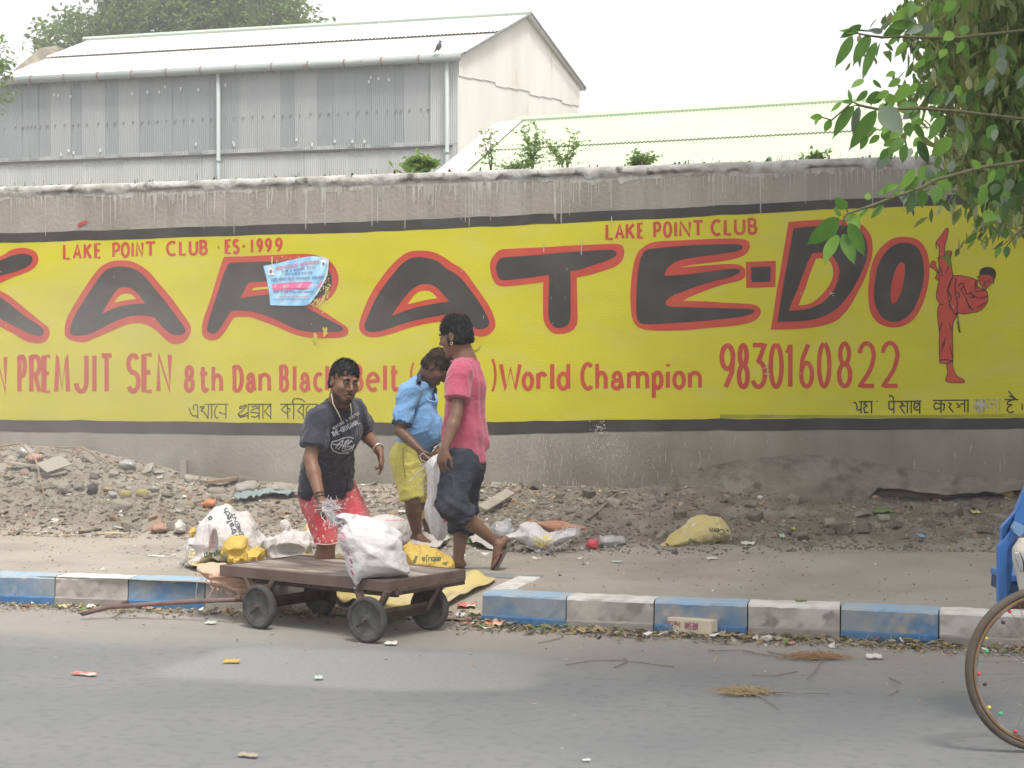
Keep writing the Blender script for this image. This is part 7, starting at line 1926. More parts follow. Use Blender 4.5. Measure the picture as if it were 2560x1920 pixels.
# the sack on the cart
o_, b_ = Empty_at("sack", 985, 1434, 9.5, "filled white woven sack with red print standing on the cart deck", "sack", z=ZD)
def cartcut(X, Y, Z):   # stays off the deck except for the corner hanging over its front edge
    u = X+b_.x; v = Y+b_.y; dist = (u-Nn.x)*ey.x+(v-Nn.y)*ey.y
    return np.minimum((ZD+.006-b_.z)-Z, dist+.018)
def sfold(g):
    Z = g[...,2]; X = g[...,0]
    q = g*np.array((.30,.9,1.0), np.float32); q[...,2] += .25*X
    n = fbm(q, 15, 2, 2.0); n2 = fbm(g*np.array((.5,1,1.4), np.float32), 30, 2, 5.0)
    return (.013*(1-2.6*np.abs(n))*np.clip((Z-.02)*9, .2, 1)+.004*n2).astype(np.float32)
sk = sack("sack_body", S7, [(560,330),(700,300),(880,330),(900,308),(940,325),(1100,345),(1250,385),(1400,450),(1520,545),(1610,640),(1668,690),(1690,800),(1720,950),(1760,1080),(1810,1200),(1845,1290),(1830,1345),(1700,1355),(1500,1380),(1300,1415),(1120,1455),(1060,1490),(1010,1560),(960,1612),(900,1590),(870,1530),(830,1440),(790,1370),(750,1280),(720,1150),(680,1020),(630,900),(590,780),(575,660),(590,560),(630,510),(680,440),(640,400),(560,400)],
          9.42, .185, .12, M_wh, o_, b_, .0065, .10, .50, sfold, (cartcut,))
neck = [S7(p) for p in [(640,440),(540,400),(450,330),(400,240)]]
F_ = Field(V3(*(PL(*neck[0],9.5)-b_))-.18, V3(*(PL(*neck[0],9.5)-b_))+.20, .006)
for (a, b2), (r0, r1) in zip(zip(neck, neck[1:]), ((.035,.020),(.020,.018),(.018,.026))): F_.cap(PL(*a,9.44)-b_, PL(*b2,9.44)-b_, r0, r1, .01)
F_.mesh("sack_neck", M_wh, o_, lambda V: .006*np.sin(V[:,0]*150+V[:,2]*110)+.004*fbm(V, 60, 2))
fringe(o_, b_, [S7(p) for p in [(360,180),(400,150),(480,170),(560,200),(620,250)]], 9.42, 110, .05, M_wh, 1, (-.1,0,.6), .6)
fringe(o_, b_, [S7(p) for p in [(370,230),(440,350),(520,440),(640,470)]], 9.40, 70, .06, M_wh, 2, (.3,0,-.3), .6)
mb = MB(); mb.tube([PL(*S7(p), 9.38)-b_ for p in [(420,440),(370,440),(310,380),(288,300),(320,255),(360,262)]], .0022, 5); mb.tube([PL(*S7(p), 9.38)-b_ for p in [(720,330),(700,380),(640,440),(560,500),(430,560)]], .0022, 5); mb.tube([PL(*S7(p), 9.37)-b_ for p in [(900,325),(800,390),(690,470)]], .003, 5)
mb.build("tie_string", M_wh, o_)
dtext(o_, b_, [sk], "NOT FOR R", S7((795,1010)), S7((660,500)), 8.5, 1.4, M_inkr, .3)
tag(decal(o_, b_, [sk], text_strokes("MINIMUM HOLD", S7((755,1200)), S7((610,560)), 5.5, 0, .3), .9, M_inkr, "printed_text"), kind="stuff")
for a, c_, h_ in (((795,1085),(830,1170),4),((800,1215),(840,1230),3.5),((810,1285),(850,1365),4.5)): decal(o_, b_, [sk], [[S7(a), S7(c_)]], h_, M_inkr, "printed_mark")
mb = MB(); mb.tube([PL(*S7(p), 9.26)-b_ for p in [(870,1575),(880,1605)]], .006, 6); mb.build("blue_thread", mat("blue_thread", (.15,.30,.6), .7), o_)

# white sack held open between the two men
o_, b_ = Empty_at("sack", 1110, 1355, 11.9, "long white sack hanging from the hands of the man in blue", "sack", z=ZP+.02)
sk2 = sack("sack_body", S2, [(1232,60),(1245,10),(1300,-40),(1375,-85),(1400,-60),(1390,0),(1370,60),(1400,200),(1440,330),(1465,450),(1462,560),(1440,625),(1385,690),(1325,680),(1262,600),(1225,500),(1215,420),(1225,330),(1240,200),(1236,130)], 11.72, .13, .10, M_wh, o_, b_, .0075, .12, .6, foldf(.016, 10, (1.5,1,.35), 3), crease=.14)
fringe(o_, b_, [S2(p) for p in [(1240,20),(1225,90),(1240,200),(1235,300)]], 11.7, 16, .06, M_wh, 4, (-.7,0,-.5), .4)
mb = MB(); mb.tube([PL(*S2(p), 11.6)-b_ for p in [(1262,30),(1160,110),(1092,188)]], .004, 5); mb.tube([PL(*S2(p), 11.6)-b_ for p in [(1270,-5),(1210,-60),(1180,-35),(1195,0),(1250,25)]], .003, 5)
mb.tube([PL(*S2(p), 11.6)-b_ for p in [(1240,110),(1190,170),(1175,230)]], .0025, 5); mb.tube([PL(*S2(p), 11.8)-b_ for p in [(1290,-70),(1320,-110),(1345,-130),(1300,-105)]], .003, 5); mb.build("loose_strands", M_wh, o_)
decal(o_, b_, [sk2], text_strokes("S", S2((1345,415)), S2((1385,410)), 18, 0, .2), 4, M_inkt, "printed_text"); decal(o_, b_, [sk2], text_strokes("C", S2((1405,445)), S2((1440,440)), 11, 0, .2), 3, M_inkt, "printed_text"); dtext(o_, b_, [sk2], "MA", S2((1388,530)), S2((1450,515)), 10, 2.6, M_inkr, .3)

# heap of empty sacks at the left
o_, b_ = Empty_at("empty_sack", 560, 1412, 11.25, "large crumpled white cement sack with black print, tallest of the sack heap", "sack", "empty sacks on the pavement", z=ZP)
s1 = sack("sack_body", S5, [(65,735),(90,695),(180,645),(240,600),(215,560),(170,520),(150,495),(200,440),(225,340),(255,240),(300,170),(370,110),(430,72),(500,75),(560,100),(640,150),(740,190),(800,240),(870,330),(930,400),(1000,450),(975,520),(920,600),(700,700),(520,700),(430,690),(330,720),(200,748),(80,744)], 11.2, .22, .16, M_wh2, o_, b_, .009, .35, ZP+.15, foldf(.022, 6, (1.2,1,.7), 1), (), [((400,560,-.2), (.03,.08,.14)),((330,320,-.20), (.016,.06,.12)),((250,600,-.22),(.09,.05,.03))], crease=.13)
dtext(o_, b_, [s1], "UltraTech", S5((675,470)), S5((545,120)), 13, 3.2, M_inkk, .18); dtext(o_, b_, [s1], "CEMENT", S5((745,480)), S5((615,160)), 9, 2.6, M_inkk)
decal(o_, b_, [s1], [[S5(p) for p in s_] for s_ in [[(350,560),(390,500),(360,440),(380,370)],[(375,560),(410,500),(385,440),(400,370)],[(335,540),(420,540)],[(340,500),(425,495)]]], 1.2, M_inkr, "printed_mark")
decal(o_, b_, [s1], [[S5(p) for p in [(345,235),(370,215),(385,235),(360,255),(345,235)]]], 4, M_inkk, "printed_mark"); dtext(o_, b_, [s1], "UltraTec", S5((310,655)), S5((500,620)), 12, 2.8, M_inkg, .15)
fringe(o_, b_, [S5(p) for p in [(90,700),(130,600),(150,490)]], 11.1, 50, .06, M_wh, 6, (-.6,0,0), .5)
def simple_sack(pts, d, T, R, m, label, nm="empty_sack", crp=S5, lean=.2, fa=.020, fs=9, fd=(1,1,.8), off=0, hollow=(), h=.009, grp="empty sacks on the pavement", z=None, cat="sack", crease=.10):
    c_ = [crp(p) for p in pts]; cx = sum(p[0] for p in c_)/len(c_); by = max(p[1] for p in c_)
    o2, b2 = Empty_at(nm, cx, by, d, label, cat, grp, z=z)
    return o2, b2, sack(nm+"_body" if nm != "empty_sack" else "sack_body", crp, pts, d, T, R, m, o2, b2, h, lean, b2.z+.05, foldf(fa, fs, fd, off), (), hollow, crease=crease)
simple_sack([(470,525),(520,490),(600,462),(720,465),(762,505),(785,560),(850,560),(945,572),(940,640),(880,700),(700,740),(560,745),(530,690),(495,600)], 10.98, .15, .10, M_ye, "deep yellow crumpled sack with open mouth in front of the white one", off=4, fa=.032, fs=8, hollow=[((600,625,-.15), (.13,.10,.035)),((720,640,-.15),(.02,.1,.09))])
simple_sack([(940,665),(938,590),(955,520),(1000,452),(1070,415),(1085,380),(1100,300),(1130,250),(1200,272),(1260,330),(1400,372),(1485,430),(1510,560),(1480,680),(1300,700),(1100,700)], 11.05, .16, .11, M_wh2, "grubby white sack with gaping mouth beside the cart's back corner", off=6, fa=.030, hollow=[((1190,585,-.17), (.12,.13,.045)),((1020,600,-.16), (.035,.11,.06))])
simple_sack([(1320,350),(1400,300),(1480,262),(1540,270),(1560,400),(1520,470),(1430,440),(1380,400)], 11.55, .10, .08, M_ye2, "pale yellow sack just behind the red shorts", off=8)
simple_sack([(1290,690),(1340,560),(1400,585),(1470,580),(1520,650),(1660,640),(1700,590),(1780,620),(1830,700),(1830,800),(1300,790)], 10.85, .12, .09, M_ye2, "orange-yellow sack poking up behind the cart deck at the man's leg", off=9)
simple_sack([(125,345),(200,332),(228,360),(205,440),(150,478),(140,420)], 11.45, .05, .05, M_ye, "small yellow sack scrap at the left end of the heap", off=3, h=.007, fs=20)
# peach sack over the kerb
o2, b2, pk = simple_sack([(208,800),(235,750),(370,708),(500,722),(640,790),(820,840),(1030,890),(960,955),(880,975),(780,1040),(700,1058),(640,1035),(480,975),(390,960),(330,905),(250,850)], 10.05, .10, .07, M_pe, "peach coloured woven sack draped over the kerb left of the cart", lean=.35, off=11, fa=.014, fd=(.6,1,1.4), hollow=[((480,900,-.10), (.12,.06,.016)),((720,950,-.1), (.14,.06,.022))], h=.007, z=None)
fringe(o2, b2, [S5(p) for p in [(215,810),(300,880),(400,970),(480,980),(600,1030)]], 9.98, 60, .03, M_pe, 9)
mb = MB(); mb.tube([PL(*S5(p), 9.96)-b2 for p in [(400,970),(370,1030),(340,1085)]], .002, 4); mb.tube([PL(*S5(p), 9.96)-b2 for p in [(228,905),(215,1000),(210,1095)]], .002, 4); mb.build("loose_strands", M_pe, o2)
# filled pale sack behind
o2, b2, s7 = simple_sack([(1160,420),(1230,350),(1330,318),(1480,303),(1600,335),(1720,390),(1800,480),(1835,620),(1850,760),(1860,860),(1500,880),(1200,800)], 12.0, .22, .16, M_wh2, "rounded greyish white filled sack behind the cart sack", "sack", S7, .1, .010, 8, (1,1,1), 2, grp=None, z=ZP, crease=.2)
tag(decal(o2, b2, [s7], text_strokes("HEATING WEIGHT PER KG", S7((1410,430)), S7((1750,425)), 2.6, 0, .2), .8, M_inkr, "printed_text"), kind="stuff")
simple_sack([(1190,230),(1215,205),(1235,250),(1230,330),(1215,420),(1200,440),(1180,400),(1195,330)], 12.75, .06, .05, M_wh2, "white sack scrap between the bare legs of the man in blue", crp=S2, off=3, h=.007, z=ZP)
simple_sack([(1180,420),(1215,400),(1225,480),(1205,500),(1182,480)], 12.6, .04, .04, M_ye, "tiny yellow scrap beside the hanging white sack", "plastic_scrap", crp=S2, off=2, h=.006, grp=None)
# yellow sack with green print behind the deck
o2, b2, s9 = simple_sack([(1020,800),(1040,740),(1100,718),(1160,722),(1190,708),(1225,714),(1340,740),(1400,800),(1490,868),(1488,915),(1480,975),(1300,985),(1060,985)], 10.72, .20, .13, M_ye, "yellow cement sack with upside-down green lettering behind the cart", crp=S2, off=14, fa=.016, z=.14)
dtext(o2, b2, [s9], "ambuja", S2((1205,868)), S2((1365,868)), 13, 2.8, M_inkg, .15, 0, S2((1283,845)))
decal(o2, b2, [s9], [[S2((1140,850)), S2((1158,812))],[S2((1128,862)), S2((1150,850))]], 7, M_inkg, "printed_mark"); decal(o2, b2, [s9], [[S2((1375,880)), S2((1425,865))],[S2((1385,868)), S2((1410,890))]], 4, M_inkg, "printed_mark")

def ground_sheet(name, cr, pts, m, label, cat, lift=.02, amp=.02, s=9, step=7, thick=.004, grp=None, parent=None, seed=0, hold=None):
    """flexible sheet lying on the ground: outline traced, dropped onto the terrain, with wrinkles"""
    P = [cr(p) for p in pts]; P = [(q.x, q.y) for q in catmull(P, 4)]
    def drop(x, y):
        u, z = ray(x, y); h = gbvh.ray_cast(Vector((0,0,HC)), uv2w(u, 1, z).normalized())
        if h[0] is not None and h[0].y > YK: return h[0]
        return PZ(x, y, .012)
    xs2 = np.arange(min(p[0] for p in P), max(p[0] for p in P), step); ys2 = np.arange(min(p[1] for p in P), max(p[1] for p in P), step*.5)
    pin2 = [Vector((float(x), float(y))) for x in xs2 for y in ys2 if inside((x, y), P)]
    rs_ = delaunay_2d_cdt([Vector(p) for p in P]+pin2, [], [list(range(len(P)))], 1, 1e-3)
    W = [drop(p.x, p.y) for p in rs_[0]]; A = np.array([tuple(w) for w in W])
    n = fbm(A, s, 3, seed); rr2 = 1-2.2*np.abs(n)
    A[:,2] += lift+amp*np.clip(rr2, -.3, 1)
    o = mesh_obj(name, A-A.mean(0), [tuple(f) for f in rs_[2]], m, parent, True); o.location = A.mean(0).tolist()
    sd_ = o.modifiers.new("s", 'SOLIDIFY'); sd_.thickness = thick
    if parent is None: tag(o, label, cat, grp)
    return o, A
# big yellow sack spread in the gap of the kerb
o2, A_ = ground_sheet("empty_sack", S2, [(395,1060),(640,1070),(900,1060),(1120,1040),(1350,1020),(1500,998),(1650,1000),(1790,1008),(1828,1038),(1780,1075),(1700,1120),(1560,1190),(1390,1272),(1200,1290),(1060,1330),(1000,1375),(900,1372),(700,1330),(640,1240),(540,1255),(450,1195),(400,1130)], M_ye2, "big flat yellow sack spread in the kerb gap under the cart", "sack", .018, .035, 5, 7, .006, "empty sacks on the pavement", seed=3)
mbp = MB()
for st, w_ in (([(1130,1075),(1180,1065),(1215,1075)],4),([(1360,1110),(1400,1085),(1440,1060)],5),([(1370,1120),(1430,1130),(1470,1125)],6),([(1430,1110),(1500,1095),(1540,1085)],3),([(905,1140),(960,1120),(980,1140),(930,1155)],5)):
    P_ = []
    for p in catmull([S2(q) for q in st], 5, False):
        u, z = ray(p.x, p.y); P_.append(p)
    bvq = BVHTree.FromPolygons([tuple(a) for a in A_], [tuple(f.vertices) for f in o2.data.polygons])
    row = []
    for i, p in enumerate(P_):
        t = P_[min(i+1, len(P_)-1)]-P_[max(i-1, 0)]; t.normalize(); nn_ = Vector((-t.y, t.x))*w_/2; pr_ = []
        for q in (p+nn_, p-nn_):
            u, z = ray(q.x, q.y); h = bvq.ray_cast(Vector((0,0,HC)), uv2w(u, 1, z).normalized()); pr_.append(None if h[0] is None else h[0]+Vector((0,0,.006)))
        row.append(pr_ if None not in pr_ else None)
    for a, b3 in zip(row, row[1:]):
        if a and b3: mbp.add([x-o2.location for x in (a[0],a[1],b3[1],b3[0])], [(0,1,2,3)])
if mbp.v: mbp.build("printed_mark", M_inkt, o2)
W1 = crop(0, 0, 1)
ground_sheet("empty_sack", W1, [(625,1392),(660,1372),(705,1362),(765,1368),(805,1390),(790,1418),(720,1425),(650,1412)], M_wh2, "flattened white sack lying under the man's knee behind the cart", "sack", .02, .05, 6, 6, .005, "empty sacks on the pavement", seed=5)
ground_sheet("empty_sack", W1, [(985,1348),(1035,1334),(1090,1342),(1125,1362),(1090,1378),(1015,1376)], M_wh2, "flat white sack piece by the bare feet of the man in blue", "sack", .02, .04, 7, 6, .005, "empty sacks on the pavement", seed=7)
ground_sheet("empty_sack", W1, [(1165,1352),(1210,1338),(1260,1346),(1290,1366),(1250,1378),(1190,1372)], M_wh2, "thin white plastic sheet on the walk below the crumpled clear bag", "sack", .02, .04, 7, 6, .005, "empty sacks on the pavement", seed=9)
ground_sheet("empty_sack", W1, [(452,1412),(480,1398),(540,1396),(575,1408),(560,1428),(490,1430)], M_ye2, "pale yellow flat sack end under the tall white sack", "sack", .02, .03, 7, 6, .005, "empty sacks on the pavement", seed=11)
# frayed white and yellow sack right of the men
o2, b2, s11 = simple_sack([(235,675),(310,650),(350,620),(365,582),(430,568),(520,600),(600,650),(690,622),(822,618),(818,680),(745,722),(640,762),(560,792),(480,785),(400,745),(330,712),(260,705)], 12.15, .14, .09, M_wh, "frayed white sack with yellow inside lying on the pavement right of the men", crp=S4, off=21, fa=.013, fs=10, z=ZP, lean=.5)
decal(o2, b2, [s11], [[S4(p) for p in s_] for s_ in [[(470,680),(540,715),(620,700)],[(480,700),(550,740),(620,720)],[(500,740),(560,765),(600,755)],[(540,690),(600,670)]]], 6, mat("yellow_lining", (.66,.56,.12), .7), "yellow_lining")
fringe(o2, b2, [S4(p) for p in [(380,600),(430,640),(500,690),(560,720),(620,700)]], 12.0, 110, .035, M_wh, 12, (0,0,-.6), .6)
fringe(o2, b2, [S4(p) for p in [(640,660),(720,625),(820,620),(818,680)]], 12.0, 110, .035, M_wh, 13, (0,0,.1), .8)
fringe(o2, b2, [S4(p) for p in [(480,785),(560,792),(640,762),(745,722)]], 12.0, 100, .035, M_wh, 14, (0,0,-.7), .5)
simple_sack([(395,580),(430,545),(560,560),(640,555),(760,590),(830,600),(940,615),(955,635),(830,632),(700,660),(600,650),(500,610)], 12.45, .06, .05, mat("torn_brown_card", (.33,.17,.11), .85, (.42,.24,.16), 6), "torn terracotta coloured card behind the frayed sack", "torn_card", S4, off=4, h=.008, grp=None, z=ZP, cat="litter")
simple_sack([(725,600),(780,595),(815,610),(790,622),(740,618)], 12.35, .03, .03, mat("dark_red_plastic", (.35,.03,.05), .5), "dark red plastic scrap behind the frayed sack", "plastic_scrap", S4, off=4, h=.006, grp=None, cat="litter")
M_cl = mat("clear_film", (.52,.53,.55), .25, (.40,.41,.43), 8, spec=.6, trans=.3)
simple_sack([(130,610),(180,552),(240,570),(262,520),(300,560),(350,640),(335,690),(200,700),(150,670)], 12.5, .10, .08, M_cl, "crumpled clear plastic bag near the raised foot", "plastic_bag", S4, off=5, h=.008, fs=14, fa=.016, grp=None, z=ZP, cat="litter")
simple_sack([(940,755),(985,690),(1050,665),(1120,668),(1185,690),(1205,745),(1100,765)], 12.3, .10, .08, M_cl, "clear plastic bag lying by the red scrap on the pavement edge", "plastic_bag", S4, off=6, h=.008, fs=14, fa=.010, grp=None, z=ZP, cat="litter")
simple_sack([(878,740),(895,705),(960,708),(950,755),(890,752)], 12.25, .04, .03, mat("red_plastic", (.52,.08,.10), .5), "small red plastic scrap beside the clear bag", "plastic_scrap", S4, off=7, h=.006, grp=None, cat="litter")
o2, b2, s14 = simple_sack([(1438,748),(1480,715),(1560,640),(1640,570),(1720,525),(1800,510),(1880,520),(1950,560),(1988,620),(1988,670),(1940,720),(1860,752),(1780,775),(1700,790),(1600,785),(1480,775)], 12.2, .19, .12, M_ye2, "stuffed knotted yellow and white sack alone at the foot of the dark earth bank", "sack", S4, .15, .015, 10, (1.3,1,.5), 8, grp=None, z=ZP, crease=.18)
dtext(o2, b2, [s14], "Cem", S4((1830,622)), S4((1945,640)), 12, 3.0, M_inkg, .12, 0, S4((1885,625)))
decal(o2, b2, [s14], [[S4((1665,700)), S4((1720,725)), S4((1800,745))],[S4((1880,745)), S4((1905,725))]], 7, mat("green_band", (.20,.26,.12), .7), "green_band")
decal(o2, b2, [s14], [[S4((1950,615)), S4((1965,640)), S4((1975,615))]], 4, M_inkg, "printed_text")
decal(o2, b2, [s14], [[S4((1560,660)), S4((1640,590)), S4((1720,545))],[S4((1580,670)), S4((1650,610)), S4((1710,570))]], 13, mat("white_side", (.60,.56,.50), .7), "white_side_panel")

# ================================================================ litter and debris one can name
def rayg(px, py):
    u, z = ray(px, py); h = gbvh.ray_cast(Vector((0,0,HC)), uv2w(u, 1, z).normalized())
    return h[0] if h[0] is not None and h[0].y > YK else PZ(px, py, .004)
def stick(name, pts, r_, m, label, lift=.015, cat="stick", taper=.6):
    P = [rayg(x, y)+Vector((0,0,lift if len(q_) < 3 else q_[2])) for q_ in pts for x, y in [q_[:2]]]
    o = P[0].copy(); mb = MB(); mb.tube([p-o for p in P], [r_*(1-(1-taper)*i/(len(P)-1)) for i in range(len(P))], 7); e = mb.build(name, m, None, True); e.location = o; tag(e, label, cat); return e
M_cane = mat("cane", (.36,.26,.17), .8, (.28,.20,.13), 9); M_stick = mat("grey_stick", (.26,.23,.19), .9, (.18,.15,.12), 9)
stick("cane", [(-40,1140,.12),(0,1142,.10),(52,1152,.16),(90,1190,.14),(112,1252,.02)], .011, M_cane, "bent cane arching over the pale rubble near the left edge")
stick("cane", [(137,1132,.05),(206,1138,.07),(268,1162,.04),(330,1180,.02)], .009, M_cane, "thin cane lying along the top of the left rubble heap")
stick("branch_stick", [S4((890,570)), S4((960,520)), S4((1030,450)), S4((1085,400)), S4((1118,372))], .012, M_stick, "long bare stick lying slantwise on the dark earth bank", .03)
stick("branch_stick", [S4((1118,372)), S4((1070,365)), S4((1040,385))], .014, M_stick, "short curved stick at the tip of the long one", .04)
stick("branch_stick", [S4((415,560)), S4((518,455))], .006, M_stick, "thin straight stick beside the crumpled clear bag", .03)
stick("wood_strip", [S4((1555,460)), S4((1640,540))], .010, M_stick, "flat grey strip above the stuffed yellow sack", .02)
# plank, boards, wall-foot panel
def plank(name, p, q, w, t, m, label, cat="plank", lift=.02, roll=0.0):
    a, b3 = rayg(*p)+Vector((0,0,lift)), rayg(*q)+Vector((0,0,lift)); d = b3-a
    R = d.to_track_quat('X', 'Z').to_matrix().to_4x4(); mb = MB(); mb.box((0,-w/2,0),(d.length,w/2,t)); o = mb.build(name, m); bevel(o, .003)
    o.matrix_world = Matrix.Translation(a) @ R @ Matrix.Rotation(roll, 4, 'X'); tag(o, label, cat); return o
M_plk = mat("weathered_plank", (.36,.33,.30), .85, (.29,.26,.23), 6, bump=.3)
plank("plank", S4((75,520)), S4((292,388)), .085, .018, M_plk, "pale weathered plank lying on the bank behind the raised foot", lift=.05, roll=.45)
plank("plank", S6((1500,462)), S6((1745,430)), .10, .03, mat("brown_board", (.30,.22,.15), .85, (.22,.16,.11), 5), "brown board lying along the wall foot at the left", lift=.03)
plank("concrete_slab", S6((1330,400)), S6((1735,388)), .06, .17, mat("slab_grey", (.29,.27,.245), .9, (.23,.215,.195), 4, bump=.5), "low grey concrete slab on edge against the wall foot", "slab", .0)
plank("plank", S6((60,330)), S6((330,365)), .10, .02, M_plk, "flat grey board half buried in the left rubble", lift=.05)
plank("asbestos_sheet", S6((300,400)), S6((480,340)), .16, .012, mat("sheet_grey", (.33,.31,.28), .9), "broken grey sheet leaning on top of the left rubble heap", "sheet", .09, .5)
for (pp_, T_, m_, lb, nm) in [([(1700,440),(1760,412),(1850,408),(1900,430),(1890,500),(1780,530),(1700,520)], .14, M_gb, "dusty grey half-filled sack on the rubble, left of two", "sack"), ([(1955,470),(1985,430),(2050,420),(2120,435),(2152,480),(2140,510),(2020,512),(1965,505)], .14, M_gb, "dusty grey filled sack on the rubble behind the charcoal T-shirt", "sack"),
    ([(120,220),(135,170),(175,140),(215,170),(255,190),(262,225),(200,245)], .09, M_cl, "whitish plastic bag on the crest of the left rubble heap", "plastic_bag"), ([(175,250),(195,220),(290,210),(325,240),(300,285),(220,290)], .09, mat("faded_pink_plastic", (.42,.27,.23), .7), "faded pink plastic sheet below the white bag on the rubble crest", "plastic_sheet"),
    ([(850,310),(880,255),(960,255),(1005,290),(985,320),(900,330)], .09, M_cl, "pale plastic bag on the right shoulder of the left rubble heap", "plastic_bag"), ([(622,495),(640,450),(690,435),(722,455),(715,500),(650,512)], .07, mat("black_film", (.045,.045,.05), .5), "black plastic bag half way down the left rubble", "plastic_bag"),
    ([(410,470),(425,420),(470,415),(510,450),(505,500),(440,510)], .08, M_gb, "small dusty grey bag beside the pale chips of the left rubble", "bag"), ([(1455,590),(1480,552),(1530,540),(1575,560),(1565,600),(1500,606)], .06, mat("orange_plastic", (.60,.24,.13), .6), "orange plastic bag above the tall white sack", "plastic_bag"),
    ([(770,490),(800,485),(870,500),(868,530),(800,540)], .05, M_cl, "clear wrapper with red edge beside the green coconuts", "wrapper"), ([(1258,800),(1262,720),(1310,700),(1350,715),(1365,790),(1330,800)], .08, mat("pale_lump", (.46,.45,.43), .7), "rounded pale plastic lump left of the tall white sack", "plastic_bag"),
    ([(1090,780),(1120,740),(1190,712),(1250,760),(1210,785),(1140,795)], .07, mat("brick_lump", (.33,.21,.16), .9), "half brick coloured lump left of the pale plastic lump", "brick"), ([(1080,470),(1110,430),(1150,450),(1190,470),(1120,490)], .05, M_cl, "shiny foil wrapper in the middle of the left rubble", "wrapper")]:
    c_ = [S6(p) for p in pp_]; cx = sum(p[0] for p in c_)/len(c_); cy = max(p[1] for p in c_); hit_ = rayg(cx, cy); dd = -hit_.x*SYW+hit_.y*CYW
    o2, b2 = Empty_at(nm, cx, cy, dd, lb, {"sack":"sack","brick":"brick"}.get(nm, "litter"))
    sack(nm+"_body", S6, pp_, dd, T_, T_*.7, m_, o2, b2, .009, .1, b2.z+.05, foldf(.012, 14, (1,1,1), len(lb)))
ground_sheet("cloth", S6, [(1690,580),(1730,545),(1800,530),(1900,525),(1990,508),(2080,512),(2120,535),(2160,520),(2215,518),(2210,545),(2100,548),(2050,560),(1960,552),(1900,568),(1830,575),(1780,592),(1720,590)], mat("teal_cloth", (.20,.27,.28), .85, (.26,.31,.31), 9), "crumpled grey-teal cloth strip on the rubble behind the sacks", "cloth", .03, .04, 12, 5)
for i, ((x, y), lb) in enumerate([((905,512),"green coconut husk in the left rubble, left of the pair"),((1030,503),"green coconut husk in the left rubble, right of the pair")]):
    p = rayg(*S6((x, y+18))); F_ = Field((-.09,-.09,-.08),(.09,.09,.09),.006); F_.ell((0,0,.015),(.052,.048,.043),None,0).ell((.03,.02,.03),(.025,.025,.02),None,.02)
    o2 = F_.mesh("coconut", mat("coconut_green%d" % i, (.33,.32,.09), .7, (.28,.22,.09), 7), None, lambda V: .003*fbm(V, 20, 2)); o2.location = p; tag(o2, lb, "coconut")
# carton by the kerb
M_box = mat("cream_card", (.62,.56,.44), .7, (.54,.48,.37), 6); M_boxr = mat("maroon_print", (.28,.07,.05), .7)
a, b3 = PZ(1633,1577,.006), PZ(1775,1592,.006); d = b3-a; ang = math.atan2(d.y, d.x)
box = empty("carton", a, ang); tag(box, "long crushed cream carton with maroon end lying against the kerb", "box")
LB = d.length*1.02
mb = MB(); mb.box((0,0,0),(LB,.075,.088)); bx_ = mb.build("carton_body", M_box, box); bevel(bx_, .004)
def onbox(pts, m, nm, up=False):
    V = [(x*LB, -.0022, y*.088) if not up else (x*LB, y*.075, .0902) for x, y in pts]; mesh_obj(nm, V, [tuple(range(len(V)))], m, box)
onbox([(.005,.03),(.19,.03),(.19,.97),(.005,.97)], mat("orange_tan_print", (.45,.22,.13), .7), "end_panel"); onbox([(.02,.1),(.10,.05),(.14,.4),(.06,.6),(.02,.5)], M_boxr, "end_emblem"); onbox([(.005,0),(.19,0),(.19,1),(.005,1)], mat("dusty_tan", (.45,.33,.24), .7), "end_panel", True)
onbox([(.20,.02),(.99,.02),(.99,.12),(.20,.12)], mat("brown_stripe", (.30,.20,.14), .7), "stripe")
def boxtext(txt, x0, x1, y0, y1, w, m):
    mb = MB(); n = len(txt); cw = (x1-x0)/n
    for i, ch in enumerate(txt):
        if ch == ' ': continue
        for st in GL.get(ch, GL['I']):
            P_ = [Vector((x1-(i+sx*.75)*cw, 0, y1-(y1-y0)*sz*(.7 if ch.islower() and ch not in 'dtlhk' else 1))) for sx, sz in st]
            for p, q in zip(P_, P_[1:]):
                t = (q-p); 
                if t.length < 1e-6: continue
                t.normalize(); nn_ = Vector((-t.z, 0, t.x))*w/2; k = -.003-.00002*(i % 9); mb.add([p+nn_+Vector((0,k,0)), p-nn_+Vector((0,k,0)), q-nn_+Vector((0,k,0)), q+nn_+Vector((0,k,0))], [(0,1,2,3)])
    mb.build("printed_text", m, box)
boxtext("Tradition", LB*.24, LB*.48, .036, .066, .0028, M_boxr); boxtext("ARESAN", LB*.55, LB*.78, .032, .068, .005, mat("plum_print", (.33,.10,.20), .7))
# scraps: name, outline size, spot, colour, label
def scrap(name, px, py, w, hgt, m, label, seed=0, cat="litter", lift=.004, bend=.3, elong=1.0):
    rr3 = random.Random(seed+px); p = rayg(px, py); dd = -p.x*SYW+p.y*CYW; sc = dd/FPX
    W_, H_ = w*sc/2, hgt*sc*.9; V = []; n = 9
    for i in range(n+1):
        t = i/n*2-1
        for j in range(4):
            s_ = j/3; x = t*W_*(1-.18*rr3.random()); y = (s_-.5)*H_*1.6; z = abs(math.sin(t*3+s_*2+seed))*H_*bend*rr3.uniform(.5,1.2)+s_*H_*.35
            V.append((x, y, z))
    Fs = [(i*4+j, (i+1)*4+j, (i+1)*4+j+1, i*4+j+1) for i in range(n) for j in range(3)]
    o = mesh_obj(name, V, Fs, m, None, True); o.location = p+Vector((0,0,lift)); o.rotation_euler = (0,0,YAW+rr3.uniform(-.4,.4)); tag(o, label, cat)
    md = o.modifiers.new("s", 'SOLIDIFY'); md.thickness = .002
    return o
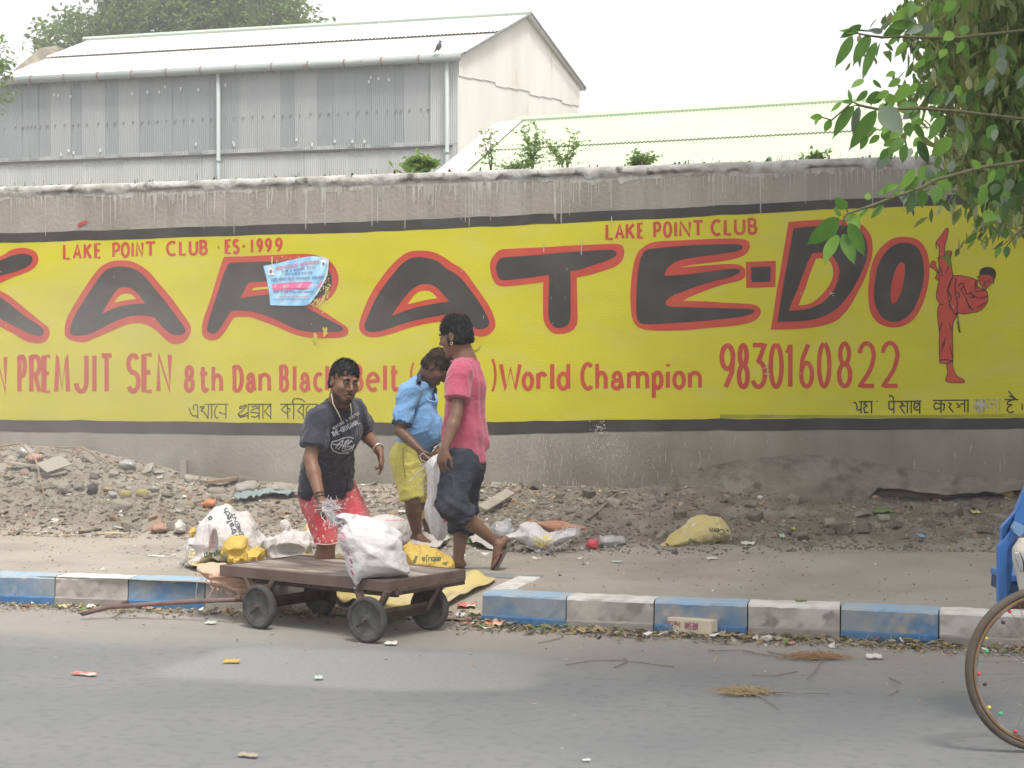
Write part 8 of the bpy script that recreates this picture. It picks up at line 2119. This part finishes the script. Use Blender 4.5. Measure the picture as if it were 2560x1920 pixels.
M_pap = mat("white_paper", (.60,.59,.57), .8, (.50,.48,.45), 12); M_redw = mat("red_wrapper", (.55,.16,.13), .5, (.62,.50,.46), 30, .5, .56); M_yl = mat("yellow_leaf", (.50,.36,.08), .7, (.40,.26,.07), 20); M_gl = mat("fresh_green_leaf", (.09,.25,.06), .6); M_grp = mat("pale_green_film", (.40,.47,.42), .5); M_ora = mat("orange_wrapper", (.62,.25,.14), .5, (.60,.45,.38), 25, .5, .55)
for nm, px, py, w, h_, m_, lb in [
 ("wrapper",210,1688,76,12,M_redw,"twisted red and white wrapper on the road at lower left"),("leaf",580,1657,44,13,M_yl,"yellow leaf on the pale road patch"),("wrapper",797,1698,22,14,M_grp,"small pale green film scrap near the front edge of the road patch"),
 ("paper",978,1612,34,14,M_pap,"crumpled white paper on the road in front of the near cart wheel"),("wrapper",1168,1518,52,20,M_redw,"red and white packet in the gutter under the yellow sack corner"),("wrapper",1232,1565,54,26,M_ora,"orange and white packet in the gutter by the kerb gap"),
 ("paper",1150,1543,30,18,M_pap,"crumpled white paper in the gutter between the two packets"),("paper",1188,1538,34,26,mat("tan_paper", (.42,.37,.27), .8),"crumpled tan paper ball in the gutter beside the packets"),("paper_cup",1828,1575,40,34,M_pap,"folded white paper plate leaning by the carton end"),
 ("paper",1790,1590,54,18,M_grp,"grey film bag with printed spot below the carton"),("film",1812,1558,60,22,M_cl,"clear film draped over the right end of the carton"),("wrapper",1905,1600,56,16,mat("cream_wrapper", (.58,.54,.50), .6),"cream wrapper in the gutter litter right of the carton"),
 ("paper",1975,1610,30,8,M_redw,"small red wrapper in the gutter right of the cream one"),("paper_cup",2185,1646,42,18,M_pap,"flattened white cup on the road near the cycle wheel"),("paper",1780,1399,34,10,M_pap,"white paper scrap on the walk below the stuffed yellow sack"),
 ("paper",1543,1407,28,8,M_grp,"grey paper scrap on the walk before the dark bank"),("paper",1870,1362,36,14,M_pap,"white paper in the earth right of the stuffed yellow sack"),("paper",1955,1345,16,16,M_grp,"small pale blue packet standing in the earth"),
 ("leaf",2205,1283,60,18,mat("large_green_leaf", (.13,.22,.07), .6),"large green leaf in the broken hollow of the wall foot"),("packet",2303,1345,14,18,mat("blue_packet", (.18,.38,.60), .5),"little blue packet on the dust drift at the right"),("packet",2340,1252,22,10,M_redw,"red and white matchbox on the white grit heap at the right"),
 ("leaf",1975,1325,28,12,mat("yellow_green", (.40,.42,.08), .7),"yellow-green leaf in the earth bank"),("can",2440,1284,26,14,mat("lime_can", (.50,.52,.16), .5),"lime and red can on the earth at the far right"),("bottle_top",2495,1234,14,12,mat("turquoise", (.10,.40,.30), .5),"turquoise bottle top in the rubble at far right"),
 ("leaf",2003,1506,32,8,mat("curled_dry_leaf", (.16,.13,.06), .8),"curled dry leaf on top of the white kerb stone"),("wrapper",160,1518,30,10,mat("yellow_scrap", (.55,.50,.22), .7),"small yellow paper strip on the road by the left kerb"),("paper",225,1520,22,14,M_pap,"white cup piece in the gutter at left"),
 ("leaf",200,1511,40,24,mat("dry_leaf_big", (.38,.30,.17), .8),"large curled dry leaf standing in the gutter near the drawbar end"),("leaf",268,1503,24,22,mat("dry_leaf_brown", (.28,.21,.12), .8),"curled brown leaf in the gutter above the drawbar"),("film",527,1560,30,12,M_grp,"flat pale green film on the road left of the cart wheel"),
 ("wrapper",440,1518,40,12,mat("dark_wrapper", (.07,.08,.09), .5),"dark crumpled wrapper below the drawbar"),("paper",390,1392,50,6,M_pap,"flat white paper left of the yellow scrap"),("leaf",1320,1375,0,0,None,None),
 ("leaf_spray",1180,1359,44,14,M_gl,"bright green leaves between the two men's feet on the walk"),("leaf",1190,1355,20,12,M_gl,"single bright leaf by the standing foot"),("leaf",1192,1352,16,12,M_gl,None),("white_box",1395,1195,20,14,M_pap,"small white box on the crest of the earth bank"),
 ("strip",1540,1158,22,6,M_pap,"narrow white strip against the wall foot"),("paper",700,1680,0,0,None,None),("rag",620,1892,60,14,mat("tan_rag", (.30,.27,.22), .9),"flattened tan rag stuck to the road at the bottom"),("paper",1466,1903,22,6,M_pap,"white fleck of paper near the bottom of the road")]:
    if m_ is None or lb is None: continue
    scrap(nm, px, py, w, h_, m_, lb, len(lb))
# straw bundles and twigs on the road
M_straw = mat("straw_bundle", (.40,.31,.18), .85, (.30,.22,.12), 12)
def bundle(px, py, w, n, L_, label, twigs, seed, dirm=0.0, mm=M_straw):
    p = PZ(px, py, .006); q = random.Random(seed); o = empty("straw_bundle", p, YAW); tag(o, label, "straw"); mb = MB()
    for _ in range(n):
        x, y = q.gauss(0, w*.35), q.gauss(0, .03); a = q.gauss(dirm, .5)+(math.pi if q.random() < .4 else 0); l = L_*q.uniform(.3, 1)
        mb.tube([(x, y, q.uniform(0,.012)), (x+math.cos(a)*l*.5, y+math.sin(a)*l*.5, q.uniform(.004,.03)), (x+math.cos(a)*l, y+math.sin(a)*l, q.uniform(0,.015))], .0012, 3)
    b5 = mb.build("straws", mm, o); b5["kind"] = "stuff"
    Rz = Matrix.Rotation(-YAW, 3, 'Z')
    for tw in twigs:
        mb = MB(); mb.tube([Rz @ (PZ(x, y, .010)-p) for x, y in tw], [.0038-.002*i/(len(tw)-1) for i in range(len(tw))], 6); mb.build("twig", M_stick, o, True)
bundle(1850,1733,.09,260,.11,"small heap of dry straw with twigs on the open road", [[(1885,1727),(1960,1731),(2076,1735)],[(1860,1722),(1910,1745),(1950,1772)],[(1880,1727),(1930,1732),(1965,1738)]], 3)
bundle(2040,1645,.16,260,.13,"long wisps of brown straw on the road near the kerb", [[(1858,1626),(1920,1638),(2040,1655)],[(1920,1629),(1980,1641)],[(2048,1625),(2050,1655),(2035,1680),(2017,1698)],[(1770,1626),(1855,1625)]], 5, .1, mat("brown_straw", (.33,.21,.12), .85))
for pts, lb in [([(1415,1661),(1480,1651),(1560,1650),(1685,1667)],"long curved twig on the road edge right of the pale patch"),([(1535,1668),(1568,1655)],"short red-brown twig beside the long curved one"),([(1880,1688),(1940,1688),(1992,1679)],"thin twig between the straw wisps and the straw heap"),([(2222,1694),(2252,1707)],"little forked twig on the road before the cycle"),([(2222,1737),(2246,1726)],"brown twig on the road left of the wheel"),([(1345,1607),(1400,1596)],"slim twig on the dusty road below the kerb")]:
    P_ = [PZ(x, y, .007) for x, y in pts]; mb = MB(); mb.tube([p-P_[0] for p in P_], .0026, 6); o2 = mb.build("twig", M_stick, None, True); o2.location = P_[0]; tag(o2, lb, "twig")
P_ = [rayg(*S3(p))+Vector((0,0,.006)) for p in [(425,605),(430,635),(490,632),(530,652),(560,630),(605,660),(650,645),(690,662),(730,655),(790,680),(860,685),(930,690),(1000,682),(1060,700),(1088,665)]]
mb = MB(); mb.tube([p-P_[0] for p in P_], .0026, 5); o2 = mb.build("string", M_wh, None); o2.location = P_[0]; tag(o2, "thin white kinked string lying on the left pavement", "string")
stick("bar_piece", [S6((570,800)), S6((650,790)), S6((735,775))], .014, mat("dark_strip", (.10,.09,.085), .8), "dark flat strip at the lower edge of the left rubble", .01, "strip")
stick("lath", [S6((820,765)), S6((930,782))], .009, M_pap, "white painted lath at the lower edge of the left rubble", .02, "strip")
stick("lath", [S6((710,808)), S6((840,803)), S6((925,805))], .010, mat("cream_lath", (.50,.44,.33), .8), "cream lath lying just below the white one", .01, "strip")

# ================================================================ cycle rickshaw entering at the right
CX, CYp, DW = 2613.7, 1673, 6.53
rk, bR = Empty_at("cycle_rickshaw", CX, 1882, DW, "cycle rickshaw with thin spoked wheel and blue body cut by the right edge", "rickshaw", z=0)
RW = 209/FPX*DW
wh = empty("wheel", (0, 0, RW), 0, rk); wh.rotation_euler = (0, 0, .10)
M_tyre = mat("worn_tyre", (.075,.062,.050), .8, (.11,.092,.075), 10, bump=.4, bscale=80); M_tan = mat("tan_tyre_wall", (.22,.12,.055), .8); M_rim = mat("tarnished_rim", (.30,.28,.26), .35, (.14,.09,.06), 7, .45, .62, metal=.7); M_spk = mat("spoke_steel", (.22,.22,.23), .4, metal=.6)
def torus(R_, r_, m, nm, par, yo=0, n=96, k=10, sx=1.0):
    V, Fs = [], []
    for i in range(n):
        a = 2*math.pi*i/n
        for j in range(k):
            b5 = 2*math.pi*j/k; rr4 = R_+r_*math.cos(b5); V.append((rr4*math.cos(a), yo+r_*sx*math.sin(b5), rr4*math.sin(a)))
    for i in range(n):
        for j in range(k): Fs.append((i*k+j, i*k+(j+1)%k, ((i+1)%n)*k+(j+1)%k, ((i+1)%n)*k+j))
    return mesh_obj(nm, V, Fs, m, par, True)
torus(RW-.017, .017, M_tyre, "tyre", wh); torus(RW-.0335, .0035, M_tan, "tyre_wall", wh, -.013); torus(RW-.0335, .0035, M_tan, "tyre_wall", wh, .013); torus(RW-.040, .009, M_rim, "rim", wh, 0, 96, 8, 1.6)
BEAD = [mat("bead_%s" % c, v, .4) for c, v in (("red",(.55,.05,.08)),("blue",(.05,.10,.5)),("green",(.05,.4,.15)),("yellow",(.6,.5,.05)),("orange",(.55,.2,.04)),("black",(.04,.04,.05)))]
for i in range(36):
    a = 2*math.pi*(i+.3)/36; off = .032*(1 if i % 2 else -1); tw_ = .13*(1 if (i//2) % 2 else -1)
    mb = MB(); mb.tube([(.022*math.cos(a+tw_*8), off, .022*math.sin(a+tw_*8)), ((RW-.046)*math.cos(a), 0, (RW-.046)*math.sin(a))], .0013, 5); mb.build("spoke", M_spk, wh)
    r_ = RW-.055-.02*((i*7) % 3); p = ((r_)*math.cos(a), off*.10, r_*math.sin(a))
    if i % 3 != 2:
        mb = MB(); q0 = Vector((math.cos(a), 0, math.sin(a))); mb.tube([Vector(p)-q0*.008, Vector(p)-q0*.004, Vector(p)+q0*.004, Vector(p)+q0*.008], [.003,.0075,.0075,.003], 8); mb.build("bead", BEAD[(i*5) % 6], wh, True)
mb = MB(); mb.tube([(0,-.045,0),(0,.045,0)], .018, 12); mb.build("hub", M_rim, wh, True)
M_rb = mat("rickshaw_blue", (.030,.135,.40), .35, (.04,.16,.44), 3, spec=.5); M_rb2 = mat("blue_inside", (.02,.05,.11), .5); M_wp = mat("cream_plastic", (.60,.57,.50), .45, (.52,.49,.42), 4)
S8 = crop(2440, 1160, 4.88)
def slab(nm, pts, d, t, m, bev=.006):
    V0 = [PL(*S8(p), d)-bR for p in pts]; V = V0+[v+Vector((0, t, 0)) for v in V0]; n = len(V0)
    o = mesh_obj(nm, V, [tuple(range(n-1,-1,-1)), tuple(range(n, 2*n))]+[(i, (i+1)%n, n+(i+1)%n, n+i) for i in range(n)], m, rk); bevel(o, bev, 3); return o
slab("front_post", [(272,1700),(272,1000),(300,968),(445,788),(470,760),(540,800),(500,900),(405,1020),(385,1100),(380,1700)], 7.05, .035, M_rb)
slab("post_flange", [(386,1690),(388,1110),(412,1010),(508,895),(520,905),(462,1130),(430,1440),(405,1560),(400,1690)], 7.07, .02, M_rb)
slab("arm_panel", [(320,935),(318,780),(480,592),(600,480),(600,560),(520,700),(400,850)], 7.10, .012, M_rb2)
slab("arm_rail", [(312,945),(312,775),(478,582),(590,300),(680,120),(900,120),(900,560),(680,560),(585,720),(540,810),(446,788),(478,600),(330,780),(330,930)], 7.06, .030, M_rb)
slab("hinge_plate", [(440,785),(485,700),(560,740),(640,780),(640,860),(580,850),(540,902),(470,850)], 7.02, .04, mat("faded_blue", (.14,.27,.45), .4))
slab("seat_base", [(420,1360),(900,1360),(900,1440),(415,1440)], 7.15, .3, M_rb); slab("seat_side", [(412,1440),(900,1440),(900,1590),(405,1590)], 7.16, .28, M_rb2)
slab("bottom_rail", [(390,1590),(900,1590),(900,1700),(390,1700)], 7.10, .04, M_rb)
slab("axle_bracket", [(300,1700),(900,1700),(900,1760),(320,1775),(298,1740)], 7.0, .05, mat("rust_brown", (.10,.055,.035), .7))
V_ = [(455,1060),(470,1010),(510,960),(530,905),(600,900),(900,900),(900,1620),(560,1620),(530,1500),(500,1330),(462,1200)]
P4_ = [S8(p) for p in V_]
sack("cream_cover", crop(0,0,1), P4_, 6.95, .10, .07, M_wp, rk, bR, .010, 0, None, None)
slab("chrome_handle", [(480,1080),(520,1068),(545,1110),(575,1200),(580,1310),(550,1318),(510,1250),(482,1160)], 6.83, .012, mat("bright_handle", (.55,.58,.62), .2, metal=.8))
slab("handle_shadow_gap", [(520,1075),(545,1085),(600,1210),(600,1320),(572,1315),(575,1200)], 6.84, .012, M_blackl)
w2 = copy_tree(wh, rk); w2.location = (1.95, -.30, RW)
w3 = copy_tree(wh, rk); w3.location = (1.95, .55, RW)
mb = MB(); mb.tube([(1.95,-.32,RW),(1.95,.58,RW)], .016, 8)
for s_ in (-.06, .06): mb.tube([(0,s_,RW),(.16,s_,.74),(.20,0,.80)], .011, 8)
mb.tube([(.20,0,.72),(.26,0,1.02)], .016, 8); mb.tube([(.30,-.26,1.04),(.24,-.14,1.05),(.26,0,1.02),(.24,.14,1.05),(.30,.26,1.04)], .011, 8)
mb.tube([(.22,0,.80),(.80,0,.34),(1.35,0,.36),(1.95,.1,RW)], .017, 8); mb.tube([(.82,0,.36),(.90,0,.86)], .015, 8); mb.tube([(.22,.03,.62),(.45,.45,.55),(1.3,.5,.50)], .012, 8)
mb.build("frame", M_steel, rk, True)
mb = MB(); mb.box((.80,-.08,.86),(1.05,.08,.92)); bevel(mb.build("saddle", M_slb, rk), .02)
mb = MB(); mb.box((1.45,-.22,.62),(1.95,.48,.68)); bevel(mb.build("seat", M_rb, rk), .01); mb = MB(); mb.box((1.95,-.22,.66),(2.02,.48,1.15)); bevel(mb.build("seat_back", M_rb, rk), .01)
# ================================================================ dusty air
M_air = bpy.data.materials.new("dusty_air"); M_air.use_nodes = True
N = M_air.node_tree.nodes; L = M_air.node_tree.links
for n in list(N):
    if n.type != 'OUTPUT_MATERIAL': N.remove(n)
pv = N.new("ShaderNodeVolumePrincipled"); pv.inputs["Density"].default_value = .0026; pv.inputs["Color"].default_value = (.97,.975,.98,1); pv.inputs["Anisotropy"].default_value = .2
L.new(pv.outputs[0], N["Material Output"].inputs["Volume"])
mb = MB(); mb.box((-60,-14,-1.1), (70,110,21)); tag(mb.build("haze", M_air), kind="stuff")

# dust kicked up over the left half of the heap
M_dc = bpy.data.materials.new("raised_dust"); M_dc.use_nodes = True
N = M_dc.node_tree.nodes; L = M_dc.node_tree.links
for n in list(N):
    if n.type != 'OUTPUT_MATERIAL': N.remove(n)
pv = N.new("ShaderNodeVolumePrincipled"); pv.inputs["Density"].default_value = .12; pv.inputs["Color"].default_value = (.96,.95,.93,1); pv.inputs["Anisotropy"].default_value = .1
L.new(pv.outputs[0], N["Material Output"].inputs["Volume"])
for i, (px, py, d, r_) in enumerate([(430,960,13.6,(2.3,.55,1.15)), (150,1010,13.8,(1.6,.5,1.0))]):
    bm = bmesh.new(); bmesh.ops.create_icosphere(bm, subdivisions=4, radius=1.0)
    me = bpy.data.meshes.new("dust_cloud"); bm.to_mesh(me); bm.free(); me.materials.append(M_dc)
    o = bpy.data.objects.new("dust_cloud", me); COL.objects.link(o); o.location = PD(px, py, d); o.location.z = max(o.location.z, 1.25); o.scale = r_; o.rotation_euler = (0,0,0); tag(o, kind="stuff")
